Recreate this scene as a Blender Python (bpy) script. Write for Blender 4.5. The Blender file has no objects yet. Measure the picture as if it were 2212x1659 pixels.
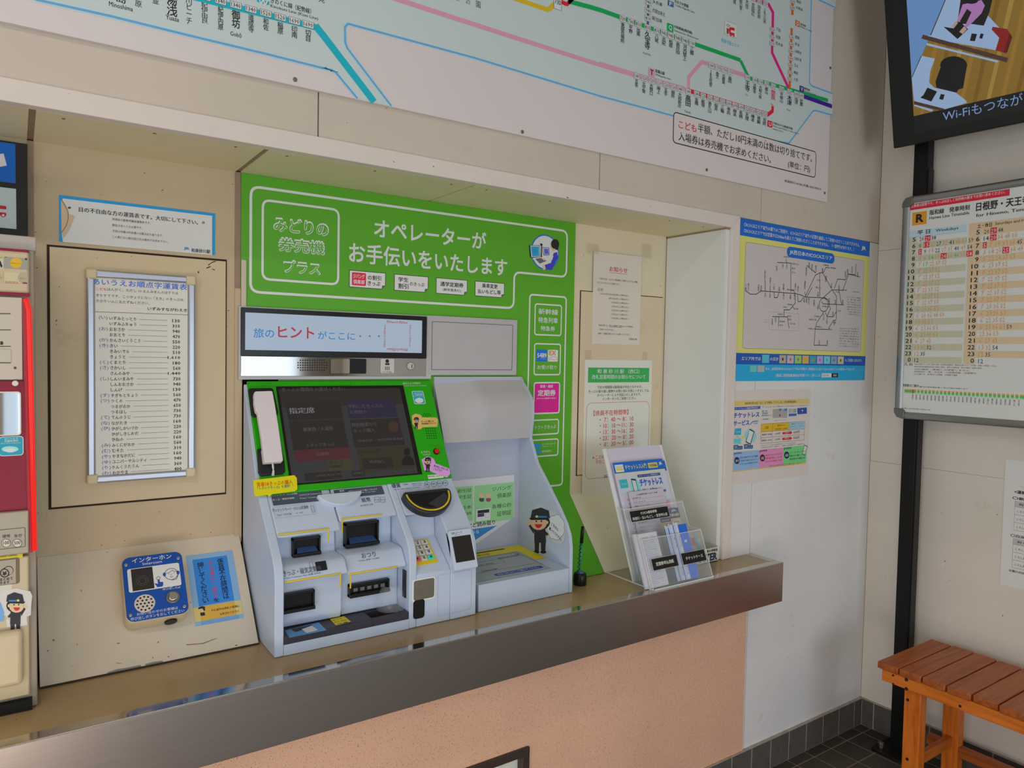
import bpy, bmesh, math, random
from mathutils import Vector as V, Matrix
from mathutils.geometry import tessellate_polygon
random.seed(7)
S = bpy.context.scene
# ------------------------------------------------------------------ camera
CAM = V((-2.72837, -1.52448, 1.41815)); YAW, PIT, ROL, FPX = .600221, -.040895, .019117, 1570.35
_f = V((math.sin(YAW)*math.cos(PIT), math.cos(YAW)*math.cos(PIT), math.sin(PIT)))
_r = V((math.cos(YAW), -math.sin(YAW), 0)); _u = _r.cross(_f)
_c, _s = math.cos(ROL), math.sin(ROL)
_r, _u = _c*_r+_s*_u, -_s*_r+_c*_u
cd = bpy.data.cameras.new('camera'); cam = bpy.data.objects.new('camera', cd); S.collection.objects.link(cam)
cam.matrix_world = Matrix.Translation(CAM) @ Matrix((_r, _u, -_f)).transposed().to_4x4()
cd.sensor_width = 36; cd.lens = FPX/2212*36; cd.clip_start = .02
S.camera = cam
# ------------------------------------------------------------------ world, lights, exposure
S.view_settings.view_transform = 'Standard'; S.view_settings.look = 'None'
S.view_settings.gamma = 1; S.view_settings.use_curve_mapping = False; S.view_settings.exposure = -.34
W = bpy.data.worlds.new('world'); S.world = W; W.use_nodes = True
W.node_tree.nodes['Background'].inputs[0].default_value = (.72, .86, 1, 1)
W.node_tree.nodes['Background'].inputs[1].default_value = 1.15
def area(name, loc, rot, sx, sy, power, col):
    l = bpy.data.lights.new(name, 'AREA'); l.shape = 'RECTANGLE'; l.size = sx; l.size_y = sy; l.energy = power; l.color = col
    o = bpy.data.objects.new(name, l); S.collection.objects.link(o); o.location = loc; o.rotation_euler = rot; return o
for i, (lx, ly, e) in enumerate([(-3.6, -1.3, 14), (-2.5, -2.7, 5), (-3.8, -3.2, 10)]):
    area('fluorescent_light', (lx, ly, 2.82), (0, 0, 0), 1.2, .12, e, (1, .88, .75))
area('daylight', (-5.6, -2.2, 1.1), (0, math.radians(-90), 0), 2.0, 2.6, 34, (.74, .87, 1))
area('daylight', (-1.6, -4.85, .85), (math.radians(90), 0, 0), 2.2, 1.6, 42, (.72, .86, 1))
area('floor_bounce_fill', (-3.3, -2.0, .22), (math.radians(82), 0, math.radians(-12)), 1.2, .4, 15, (1, .84, .72))  # added low lamp standing in for warm bounce off a sunlit floor
# ------------------------------------------------------------------ geometry of the picture: rays onto real planes
def ray(px, py): return _r*((px-1106)/FPX)+_u*((829.5-py)/FPX)+_f
def at(px, py, **k):
    d = ray(px, py); (a, v), = k.items(); i = 'xyz'.index(a)
    return CAM+d*((v-CAM[i])/d[i])
ZC, YN, ZT = .7707, .2574, 1.8301   # counter top, niche back, niche ceiling
# ------------------------------------------------------------------ materials
def s2l(c): c /= 255; return c/12.92 if c < .04045 else ((c+.055)/1.055)**2.4
ILL = .55
def col(c, ill=None):
    if isinstance(c, str): c = tuple(int(c[i:i+2], 16) for i in (0, 2, 4))
    return tuple(min(.86, s2l(x)/(ill or ILL)) for x in c)
_mc = {}
def mat(c, rough=.55, metal=0, var=0, sc=18, bump=0, spec=.4, emit=0, ill=None, trans=0, speck=None, dirt=0, alpha=1, stretch=None, ior=1.45):
    key = (c, rough, metal, var, sc, bump, spec, emit, ill, trans, speck, dirt, alpha, stretch, ior)
    if key in _mc: return _mc[key]
    m = bpy.data.materials.new('m%d' % len(_mc)); m.use_nodes = True; nt = m.node_tree; b = nt.nodes['Principled BSDF']
    N = nt.nodes.new; L = nt.links.new
    rgb = col(c, ill) if not emit else col(c, 1)
    b.inputs['Base Color'].default_value = (*rgb, 1); b.inputs['Roughness'].default_value = rough
    b.inputs['Metallic'].default_value = metal; b.inputs['Specular IOR Level'].default_value = spec; b.inputs['IOR'].default_value = ior
    if trans: b.inputs['Transmission Weight'].default_value = trans
    if emit:
        b.inputs['Emission Color'].default_value = (*rgb, 1); b.inputs['Emission Strength'].default_value = emit
        b.inputs['Base Color'].default_value = (.02, .02, .02, 1)
    if alpha < 1: b.inputs['Alpha'].default_value = alpha
    if var or bump or speck or dirt:
        tc = N('ShaderNodeTexCoord'); mp = N('ShaderNodeMapping'); L(tc.outputs['Object'], mp.inputs[0])
        if stretch: mp.inputs['Scale'].default_value = stretch
        n = N('ShaderNodeTexNoise'); n.inputs['Scale'].default_value = sc; n.inputs['Detail'].default_value = 5; L(mp.outputs[0], n.inputs[0])
        src = None
        if var:
            r = N('ShaderNodeValToRGB'); L(n.outputs[0], r.inputs[0])
            r.color_ramp.elements[0].position = .3; r.color_ramp.elements[1].position = .7
            r.color_ramp.elements[0].color = (*[x*(1-var) for x in rgb], 1); r.color_ramp.elements[1].color = (*[min(1, x*(1+var*.6)) for x in rgb], 1)
            src = r.outputs[0]
        def mix(fac, dark):
            nonlocal src
            mx = N('ShaderNodeMix'); mx.data_type = 'RGBA'; L(fac, mx.inputs[0])
            if src: L(src, mx.inputs[6])
            else: mx.inputs[6].default_value = (*rgb, 1)
            mx.inputs[7].default_value = (*dark, 1); src = mx.outputs[2]
        def ramp(inp, a, b_):
            r = N('ShaderNodeMapRange'); L(inp, r.inputs[0]); r.inputs[1].default_value = a; r.inputs[2].default_value = b_
            return r.outputs[0]
        if speck:
            sscale, th, dk = speck
            v = N('ShaderNodeTexNoise'); v.inputs['Scale'].default_value = sscale; v.inputs['Detail'].default_value = 1; L(tc.outputs['Object'], v.inputs[0])
            mix(ramp(v.outputs[0], th, th+.035), tuple(x*dk for x in rgb))
        if dirt:
            v = N('ShaderNodeTexNoise'); v.inputs['Scale'].default_value = 9; v.inputs['Detail'].default_value = 9; v.inputs['Roughness'].default_value = .72
            L(tc.outputs['Object'], v.inputs[0])
            r_ = ramp(v.outputs[0], .60, .80)
            mm = N('ShaderNodeMath'); mm.operation = 'MULTIPLY'; L(r_, mm.inputs[0]); mm.inputs[1].default_value = dirt
            mix(mm.outputs[0], tuple(x*k for x, k in zip(rgb, (.42, .36, .30))))
            v2 = N('ShaderNodeTexNoise'); v2.inputs['Scale'].default_value = 95; v2.inputs['Detail'].default_value = 2; L(tc.outputs['Object'], v2.inputs[0])
            mix(ramp(v2.outputs[0], .745, .77), tuple(x*k for x, k in zip(rgb, (.25, .2, .16))))
        if src: L(src, b.inputs['Base Color'])
        if bump:
            bp = N('ShaderNodeBump'); bp.inputs['Strength'].default_value = bump; bp.inputs['Distance'].default_value = .002
            L(n.outputs[0], bp.inputs['Height']); L(bp.outputs[0], b.inputs['Normal'])
    _mc[key] = m; return m
def glassy(c='E8F4F2', rough=.02, alpha=.16):
    k = ('glass', c, rough, alpha)
    if k in _mc: return _mc[k]
    m = bpy.data.materials.new('clear_acrylic'); m.use_nodes = True; b = m.node_tree.nodes['Principled BSDF']
    b.inputs['Base Color'].default_value = (*col(c, 1), 1); b.inputs['Roughness'].default_value = rough; b.inputs['Alpha'].default_value = alpha
    b.inputs['Specular IOR Level'].default_value = .6
    _mc[k] = m; return m
def wood(c1, c2, ax):
    k = ('wood', c1, c2, ax)
    if k in _mc: return _mc[k]
    m = bpy.data.materials.new('wood'); m.use_nodes = True; nt = m.node_tree; b = nt.nodes['Principled BSDF']; N = nt.nodes.new; L = nt.links.new
    tc = N('ShaderNodeTexCoord'); mp = N('ShaderNodeMapping'); L(tc.outputs['Object'], mp.inputs[0])
    s = [14, 14, 14]; s[ax] = 1.2; mp.inputs['Scale'].default_value = s
    n = N('ShaderNodeTexNoise'); n.inputs['Scale'].default_value = 3.2; n.inputs['Detail'].default_value = 6; n.inputs['Distortion'].default_value = 1.2
    L(mp.outputs[0], n.inputs[0]); r = N('ShaderNodeValToRGB'); L(n.outputs[0], r.inputs[0])
    r.color_ramp.elements[0].position = .32; r.color_ramp.elements[1].position = .66
    r.color_ramp.elements[0].color = (*col(c1), 1); r.color_ramp.elements[1].color = (*col(c2), 1)
    L(r.outputs[0], b.inputs['Base Color']); b.inputs['Roughness'].default_value = .42
    bp = N('ShaderNodeBump'); bp.inputs['Strength'].default_value = .15; bp.inputs['Distance'].default_value = .002; L(n.outputs[0], bp.inputs['Height']); L(bp.outputs[0], b.inputs['Normal'])
    _mc[k] = m; return m
# ------------------------------------------------------------------ object helpers
LINK = S.collection.objects.link
def thing(name, label, cat, loc=(0, 0, 0), group=None):
    o = bpy.data.objects.new(name, None); LINK(o); o.location = loc; o.empty_display_size = .05
    o['label'] = label; o['category'] = cat
    if group: o['group'] = group
    return o
def struct(name, loc=(0, 0, 0)):
    o = bpy.data.objects.new(name, None); LINK(o); o.location = loc; o['kind'] = 'structure'; return o
def put(name, me, parent=None, bevel=0, seg=2, smooth=False, label=None):
    o = bpy.data.objects.new(name, me); LINK(o)
    if parent is not None:
        o.parent = parent
        if parent.parent is None and parent.type == 'EMPTY': o.matrix_parent_inverse = Matrix.Translation(-V(parent.location))
    if bevel:
        b = o.modifiers.new('bevel', 'BEVEL'); b.width = bevel; b.segments = seg; b.limit_method = 'ANGLE'; b.angle_limit = math.radians(35)
    if smooth or bevel:
        for p in me.polygons: p.use_smooth = True
        if bevel and hasattr(me, 'set_sharp_from_angle'): me.set_sharp_from_angle(angle=math.radians(40))
    if label: o['label'] = label
    return o
def mesh(name, vs, fs, mats, parent=None, fm=None, **k):
    me = bpy.data.meshes.new(name); me.from_pydata([tuple(v) for v in vs], [], fs)
    if not isinstance(mats, (list, tuple)): mats = [mats]
    for m in mats: me.materials.append(m)
    if fm:
        for p, i in zip(me.polygons, fm): p.material_index = i
    me.update(); return put(name, me, parent, **k)
class MB:
    def __init__(s): s.v = []; s.f = []; s.m = []; s.mats = []
    def mi(s, m):
        if m not in s.mats: s.mats.append(m)
        return s.mats.index(m)
    def add(s, vs, fs, m):
        o = len(s.v); i = s.mi(m); s.v += [tuple(v) for v in vs]; s.f += [tuple(a+o for a in f) for f in fs]; s.m += [i]*len(fs); return s
    def box(s, a, b, m):
        (x0, y0, z0), (x1, y1, z1) = a, b
        return s.add([(x0, y0, z0), (x1, y0, z0), (x1, y1, z0), (x0, y1, z0), (x0, y0, z1), (x1, y0, z1), (x1, y1, z1), (x0, y1, z1)],
                     [(3, 2, 1, 0), (4, 5, 6, 7), (0, 1, 5, 4), (1, 2, 6, 5), (2, 3, 7, 6), (3, 0, 4, 7)], m)
    def prism(s, prof, x0, x1, m):   # profile of (y, z), counter-clockwise seen from +x or not: both ends capped
        n = len(prof); a = sum(prof[i][0]*prof[(i+1) % n][1]-prof[(i+1) % n][0]*prof[i][1] for i in range(n))
        if a < 0: prof = prof[::-1]
        vs = [(x0, y, z) for y, z in prof]+[(x1, y, z) for y, z in prof]
        return s.add(vs, [tuple(range(n))[::-1], tuple(range(n, 2*n))]+[(i, (i+1) % n, (i+1) % n+n, i+n) for i in range(n)], m)
    def prismP(s, pl, pts, h0, h1, m):   # outline (u, v) on a plane pulled from height h0 to h1
        n = len(pts); a = sum(pts[i][0]*pts[(i+1) % n][1]-pts[(i+1) % n][0]*pts[i][1] for i in range(n))
        if a < 0: pts = pts[::-1]
        vs = [pl.p(u, v, h0) for u, v in pts]+[pl.p(u, v, h1) for u, v in pts]
        return s.add(vs, [tuple(range(n))[::-1], tuple(range(n, 2*n))]+[(i, (i+1) % n, (i+1) % n+n, i+n) for i in range(n)], m)
    def tube(s, pts, r, m, n=8):
        pts = [V(p) for p in pts]; rs = r if isinstance(r, (list, tuple)) else [r]*len(pts); vs = []; fs = []; up = V((0.03, .02, 1)).normalized()
        for i, p in enumerate(pts):
            t = (pts[min(i+1, len(pts)-1)]-pts[max(i-1, 0)]).normalized()
            a = t.cross(up); a = a.normalized() if a.length > 1e-4 else V((1, 0, 0)); b = a.cross(t)
            vs += [p+(a*math.cos(2*math.pi*k/n)+b*math.sin(2*math.pi*k/n))*rs[i] for k in range(n)]
        for i in range(len(pts)-1):
            fs += [(i*n+k, i*n+(k+1) % n, (i+1)*n+(k+1) % n, (i+1)*n+k) for k in range(n)]
        fs += [tuple(range(n))[::-1], tuple(range((len(pts)-1)*n, len(pts)*n))]
        return s.add(vs, fs, m)
    def put(s, name, parent=None, **k): return mesh(name, s.v, s.f, s.mats, parent, fm=s.m, **k)
def box(name, a, b, m, parent=None, **k): return MB().box(a, b, m).put(name, parent, **k)
class PL:
    def __init__(s, o, u, v): s.o = V(o); s.u = V(u).normalized(); s.v = V(v).normalized(); s.n = s.u.cross(s.v).normalized(); s.v = s.n.cross(s.u)
    def p(s, u, v, h=0): return s.o+s.u*u+s.v*v+s.n*h
    def uv(s, px, py):
        d = ray(px, py); q = CAM+d*((s.o-CAM).dot(s.n)/d.dot(s.n))-s.o; return q.dot(s.u), q.dot(s.v)
    def lift(s, h): return PL(s.o+s.n*h, s.u, s.v)
    def rot(s, px, py, deg):
        a = math.radians(deg); u, v = s.uv(px, py); return PL(s.p(u, v), s.u*math.cos(a)+s.v*math.sin(a), s.v*math.cos(a)-s.u*math.sin(a))
def rrpts(u0, v0, u1, v1, r, n=5):
    if u0 > u1: u0, u1 = u1, u0
    if v0 > v1: v0, v1 = v1, v0
    r = min(r, (u1-u0)/2.01, (v1-v0)/2.01); P = []
    for cx, cy, a0 in ((u1-r, v1-r, 0), (u0+r, v1-r, 90), (u0+r, v0+r, 180), (u1-r, v0+r, 270)):
        for k in range(n+1):
            a = math.radians(a0+90*k/n); P.append((cx+r*math.cos(a), cy+r*math.sin(a)))
    return P
_tc = {}
def glyphs(s, bold, vert, res):
    k = (s, bold, vert, res)
    if k in _tc: return _tc[k]
    cu = bpy.data.curves.new('t', 'FONT'); cu.body = '\n'.join(s) if vert else s; cu.resolution_u = res
    if vert: cu.align_x = 'CENTER'; cu.space_line = .86
    o = bpy.data.objects.new('t', cu); me = bpy.data.meshes.new_from_object(o)
    vs = [(v.co.x, v.co.y) for v in me.vertices]; fs = []
    for p in me.polygons:
        f = tuple(p.vertices); a = sum(vs[f[i]][0]*vs[f[(i+1) % len(f)]][1]-vs[f[(i+1) % len(f)]][0]*vs[f[i]][1] for i in range(len(f)))
        fs.append(f if a > 0 else f[::-1])
    bpy.data.objects.remove(o); bpy.data.curves.remove(cu); bpy.data.meshes.remove(me)
    if bold:
        d = bold*.85
        sh = [(-d, 0), (d, 0)] if (res == 1 or len(s) > 14) and bold < .05 else [(d*math.cos(a), d*math.sin(a)) for a in [(.785+k*6.2832/(4 if bold < .05 else 14)) for k in range(4 if bold < .05 else 14)]]
        n = len(vs); v0, f0 = vs, fs; vs = []; fs = []
        for k, (dx, dy) in enumerate(sh): vs += [(x+dx, y+dy, k) for x, y in v0]; fs += [tuple(i+k*n for i in f) for f in f0]
    xs = [v[0] for v in vs] or [0, 1]; ys = [v[1] for v in vs] or [0, 1]
    _tc[k] = (vs, fs, min(xs), max(xs), min(ys), max(ys)); return _tc[k]
class PR:
    """flat print on a plane: collects coloured shapes and lettering, one mesh with thin layers"""
    def __init__(s, pl, Z=(0, 0, 1), h=.0004, step=.00012, rough=.45, emit=0, ill=None, flat=0):
        s.pl = pl; s.Z = Z; s.h = h; s.st = step; s.b = MB(); s.rough = rough; s.emit = emit; s.ill = ill; s.nc = 0
    def q(s, x, y): return s.pl.uv(s.Z[0]+x/s.Z[2], s.Z[1]+y/s.Z[2])
    def M(s, c): return c if not isinstance(c, (str, tuple)) else mat(c, s.rough, emit=s.emit, ill=s.ill)
    def upoly(s, pts, c, L=1):
        a = sum(pts[i][0]*pts[(i+1) % len(pts)][1]-pts[(i+1) % len(pts)][0]*pts[i][1] for i in range(len(pts)))
        if a < 0: pts = pts[::-1]
        t = tessellate_polygon([[V((x, y, 0)) for x, y in pts]]); s.nc += 1; h = s.h+s.st*L+(s.nc % 16)*5e-6; fs = []
        for f in t:
            ar = sum(pts[f[i]][0]*pts[f[(i+1) % 3]][1]-pts[f[(i+1) % 3]][0]*pts[f[i]][1] for i in range(3)); fs.append(tuple(f) if ar > 0 else tuple(f[::-1]))
        s.b.add([s.pl.p(x, y, h) for x, y in pts], fs, s.M(c)); return s
    def poly(s, pts, c, L=1): return s.upoly([s.q(*p) for p in pts], c, L)
    def urect(s, u0, v0, u1, v1, c, L=1, r=0): return s.upoly(rrpts(u0, v0, u1, v1, r) if r else [(u0, v0), (u1, v0), (u1, v1), (u0, v1)], c, L)
    def rect(s, x0, y0, x1, y1, c, L=1, r=0):
        a = s.q(x0, y0); b = s.q(x1, y1); return s.urect(a[0], a[1], b[0], b[1], c, L, r)
    def uring(s, pts, w, c, L=1, closed=True):
        s.nc += 1; n = len(pts); h = s.h+s.st*L+(s.nc % 16)*5e-6; A = []; B = []
        for i in range(n):
            p = V(pts[i]); pr = V(pts[i-1]) if (closed or i) else None; nx = V(pts[(i+1) % n]) if (closed or i < n-1) else None
            d1 = (p-pr).normalized() if pr is not None and (p-pr).length > 1e-9 else None; d2 = (nx-p).normalized() if nx is not None and (nx-p).length > 1e-9 else None
            if d1 is None: d1 = d2
            if d2 is None: d2 = d1
            n1 = V((-d1.y, d1.x)); n2 = V((-d2.y, d2.x)); m = n1+n2
            m = m.normalized() if m.length > 1e-6 else n1; k = w/2/max(.35, m.dot(n1)); A.append(p+m*k); B.append(p-m*k)
        vs = [s.pl.p(a.x, a.y, h) for a in A]+[s.pl.p(a.x, a.y, h) for a in B]
        s.b.add(vs, [(i, i+n, (i+1) % n+n, (i+1) % n) for i in range(n if closed else n-1)], s.M(c)); return s
    def line(s, pts, w, c, L=2): return s.uring([s.q(*p) for p in pts], w, c, L, False)
    def ring(s, x0, y0, x1, y1, r, w, c, L=2):
        a = s.q(x0, y0); b = s.q(x1, y1); return s.uring(rrpts(a[0], a[1], b[0], b[1], r), w, c, L)
    def circ(s, x, y, rx, c, L=2, ry=None, n=20, w=0):
        u, v = s.q(x, y); r = abs(s.q(x+rx, y)[0]-u) if rx > .9 or s.Z[2] == 1 else rx; r2 = r if ry is None else r*ry
        pts = [(u+r*math.cos(2*math.pi*k/n), v+r2*math.sin(2*math.pi*k/n)) for k in range(n)]
        return s.uring(pts, w, c, L) if w else s.upoly(pts, c, L)
    def _t(s, g, u0, v0, w, h, c, L):
        vs, fs, a, b, cc, d = g; s.nc += 1; sx = w/max(1e-6, b-a); sy = h/max(1e-6, d-cc); H = s.h+s.st*L+(s.nc % 8)*4e-6
        s.b.add([s.pl.p(u0+(p[0]-a)*sx, v0+(p[1]-cc)*sy, H+(p[2]*1.1e-5 if len(p) > 2 else 0)) for p in vs], fs, s.M(c))
    def T(s, t, x0, y0, x1, y1, h, c='151515', bold=0, L=3, res=2):
        """lettering whose bottom-left is at (x0,y0), bottom-right near (x1,y1), h high in picture units"""
        a = s.q(x0, y0); b = s.q(x1, y1); e = s.q(x0, y0-h); s._t(glyphs(t, bold, False, res), a[0], a[1], b[0]-a[0], abs(e[1]-a[1]), c, L); return s
    def TV(s, t, xc, y0, y1, w, c='151515', bold=0, L=3, res=1):
        a = s.q(xc, y0); b = s.q(xc, y1); e = s.q(xc+w, y0); W_ = abs(e[0]-a[0]); s._t(glyphs(t, bold, True, res), a[0]-W_/2, b[1], W_, a[1]-b[1], c, L); return s
    def U(s, t, u0, v0, w, h, c='151515', bold=0, L=3, res=2): s._t(glyphs(t, bold, False, res), u0, v0, w, h, c, L); return s
    def scrib(s, x0, y0, x1, y1, h, c, L=3, seed=1, k=None):
        """lines of writing too small to read in the photograph: short dashes of glyph size"""
        rnd = random.Random(seed); a = s.q(x0, y0); b = s.q(x1, y1); hh = abs(s.q(x0, y0-h)[1]-a[1]); u = a[0]; e = hh*.85
        while u < b[0]-e*.5:
            if rnd.random() < .86:
                for _ in range(2):
                    vv = a[1]+rnd.uniform(0, .8)*hh; s.urect(u, vv, u+e*.85, vv+hh*.18, c, L)
                uu = u+rnd.uniform(.1, .6)*e; s.urect(uu, a[1], uu+e*.17, a[1]+hh, c, L)
            u += e*1.12
        return s
    def put(s, name, parent, **k): return s.b.put(name, parent, **k)
# ------------------------------------------------------------------ the room shell
CREAM = mat('B9AB9B', .55, var=.06, sc=3.5, bump=.15, dirt=.22)
CREAM2 = mat('B3A48E', .5, var=.05, sc=4, bump=.1, dirt=.25)
WALLW = mat('B4AB9F', .5, var=.07, sc=3, bump=.2, dirt=.30)
TRIMW = mat('B6ACA4', .45, var=.03, sc=8, dirt=.15)
DARKGAP = mat('2A211B', .9)
BROWN = mat('7E6B5A', .6, var=.1)
WALLT = mat('A89D90', .5, var=.05, sc=3, bump=.2, dirt=.25); WALLF = mat('B7B5B3', .5, var=.07, sc=3, bump=.2, dirt=.5)  # same wall paint; WALLF is greyed to carry the cool low daylight
wf = struct('wall_front')
XJ = [-4.6, -2.1941, -1.4079, -.711, 0]
g = .0012
for a, b in zip(XJ[:-1], XJ[1:]):
    box('panel', (a+g, 0, 1.868), (b-g, .03, 2.95), WALLT, wf, bevel=.0012, seg=1)
box('panel', (-.711+g, 0, .1041), (0, .03, 1.868-.0015), WALLF, wf, bevel=.0012, seg=1)
box('panel', (-.826, 0, .1), (-.711-g, .03, 1.866), WALLF, wf, bevel=.0012, seg=1)
box('backing', (-4.6, .03, 1.868), (.02, .05, 2.95), DARKGAP, wf)
box('backing', (-.84, .03, .1), (.02, .05, 1.88), DARKGAP, wf)
wr = struct('wall_right')
ZJ = [.1041, 1.0334, 1.8391, 2.95]; YJ = [-5, -3.2, -1.9, -.62, 0]
for a, b in zip(ZJ[:-1], ZJ[1:]):
    for c, d in zip(YJ[:-1], YJ[1:]):
        box('panel', (0, c+.0003*(c > -4), a+.0003), (.03, d-.0003*(d < 0), b-.0003), WALLW, wr, bevel=.0006, seg=1)
box('backing', (.03, -5, 0), (.05, .05, 2.95), mat('8A7C6C', .7), wr)
# white frame of the opening
tr = struct('trim_1')
FY = -.006
mesh('top_rail', [(x, y, z) for y in (FY, .02) for x, z in ((-4.6, 1.8301), (-.8587, 1.8301), (-.8215, 1.8693), (-4.6, 1.8693))],
     [(0, 1, 2, 3), (7, 6, 5, 4), (0, 4, 5, 1), (1, 5, 6, 2), (2, 6, 7, 3), (3, 7, 4, 0)], TRIMW, tr, bevel=.0012)
mesh('side_rail', [(x, y, z) for y in (FY, .02) for x, z in ((-.8587, ZC+.0005), (-.8211, ZC+.0005), (-.8211, 1.8689), (-.8587, 1.8297))],
     [(0, 1, 2, 3), (7, 6, 5, 4), (0, 4, 5, 1), (1, 5, 6, 2), (2, 6, 7, 3), (3, 7, 4, 0)], TRIMW, tr, bevel=.0012)
# niche lining
nb = struct('wall_back')
KZ, FYF = .979, .083
SLm = [(YN, KZ), (YN+.01, KZ), (YN+.01, KZ-.03), (FYF+.02, ZC+.001), (FYF, ZC+.001)]
SILLC = mat('AFA595', .22, var=.05, sc=5, bump=.5, dirt=.3)
CREAMR = mat('BDAB92', .45, var=.05, sc=3, bump=.25, dirt=.3)  # niche cream lightened for the daylight on the right side
SILLR = mat('BFB39D', .4, var=.05, sc=5, bump=.4, dirt=.3)
CREAMN = mat('A08F74', .45, var=.05, sc=3, bump=.25, dirt=.35)
GREEN = mat('43801A', .38, var=.03, sc=6, ill=.45)
CEILC = mat('A88E74', .5, var=.03, sc=5, ill=.36)
for x0, x1, m in ((-4.6, -2.7051, CREAMN), (-2.694, -2.3017, CREAMN), (-1.2806, -.8775, CREAMR)):
    box('panel', (x0, YN, KZ), (x1, YN+.02, ZT+.01), m, nb)
for x0, x1, m in ((-2.694, -2.2895, SILLC), (-1.2780, -.8775, SILLR)):
    MB().prism([(YN, KZ), (YN+.015, KZ), (FYF+.018, ZC+.0006), (FYF, ZC+.0006)], x0, x1, m).put('sloped_sill', nb, bevel=.001)
box('dark_foot_strip', (-2.694, FYF-.0035, ZC+.0003), (-2.2895, FYF+.001, ZC+.0028), mat('2E2620', .7), nb)  # thin dark strip along the foot of the left sill
box('trim_strip', (-2.3017, YN-.003, 1.56), (-2.2895, YN+.004, ZT), BROWN, nb)
box('trim_strip', (-2.7051, YN-.002, 1.5), (-2.694, YN+.004, ZT), BROWN, nb)
box('trim_strip', (-2.3017, YN-.004, KZ-.02), (-2.2850, YN+.004, 1.56), CREAMN, nb)
box('backing', (-4.6, YN+.02, .6), (.0, YN+.03, ZT+.02), DARKGAP, nb)
ns = struct('wall_side')
box('panel', (-.8775, .004, ZC+.001), (-.86, YN-.004, ZT-.006), mat('F6D8B4', .45, var=.03, sc=3), ns)  # colour raised to carry the daylight that brightens this side
box('trim_strip', (-.8775, YN-.004, ZC), (-.86, YN+.01, ZT), BROWN, ns)
box('trim_strip', (-.8775, .003, ZT-.006), (-.86, YN, ZT), BROWN, ns)
box('panel', (-.86, .01, ZC), (-.84, YN+.02, ZT+.02), CREAM, ns)
nc = struct('ceiling')
for x0, x1 in ((-4.6, -2.7051), (-2.694, -2.3017), (-2.2895, -1.7975), (-1.7915, -.86)):
    box('soffit_panel', (x0, .0205, ZT), (x1, YN+.02, ZT+.018), CEILC, nc)
for x0, x1 in ((-2.7051, -2.694), (-2.3017, -2.2895), (-1.7975, -1.7915)):
    box('joint_strip', (x0, .0205, ZT+.003), (x1, YN+.02, ZT+.018), BROWN, nc)
box('ceiling_board', (-6.2, -5, 2.95), (.05, .05, 3.0), mat('A39A8E', .7), nc)
scr = mat('6A5B48', .4, metal=.6)
for p in ((137, 256), (334, 288), (509, 317), (620, 337), (810, 369), (975, 398), (1051, 410), (1188, 434), (1446, 477), (1519, 490)):
    q = at(*p, z=ZT); b = MB(); b.add([(q.x+.003*math.cos(k*.7854), q.y+.003*math.sin(k*.7854), ZT-.001*(j)) for j in (0, 1) for k in range(8)], [tuple(range(8)), tuple(range(8, 16))[::-1]]+[(k, (k+1) % 8, (k+1) % 8+8, k+8) for k in range(8)], scr)
    b.put('screw', nc)
# rest of the hall, behind the camera
hb = struct('wall_rear')
HC = mat('8F8477', .7)
box('panel', (-6.2, -5.05, 0), (-2.8, -5, 2.95), HC, hb); box('panel', (-.5, -5.05, 0), (0, -5, 2.95), HC, hb); box('panel', (-2.8, -5.05, 2.35), (-.5, -5, 2.95), HC, hb)
box('panel', (-6.2, -5.0, 0), (-6.15, -3.6, 2.95), HC, hb); box('panel', (-6.2, -3.6, 2.4), (-6.15, .05, 2.95), HC, hb)
# floor
fl = struct('floor')
FT = [mat(c, .5, var=.12, sc=40, bump=.1) for c in ('37332D', '332F2A', '3B362F', '302D28')]
GROUT = mat('6A6358', .85, var=.1)
box('grout_bed', (-6.2, -5, -.06), (.05, .3, -.0006), GROUT, fl)
P = .1035
tx = [-.0668-P*k for k in range(-1, 14)]; ty = [-.05-P*k for k in range(-1, 12)]
me_cache = {}
for i in range(1, 14):
    for j in range(1, 12):
        x1 = min(0, tx[i-1]) if i > 0 else 0; x0 = tx[i]; y1 = min(-.008, ty[j-1]); y0 = ty[j]
        key = (round(x1-x0, 4), round(y1-y0, 4), random.randrange(4))
        if key not in me_cache:
            b = MB().box((-(x1-x0)+.0026, -(y1-y0)+.0026, -.01), (-.0026, -.0026, 0), FT[key[2]])
            me = bpy.data.meshes.new('floor_tile'); me.from_pydata(b.v, [], b.f); me.materials.append(FT[key[2]]); me_cache[key] = me
        o = bpy.data.objects.new('floor_tile', me_cache[key]); LINK(o); o.location = (x1, y1, 0); o.parent = fl
TB = mat('4A4641', .35, var=.15, sc=60, bump=.3)
bb = struct('baseboard_front'); br = struct('baseboard_right')
GR2 = mat('8A8278', .8)
box('grout_bed', (-3, -.0086, 0), (0, .01, .1035), GR2, bb); box('grout_bed', (-.0086, -3, 0), (.01, 0, .1035), GR2, br)
CAPM = mat('8A8178', .6, var=.2, sc=40); box('cap_seal', (-3, -.012, .1026), (0, .01, .1050), CAPM, bb, bevel=.001); box('cap_seal', (-.012, -3, .1026), (.01, 0, .1046), CAPM, br, bevel=.001)
xs = [0]+[-.058-P*k for k in range(18)]
for a, b in zip(xs[:-1], xs[1:]): box('tile', (b+.0019, -.010, .001), (a-.0019, -.004, .1025), TB, bb, bevel=.001, seg=1)
for a, b in zip(xs[:-6], xs[1:]): box('tile', (-.010, b+.0019, .001), (-.004, a-.0019-.01*(a == 0), .1025), TB, br, bevel=.001, seg=1)
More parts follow.
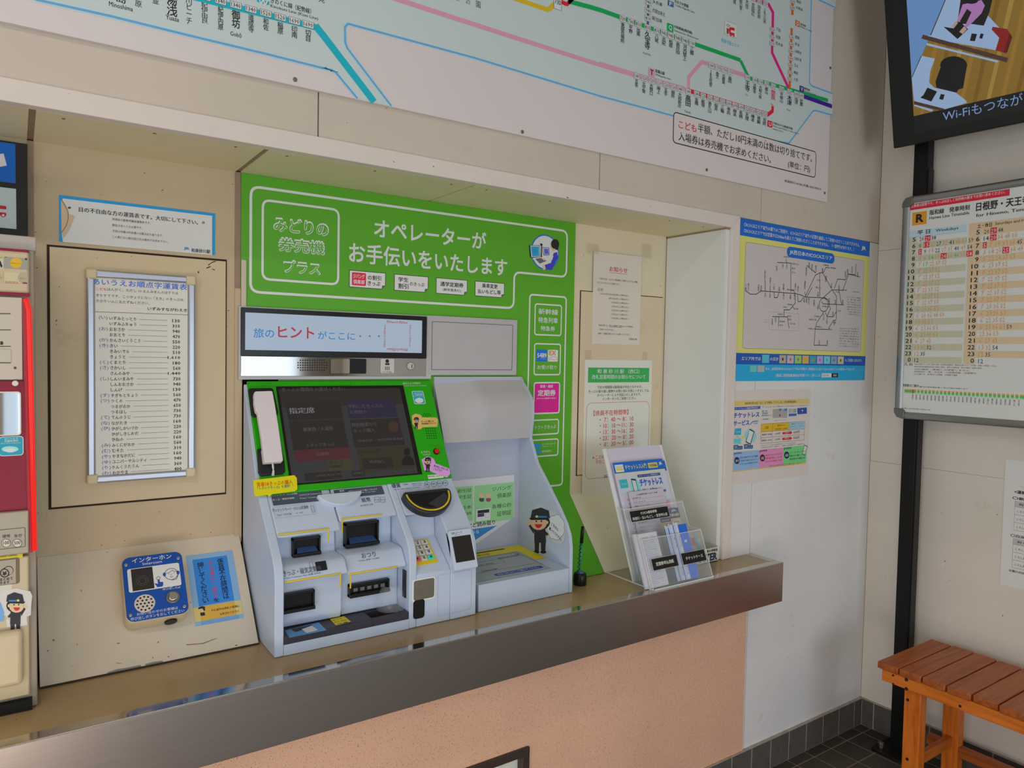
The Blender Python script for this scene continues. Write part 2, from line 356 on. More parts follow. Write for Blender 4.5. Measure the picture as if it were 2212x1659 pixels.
# ------------------------------------------------------------------ counter
ct = thing('counter', 'long beige service counter with a brushed steel apron over a speckled peach front', 'counter', (-2, 0, 0))
TOP = mat('85704F', .24, var=.1, sc=5, bump=.06, dirt=.12)
STEEL = mat('ADA5A2', .3, metal=1, var=.05, sc=30, stretch=(.15, 1, 14), bump=.02, ill=1)
STEELP = mat('C9C2B8', .1, metal=1, ill=1)
MB().box((-4.6, -.0955, .72), (-.735, -.0005, ZC), TOP).box((-4.6, -.0005, .72), (-.8615, .25, ZC), TOP).put('worktop', ct)
box('steel_lip', (-4.6, -.1238, .745), (-.706, -.0955, ZC+.0004), STEELP, ct, bevel=.0012)
box('steel_end', (-.735, -.0955, .745), (-.706, -.0005, ZC+.0004), STEELP, ct)
b = MB().box((-4.6, -.1245, .6446), (-.706, -.118, ZC-.0015), STEEL).box((-.712, -.118, .6446), (-.7055, -.0005, ZC-.0015), STEEL).box((-4.6, -.118, .6446), (-.712, -.0005, .65), STEEL)
b.put('steel_apron', ct, bevel=.001)
gp = at(1040, 1330, z=ZC); 
PEACH = mat('BC9078', .55, var=.05, sc=4, speck=(420, .66, .42), bump=.05)
wx0, wx1, wz = -2.05, -1.6137, .3839
b = MB()
b.box((-4.6, -.004, .1041), (wx0, .02, .66), PEACH).box((wx1, -.004, .1041), (-.7232, .02, .66), PEACH).box((wx0, -.004, wz), (wx1, .02, .66), PEACH)
b.put('front_panel', ct)
w1 = struct('window_1')
FR = mat('3A3029', .4, metal=.3)
fz0 = .1041
MB().box((wx0, -.012, wz-.022), (wx1, .03, wz), FR).box((wx1-.022, -.012, fz0), (wx1, .03, wz-.022), FR).box((wx0, -.012, fz0), (wx0+.022, .03, wz-.022), FR).box((wx0+.022, -.012, fz0), (wx1-.022, .03, fz0+.02), FR).put('window_frame', w1, bevel=.001)
box('pane', (wx0+.022, .012, fz0+.02), (wx1-.022, .018, wz-.022), mat('C9BCAC', .12, spec=.6), w1)
box('mullion', (wx1-.085, .004, fz0+.02), (wx1-.081, .012, wz-.022), mat('E8E0D8', .3), w1)
# ------------------------------------------------------------------ ticket machine
def ellp(pr, x, y, rx, ry, c, L=2, a0=0, a1=360, n=16, w=0):
    """ellipse given in picture units of the crop, radii too"""
    pts = [(x+rx*math.cos(math.radians(a0+(a1-a0)*k/n)), y-ry*math.sin(math.radians(a0+(a1-a0)*k/n))) for k in range(n+(a1-a0 < 360))]
    if w: return pr.uring([pr.q(*p) for p in pts], w, c, L, a1-a0 >= 360)
    return pr.poly(pts, c, L)
def attendant(pr, x, y, k, m=1, L=3, wave=True):
    """a small drawn station attendant: cap, round face, dark uniform; (x,y) is the chin, k picture units per head height"""
    def P(pts, c, l): pr.poly([(x+m*a*k, y+b*k) for a, b in pts], c, L+l)
    def E(a, b, rx, ry, c, l, a0=0, a1=360, n=14): ellp(pr, x+m*a*k, y+b*k, rx*k, ry*k, c, L+l, a0, a1, n)
    dk, sk = '24222A', 'C99C7A'
    P([(-.38, .0), (.38, 0), (.42, .95), (-.36, .95)], dk, 0)
    P([(-.34, .9), (-.02, .9), (-.08, 1.55), (-.34, 1.55)], dk, 0); P([(.06, .9), (.4, .9), (.36, 1.55), (.1, 1.55)], dk, 0)
    E(-.24, 1.58, .2, .1, '17151A', 1); E(.24, 1.58, .2, .1, '17151A', 1)
    if wave: P([(-.34, .06), (-.62, -.28), (-.76, -.2), (-.42, .36)], dk, 0); E(-.74, -.36, .12, .16, sk, 1)
    else: P([(-.36, .08), (-.62, .4), (-.5, .52), (-.3, .3)], dk, 0); E(-.6, .5, .1, .1, sk, 1)
    P([(.34, .1), (.62, .4), (.52, .52), (.3, .34)], dk, 0); E(.6, .5, .1, .1, sk, 1)
    E(.1, -.42, .6, .5, '1D1A1E', 1); E(-.06, -.38, .55, .48, sk, 2)
    E(-.22, -.5, .05, .07, '1A1616', 4, n=8); E(.12, -.5, .05, .07, '1A1616', 4, n=8)
    E(-.08, -.3, .24, .26, 'A8202C', 3, 180, 360); E(.5, -.42, .1, .12, sk, 4, n=8)
    P([(-.62, -.72), (-.5, -1.25), (.1, -1.42), (.62, -1.2), (.7, -.72)], dk, 4); P([(-.72, -.72), (.6, -.72), (.5, -.6), (-.6, -.58)], '16141A', 5)
    P([(-.3, -.86), (.5, -.84), (.5, -.74), (-.3, -.75)], '2F6FA8', 6); E(-.18, -.82, .09, .09, 'D8B93A', 7, n=8)
XL, XR = -2.2835, -1.789
MW_ = mat('9AA4B4', .38, var=.02, sc=12); MWl = mat('9FA8B6', .35)
BLK = mat('131211', .3); BLK2 = mat('1C1B1D', .45); DKT = mat('2D2A33', .42); YEL = mat('D2A310', .4, ill=.6)
GRN = mat('1F8A08', .36, spec=.45, var=.02, sc=5)
tm = thing('ticket_machine', 'grey and green ticket vending machine with touch screen, slots and keypad on the counter', 'ticket machine', (-2.04, .1, ZC))
PP = [(.2475, ZC+.0008), (.2475, 1.336), (.118, 1.0925), (.022, .995), (.008, .980), (-.004, .962), (-.010, .942), (-.012, .925), (-.012, ZC+.0008)]
b = MB()
b.prism(PP, XL, -2.264, MW_); b.put('side_panel', tm, bevel=.002)
b = MB(); b.prism(PP, -1.972, -1.953, MW_); b.prism(PP, -1.862, XR, MW_)
PK = [(.2475, ZC+.0008), (.2475, 1.336), (.118, 1.0925), (.052, 1.0255), (.074, 1.016), (.070, .962), (-.004, .903), (-.012, .895), (-.012, ZC+.0008)]
b.prism(PK, -1.953, -1.862, MW_); b.put('payment_column', tm, bevel=.0025)
ML = [(.118, 1.0925), (.048, 1.0215), (.042, 1.010), (.078, 1.006), (.074, .957), (.024, .957), (.012, .952), (-.004, .930), (-.006, .924), (.030, .922), (.030, .835), (.038, .813), (.24, .813), (.24, 1.0925)]
MM = [(.118, 1.0925), (.062, 1.0355), (.056, 1.026), (.09, 1.022), (.088, .957), (.035, .957), (.025, .952), (.004, .922), (.002, .916), (.05, .913), (.05, .84), (.045, .813), (.24, .813), (.24, 1.0925)]
MB().prism(ML, -2.264, -2.119, MW_).put('ticket_module', tm, bevel=.004)
MB().prism(MM, -2.117, -1.972, MW_).put('banknote_module', tm, bevel=.004)
box('base_front', (-2.264, -.012, ZC+.0008), (-1.972, .24, .795), MW_, tm, bevel=.001)
# dark tray with coin bowl
hx0, hx1 = -2.062, -1.985
b = MB().box((-2.2635, -.0115, .795), (hx0, .05, .812), DKT).box((hx0, -.0115, .795), (-1.9725, -.001, .812), DKT).box((hx1, -.001, .795), (-1.9725, .05, .812), DKT).box((hx0, .04, .795), (hx1, .05, .812), DKT).box((hx0, -.001, .794), (hx1, .04, .798), BLK2)
b.put('dispensing_tray', tm, bevel=.0012)
# coin return shield of clear plastic
ac = glassy()
cx, cy = -1.998, .012
vs = []; 
for j, (z, r) in enumerate([(.8125, .030), (.83, .031), (.855, .026), (.868, .016)]):
    vs += [(cx+r*1.15*math.cos(math.radians(180+a)), cy+.02+r*1.1*math.sin(math.radians(180+a)), z) for a in range(-20, 201, 20)]
mesh('clear_shield', vs, [(j*12+k, j*12+k+1, (j+1)*12+k+1, (j+1)*12+k) for j in range(3) for k in range(11)], ac, tm, smooth=True)
box('coin_chute', (-1.9745, .004, .84), (-1.9715, .022, .905), BLK, tm, bevel=.001)
PS = PL((0, .012, .985), (1, 0, 0), (0, .106, .1075)); PF = PL((0, -.012, 0), (1, 0, 0), (0, 0, 1))
PG = PL((0, .118, 1.0925), (1, 0, 0), (0, .1335, .2515)); PD = PL((0, .245, 0), (1, 0, 0), (0, 0, 1))
Zm = (500, 980, 3.687)
# slots
def slot(name, y, z0, z1, x0, x1, tongue, k=.012, tc='2A3F62'):
    b = MB().box((x0, y-k, z1-.006), (x1, y+.003, z1), BLK).box((x0, y-k, z0), (x0+.004, y+.003, z1), BLK).box((x1-.004, y-k, z0), (x1, y+.003, z1), BLK).box((x0, y-k*1.4, z0), (x1, y+.003, z0+.008), BLK).box((x0, y-.003, z0), (x1, y-.0005, z1), mat('0A0909', .6))
    s = b.put(name, tm, bevel=.0012)
    if tongue:
        mesh('guide_plate', [(x0+.008, y-k*1.5, z0+.009), (x1-.008, y-k*1.5, z0+.009), (x1-.012, y-.004, z0+.019), (x0+.012, y-.004, z0+.019)], [(0, 1, 2, 3)], mat(tc, .3), s)
    return s
slot('card_slot', .0765, .957+.0005, .999, -2.222, -2.158, True)
slot('banknote_slot', .089, .9605, 1.016, -2.096, -2.012, True, .016)
sl = slot('ticket_slot', .030, .851, .893, -2.260, -2.187, False)
for k in range(3): box('shutter', (-2.256+k*.023, .0275, .868), (-2.236+k*.023, .0285, .871), mat('8F8A84', .5), sl)
sl = slot('change_slot', .05, .852, .882, -2.099, -1.999, False)
for k in range(5): box('shutter', (-2.086+k*.017, .0465, .862), (-2.076+k*.017, .048, .870), mat('5F5B58', .5), sl)
# hand grip between the two modules
g1 = PS.uv(684, 1078); g2 = PS.uv(778, 1066)
pts = [(g1[0]+(g2[0]-g1[0])*t, g1[1]-.030*math.sin(math.pi*t)**.7) for t in [k/14 for k in range(15)]]
MB().prismP(PS, pts+[(g2[0], g1[1]+.004), (g1[0], g1[1]+.004)], -.002, .012, MWl).put('finger_grip', tm, bevel=.003)
pr = PR(PS, Zm, h=.0006, ill=.6)
gy = '3E4654'
pr.ring(330, 430, 680, 480, .002, .0006, '8E939C')
pr.rect(312, 322, 728, 345, gy, 1, .001).rect(318, 352, 735, 375, gy, 1, .001).rect(812, 292, 1220, 322, gy, 1, .001)
pr.T('クレジットカード・ICOCA定期券', 318, 345, 530, 340, 15, 'C9CCD2', .01, res=1).T('Card-ICOCA Commuter Pass', 540, 338, 722, 320, 12, 'C9CCD2', res=1)
pr.T('きっぷ・磁気定期券', 330, 378, 505, 368, 15, 'C9CCD2', .01, res=1).T('Ticket / Commuter Pass', 545, 364, 732, 352, 12, 'C9CCD2', res=1)
pr.T('紙幣', 862, 308, 900, 305, 16, 'C9CCD2', .01).T('紙幣はまとめて挿入できます', 935, 312, 1165, 300, 15, 'C9CCD2', .01, res=1).T('Insert some bills at one time', 940, 325, 1150, 312, 10, 'C9CCD2', res=1)
pr.T('硬貨', 1282, 277, 1350, 270, 36, gy, .015).T('Coin', 1366, 253, 1405, 250, 14, gy).T('硬貨はまとめて', 1440, 248, 1520, 243, 10, gy, res=1).T('投入できます', 1450, 262, 1520, 257, 10, gy, res=1).T('Insert some coins at one time', 1297, 292, 1500, 275, 10, gy, res=1)
for t, x, y in (('500', 1558, 246), ('100', 1611, 242), ('50', 1657, 238), ('10', 1703, 234)):
    ellp(pr, x, y, 22, 22, gy, 2, n=16, w=.0007); pr.T(t, x-13, y+8, x+13, y+7, 14, gy)
pr.T('クレジットカード・ICOCA定期券', 330, 470, 618, 450, 30, gy, 0, res=1).T('Card・ICOCA', 362, 500, 480, 490, 16, gy, res=1).T('卡  카드', 512, 482, 572, 477, 12, gy, res=1)
pr.ring(630, 416, 664, 466, .001, .0007, gy)
pr.T('紙幣', 1042, 390, 1112, 384, 36, gy, .01).T('Bill 纸币 지폐', 1030, 422, 1128, 412, 13, gy, res=1)
for x in (1135, 1183):
    for y in (350, 370): pr.ring(x, y, x+42, y+16, .0005, .0006, gy)
pr.put('label_print', tm)
# raised label fields, yellow guide lines
def edge(name, y, z, xs, w=.0032, drop=None):
    b = MB(); b.box((xs[0], y-.0012, z-w), (xs[1], y+.001, z), YEL)
    if drop:
        side, dx, dz = drop; xx = xs[1] if side > 0 else xs[0]; b.box((min(xx, xx+side*w), y-.0012, z-dz), (max(xx, xx+side*w), y+.001, z-w*.0), YEL)
    return b.put(name, tm, bevel=.0006, seg=1)
edge('guide_line', .0432, 1.0195, (-2.262, -2.150), drop=(1, 0, .030)); edge('guide_line', .0575, 1.034, (-2.109, -2.012), drop=(-1, 0, .034))
edge('guide_line', -.0058, .929, (-2.262, -2.140), drop=(1, 0, .032)); edge('guide_line', .002, .921, (-2.110, -1.995), drop=(-1, 0, .034))
for nm, x0, x1, y0, z0, y1, z1, txt in (('lower_label', -2.262, -2.125, .012, .952, -.004, .930, 0), ('lower_label', -2.112, -1.976, .025, .952, .004, .922, 1)):
    pl = PL((0, y1, z1), (1, 0, 0), (0, y0-y1, z0-z1)); q = PR(pl, Zm, h=.0006, ill=.6)
    if txt: q.T('おつり', 1040, 835, 1152, 820, 42, gy, .005).T('Change 找零 거스름돈', 1010, 864, 1185, 850, 14, gy, res=1)
    else:
        q.U('きっぷ・磁気定期券', -2.262, .009, .084, .0135, gy, 0).U('Ticket Commuter Pass 车票 승차권', -2.262, .003, .080, .004, gy, 0, res=1); q.ring(618, 865, 655, 915, .001, .0006, gy); q.rect(664, 865, 765, 925, '16161A', 2, .001)
    q.put(nm, tm)
# coin hopper: dark half bowl with yellow rim
c0 = PS.uv(917, 1072); cu, cv = c0; R_ = .066
def half(r, k, dy=0, n=24): return [(cu+r*math.cos(math.pi+math.pi*t/n), cv+dy+r*k*math.sin(math.pi+math.pi*t/n)) for t in range(n+1)]
ch = MB().prismP(PS, half(R_, .95)+[(cu+R_*.9, cv+.006), (cu-R_*.9, cv+.006)], -.001, .020, mat('26252B', .3)).put('coin_hopper', tm, bevel=.003)
q = PR(PS, Zm, h=.0203, ill=.6)
q.upoly(half(R_*.80, .82, -.003), '0F0F12', 1)
q.uring(half(R_*.88, .88, -.003), .0042, YEL, 2, False)
q.upoly([(cu-.01, cv-.035), (cu+.045, cv-.008), (cu+.05, cv-.02), (cu+.035, cv-.04), (cu+.01, cv-.047)], '2A2D33', 2)
q.put('yellow_rim', ch)
# keypad
PKP = PL((0, -.004, .903), (1, 0, 0), (0, .074, .059)); kL = (PKP.p(0, 0)-V((0, .070, .962))).length
kp = MB(); kx0, kx1 = -1.951, -1.888
kp.prismP(PKP, [(kx0, .014), (kx1, .014), (kx1, kL-.010), (kx0, kL-.010)], .0003, .003, mat('C7A01A', .35)); kpo = kp.put('keypad', tm)
KEYS = ['1', '2', '3', '4', '5', '6', '7', '8', '9', '*', '0', '#']
for i, t in enumerate(KEYS):
    r_, c_ = divmod(i, 3); u = kx0+.004+c_*.0185; v = kL-.027-r_*.0150
    m = {'*': mat('C8506F', .4), '#': mat('35B9A6', .4)}.get(t, mat('A9A9AB', .4))
    k = MB().prismP(PKP, [(u, v), (u+.016, v), (u+.016, v+.0125), (u, v+.0125)], .003, .0065, m).put('key', kpo, bevel=.0008, seg=1)
    PR(PKP, h=.0068).U(t, u+.005, v+.003, .006, .0075, '1C1C22', .02).put('key_legend', kpo)
# QR reader window, mirror, sensor window, service plate
PQ = PL((0, -.0315, .899), (1, 0, 0), (0, .040, .092)); qa, qb = PQ.uv(958, 1158), PQ.uv(1020, 1226)
MB().prismP(PQ, rrpts(-1.862, -.002, -1.797, .094, .004), -.012, .002, MWl).put('reader_housing', tm, bevel=.0015)
MB().prismP(PQ, rrpts(-1.856, .016, -1.803, .078, .001), .0015, .0026, mat('17120F', .08, spec=.6)).put('reader_window', tm)
q = PR(PQ, h=.0024, ill=.6); q.U('QRコード', -1.855, .0835, .030, .006, gy, 0).U('QR code', -1.846, .0805, .014, .0022, gy, 0, res=1); q.put('reader_label', tm)
MIR = mat('E8E8E8', .03, metal=1, ill=1)
pf = PR(PF, (780, 990, 4.2556), h=.0002)
a, c = pf.q(482, 1128), pf.q(668, 1272)
MB().prismP(PF, rrpts(a[0]-.004, c[1]-.004, c[0]+.003, a[1]+.003, .006), .0002, .0012, mat('C4C8CE', .3)).put('mirror_rim', tm)
MB().prismP(PF, rrpts(a[0], c[1], c[0], a[1], .005), .0012, .0018, MIR).put('mirror', tm)
a, c = pf.q(480, 1308), pf.q(580, 1460)
MB().prismP(PF, rrpts(a[0], c[1], c[0], a[1], .007), .0002, .0014, BLK).put('sensor_window', tm)
a, c = pf.q(708, 1075), pf.q(1010, 1385)
pf.uring(rrpts(a[0], c[1], c[0], a[1], .006), .0007, '7F858F', 1); pf.put('service_plate', tm)
# tray stickers
PT = PL((0, 0, .812), (1, 0, 0), (0, 1, 0)); q = PR(PT, Zm, h=.0003)
q.poly([(425, 1410), (695, 1345), (758, 1408), (462, 1468)], '4F7FAE', 1).poly([(475, 1400), (650, 1362), (600, 1395), (520, 1420), (500, 1420)], '20242C', 2).poly([(560, 1400), (640, 1372), (690, 1408), (600, 1430)], 'B9C6CE', 3)
q.put('blue_sticker', tm)
q = PR(PT, Zm, h=.0003)
q.poly([(778, 1318), (900, 1290), (962, 1352), (850, 1386)], '1A1814', 1).poly([(784, 1320), (898, 1295), (952, 1340), (832, 1370)], 'D2A614', 2)
for t, x0, y0, x1, y1, hh in (('おつり', 808, 1334, 882, 1316, 14), ('取り忘れ', 822, 1349, 920, 1326, 13), ('注意', 845, 1363, 930, 1344, 12)):
    a = q.q(x0, y0); c = q.q(x1, y1); q._t(glyphs(t, .02, False, 1), a[0], a[1], c[0]-a[0], .0065, '1A1814', 3)
q.put('yellow_sticker', tm)
# green bezel with touch screen
GX0, GX1 = -2.276, XR
MB().prismP(PG, [(GX0, -.001), (GX1, -.001), (GX1, .282), (GX0, .282)], -.004, .0035, GRN).put('green_bezel', tm, bevel=.0025)
Zs = (580, 810, 6.506)
s0 = PR(PG.lift(.0036), Zs, h=0)
A = [s0.q(88, 112), s0.q(1868, 98), s0.q(2175, 1395), s0.q(315, 1555)]
su0, su1 = (A[0][0]+A[3][0])/2, (A[1][0]+A[2][0])/2; sv1, sv0 = (A[0][1]+A[1][1])/2, (A[2][1]+A[3][1])/2
sv1 = min(sv1, .2665)
MB().prismP(PG, [(GX0+.004, .2685), (-2.02, .2685), (-2.02, .2795), (GX0+.004, .2795)], .0035, .0055, GRN).put('bezel_rib', tm, bevel=.001)
SCR = mat('15130F', .22, spec=.4)
ts = MB().prismP(PG, [(su0, sv0), (su1, sv0), (su1, sv1), (su0, sv1)], .0036, .0042, SCR).put('touch_screen', tm)
E_ = .55
def em(c, e=E_): return mat(c, .3, emit=e, spec=.4)
s = PR(PG.lift(.0040), Zs, h=.0002, emit=0)
s.urect(su0+.006, sv0+.004, su1-.012, sv1-.055, em('454549', .5), 1)
s.urect(su0+.006, sv1-.055, su1-.012, sv1-.008, em('332E2A', .55), 1)
D = em('2C2726', .55)
for x0, y0, x1, y1, c in ((240, 375, 1050, 615, D), (1085, 350, 1820, 590, em('2F2648', .6)), (285, 650, 1100, 895, D), (1140, 630, 1880, 850, D), (330, 925, 1135, 1045, D), (1185, 880, 1920, 985, D), (352, 1060, 1160, 1175, em('5E2630', .6)), (1235, 1040, 2040, 1310, em('403A24', .55)), (1310, 1180, 1760, 1300, em('2B2927', .5)), (825, 1195, 1195, 1340, em('4A4630', .6)), (500, 1385, 1040, 1452, D), (1160, 1350, 1360, 1415, D)):
    s.rect(x0, y0, x1, y1, c, 2, .003)
w_ = em('8E8C90', .7); w2 = em('6B6566', .6)
for t, x0, y0, x1, y1, h_, c, bo in (('きっぷの種類をお選びください', 190, 235, 1080, 215, 55, w2, .0), ('指定席', 290, 548, 655, 535, 85, w_, .025), ('予約したきっぷの', 1120, 475, 1610, 455, 60, w2, 0), ('お受取り', 1145, 550, 1380, 545, 50, w2, 0), ('乗車券／入場券', 490, 800, 915, 785, 60, w2, .01), ('時刻検索から', 1175, 735, 1530, 722, 60, w2, .0), ('きっぷ購入', 1200, 815, 1500, 800, 55, w2, 0), ('トクトクきっぷ', 545, 1018, 935, 995, 50, w2, .01), ('定期券', 675, 1140, 855, 1130, 48, w2, .01), ('コールセンター', 1250, 1110, 1600, 1090, 42, em('15130F', .2), .01), ('呼び出し', 1425, 1250, 1640, 1240, 50, w2, 0), ('QRコード', 848, 1255, 1050, 1245, 40, em('16140F', .2), .01), ('の読取り', 855, 1312, 1040, 1300, 40, em('16140F', .2), .01), ('JAPAN RAIL PASS', 665, 1442, 1055, 1420, 34, w2, 0), ('言語表示', 1190, 1402, 1340, 1395, 34, w2, 0), ('空席照会 一部特急券等変更', 1260, 945, 1900, 930, 34, w2, 0)):
    s.T(t, x0, y0, x1, y1, h_, c, bo, L=4, res=1)
ellp(s, 1755, 730, 75, 78, em('4C3020', .7), 3)
ellp(s, 1945, 1080, 45, 55, em('15120F', .2), 4); s.poly([(1870, 1270), (1880, 1190), (1920, 1140), (1990, 1140), (2030, 1180), (2055, 1270)], em('15120F', .2), 4)
s.put('screen_image', ts)
# green bezel print and buttons
Zg = (500, 640, 4.609); q = PR(PG.lift(.0035), Zg, h=.0004, ill=.6)
q.T('防犯カメラ作動中', 1708, 880, 1880, 872, 22, 'BFD8B4', 0, res=1).T('Security System is in Operation', 1715, 900, 1942, 893, 14, 'BFD8B4', 0, res=1)
q.T('とりけし', 1890, 1565, 1980, 1560, 22, 'C9DEC0', .01).T('Cancel', 1905, 1585, 1975, 1580, 14, 'C9DEC0'); q.put('bezel_lettering', tm); q = PR(PG.lift(.0035), Zg, h=.0004, ill=.6)
for j in range(3): 
    for i in range(3+j % 2): q.circ(1920+i*22-j*8, 1170+j*16, .0015, '0C3004', 2, n=6)
for j in range(5):
    for i in range(5): q.circ(1935+i*22+j*4, 1318+j*24, .0017, '0C3004', 2, n=6)
q.b.put('speaker_holes', tm)['kind'] = 'stuff'
MB().prismP(PG, [(a[0], a[1]) for a in (PR(PG, Zg).q(1972, 1492), PR(PG, Zg).q(2060, 1488), PR(PG, Zg).q(2062, 1460), PR(PG, Zg).q(1974, 1466))], .0035, .0048, GRN).put('braille_plate', tm)
a = PR(PG, Zg).q(2032, 1552)
MB().prismP(PG, [(a[0]+.0085*math.cos(k*.3927), a[1]+.0085*math.sin(k*.3927)) for k in range(16)], .0035, .006, BLK).put('button_ring', tm)
MB().prismP(PG, [(a[0]+.0068*math.cos(k*.3927), a[1]+.0068*math.sin(k*.3927)) for k in range(16)], .006, .010, mat('B01018', .3)).put('cancel_button', tm, bevel=.001)
q = PR(PG.lift(.0036), Zg, h=.0004, ill=.6)
a, c = q.q(1792, 945), q.q(1935, 1072); q.urect(a[0], c[1], c[0], a[1], 'C8CDD0', 1, .004); q.urect(a[0]+.0015, c[1]+.0015, c[0]-.0015, a[1]-.0015, '2592A6', 2, .003)
q.T('抗ウイルス', 1822, 972, 1900, 972, 12, 'D8E4E8', .02, res=1).T('抗菌処理済', 1828, 988, 1905, 988, 12, 'D8E4E8', .02, res=1).T('Anti Virus & Bacteria', 1808, 998, 1912, 998, 7, 'D8E4E8', 0, res=1)
ellp(q, 1868, 1038, 42, 26, 'B9D6DC', 3); ellp(q, 1868, 1044, 28, 18, 'D9E6E8', 4); q.put('antiviral_sticker', tm)
# attendant stickers on the bezel
q = PR(PG.lift(.0036), Zg, h=.0006, ill=.6)
q.poly([(1795, 1190), (1830, 1170), (1880, 1180), (1900, 1205), (2040, 1208), (2055, 1230), (2050, 1300), (1905, 1305), (1880, 1325), (1840, 1325), (1800, 1270)], 'D0A05C', 1)
attendant(q, 1838, 1258, 38, 1, 2, False); q.T('きっぷの購入は', 1890, 1258, 2015, 1256, 18, '241A10', .02, res=1).T('時刻検索をタップ！', 1895, 1280, 2040, 1278, 18, '241A10', .02, res=1); q.put('orange_attendant_sticker', tm)
q = PR(PG.lift(.0036), Zm, h=.0008, ill=.6)
q.poly([(1512, 48), (1560, 20), (1610, 40), (1625, 78), (1735, 120), (1742, 160), (1715, 192), (1600, 150), (1580, 138), (1535, 135)], 'CD8BC6', 1)
attendant(q, 1562, 82, 38, 1, 2); qq = PR(PG.lift(.0036).rot(500+1610/3.687, 980+105/3.687, -20), Zm, h=.0008, ill=.6)
qq.T('呼び出しボタンは', 1610, 108, 1722, 150, 20, '43207A', .02, L=4, res=1); qq.T('こちらです', 1606, 130, 1672, 155, 18, '43207A', .02, L=4, res=1)
qq.b.v and q.b.add(qq.b.v, qq.b.f, mat('43207A', .45, ill=.6)); q.put('pink_attendant_sticker', tm)
q = PR(PG.lift(.0036), Zm, h=.0006, ill=.6); q.rect(1560, 172, 1690, 192, 'B9C2B0', 1); q.T('呼び出しボタン', 1568, 190, 1680, 186, 12, '20301A', .02, res=1); q.put('white_label', tm)
# handset cradle
b = MB()
for a in ([(168, 925), (190, 912), (405, 908), (420, 925), (470, 1150), (460, 1185), (215, 1200), (200, 1180)],):
    pts = [PR(PG.lift(.010), Zg).q(*p) for p in a]; b.prismP(PG, pts, .003, .010, BLK2)
b.put('handset_cradle', tm, bevel=.003); b = MB()
pts = [PR(PG.lift(.010), Zm).q(*p) for p in ((205, -40), (215, 150), (235, 178), (410, 160), (432, 140), (425, 60), (400, -60))]; b.prismP(PG, pts, .003, .010, BLK2)
b.put('handset_cradle', tm, bevel=.003)
q = PR(PG.lift(.010), Zm, h=.001, ill=.6); YS = [(172, 212), (500, 172), (520, 195), (524, 285), (505, 300), (325, 322), (300, 342), (285, 328), (195, 342), (182, 330)]
b = MB().prismP(PG, [q.q(*p) for p in YS], .0095, .0108, mat('D9B60E', .4, ill=.6)).put('yellow_notice_tag', tm)
q.T('青春18きっぷの購入', 202, 268, 488, 240, 38, 'C23A14', .015, L=2, res=1).T('「トクトクきっぷ」を選択！！', 208, 292, 492, 266, 24, '1B6A6A', .015, L=2, res=1); q.put('lettering', b)
# upper unit: advertising display over the mirrored strip
HSG = mat('9B9C9F', .4)
UZ = Zg; d = PR(PD, UZ, h=0)
x0, z1 = d.q(92, 110); x1 = d.q(1940, 195)[0]; z0 = d.q(92, 592)[1]; zb = d.q(92, 796)[1]
MB().box((x0-.004, .2455, zb-.008), (XR+.003, .2525, z1+.003), HSG).put('upper_housing', tm, bevel=.001)
dp = MB().box((x0, .240, z0), (x1, .2455, z1), mat('0E0C0C', .25)).put('display_bezel', tm, bevel=.001)
e0 = d.q(137, 160); e1 = d.q(1897, 562); 
q = PR(PL((0, .240, 0), (1, 0, 0), (0, 0, 1)), UZ, h=.0004, emit=1)
SX0, SZ1 = q.q(137, 160); SX1 = q.q(1898, 238)[0]; SZ0 = (q.q(1897, 562)[1]+q.q(140, 537)[1])/2
q.urect(SX0, SZ0, SX1, SZ1, mat('ABBCCF', .3, emit=1.0), 1)
bl = mat('1A7CC4', .3, emit=1.0); rd = mat('B02C40', .3, emit=1.0); nv = mat('1A2C48', .3, emit=1.0)
q.T('旅の', 218, 412, 425, 408, 95, bl, .012).T('ヒント', 462, 412, 822, 425, 115, rd, .03).T('がここに', 858, 425, 1228, 428, 78, bl, .01)
for x in (1281, 1376, 1467): ellp(q, x, 397, 9, 9, bl, 3, n=10)
q.T('西Navi☆西Navi', 1543, 266, 1750, 275, 28, rd, .02, res=1)
def rtext(p, t, x0, y0, x1, y1, deg, c, bold=.02):
    a = p.q(x0, y1); c2 = p.q(x1, y0); w = c2[0]-a[0]; h = c2[1]-a[1]; vs, fs, gx0, gx1, gy0, gy1 = glyphs(t, bold, False, 1); H = p.h+p.st*3
    out = []
    for p_ in vs:
        x, y = p_[0], p_[1]; s_, t_ = (x-gx0)/(gx1-gx0), (y-gy0)/(gy1-gy0)
        uu, vv = {90: (1-t_, s_), -90: (t_, 1-s_), 180: (1-s_, 1-t_)}[deg]; out.append(p.pl.p(a[0]+uu*w, a[1]+vv*h, H+(p_[2]*1.1e-5 if len(p_) > 2 else 0)))
    p.b.add(out, fs, p.M(c))
rtext(q, '西Navi☆西Navi', 1512, 285, 1534, 508, 90, rd); rtext(q, '西Navi☆西Navi', 1768, 285, 1788, 503, -90, rd); rtext(q, '西Navi☆西Navi', 1548, 518, 1755, 545, 180, rd)
q.put('display_image', dp)
strip = MB().box((x0, .2425, zb), (x1, .2456, z0-.0005), mat('A09C98', .07, metal=1, ill=1)).put('mirrored_strip', tm, bevel=.0006)
q = PR(PL((0, .2425, 0), (1, 0, 0), (0, 0, 1)), UZ, h=.0003, ill=.6)
for j in range(5):
    n = 11 if j in (0, 4) else 13
    for i in range(n): q.circ((687 if n == 11 else 663)+i*23.7, 637+j*24.5, .0019, '1C1A1A', 1, n=6)
q.b.put('speaker_holes', tm)['kind'] = 'stuff'; q = PR(PL((0, .2425, 0), (1, 0, 0), (0, 0, 1)), UZ, h=.0003, ill=.6)
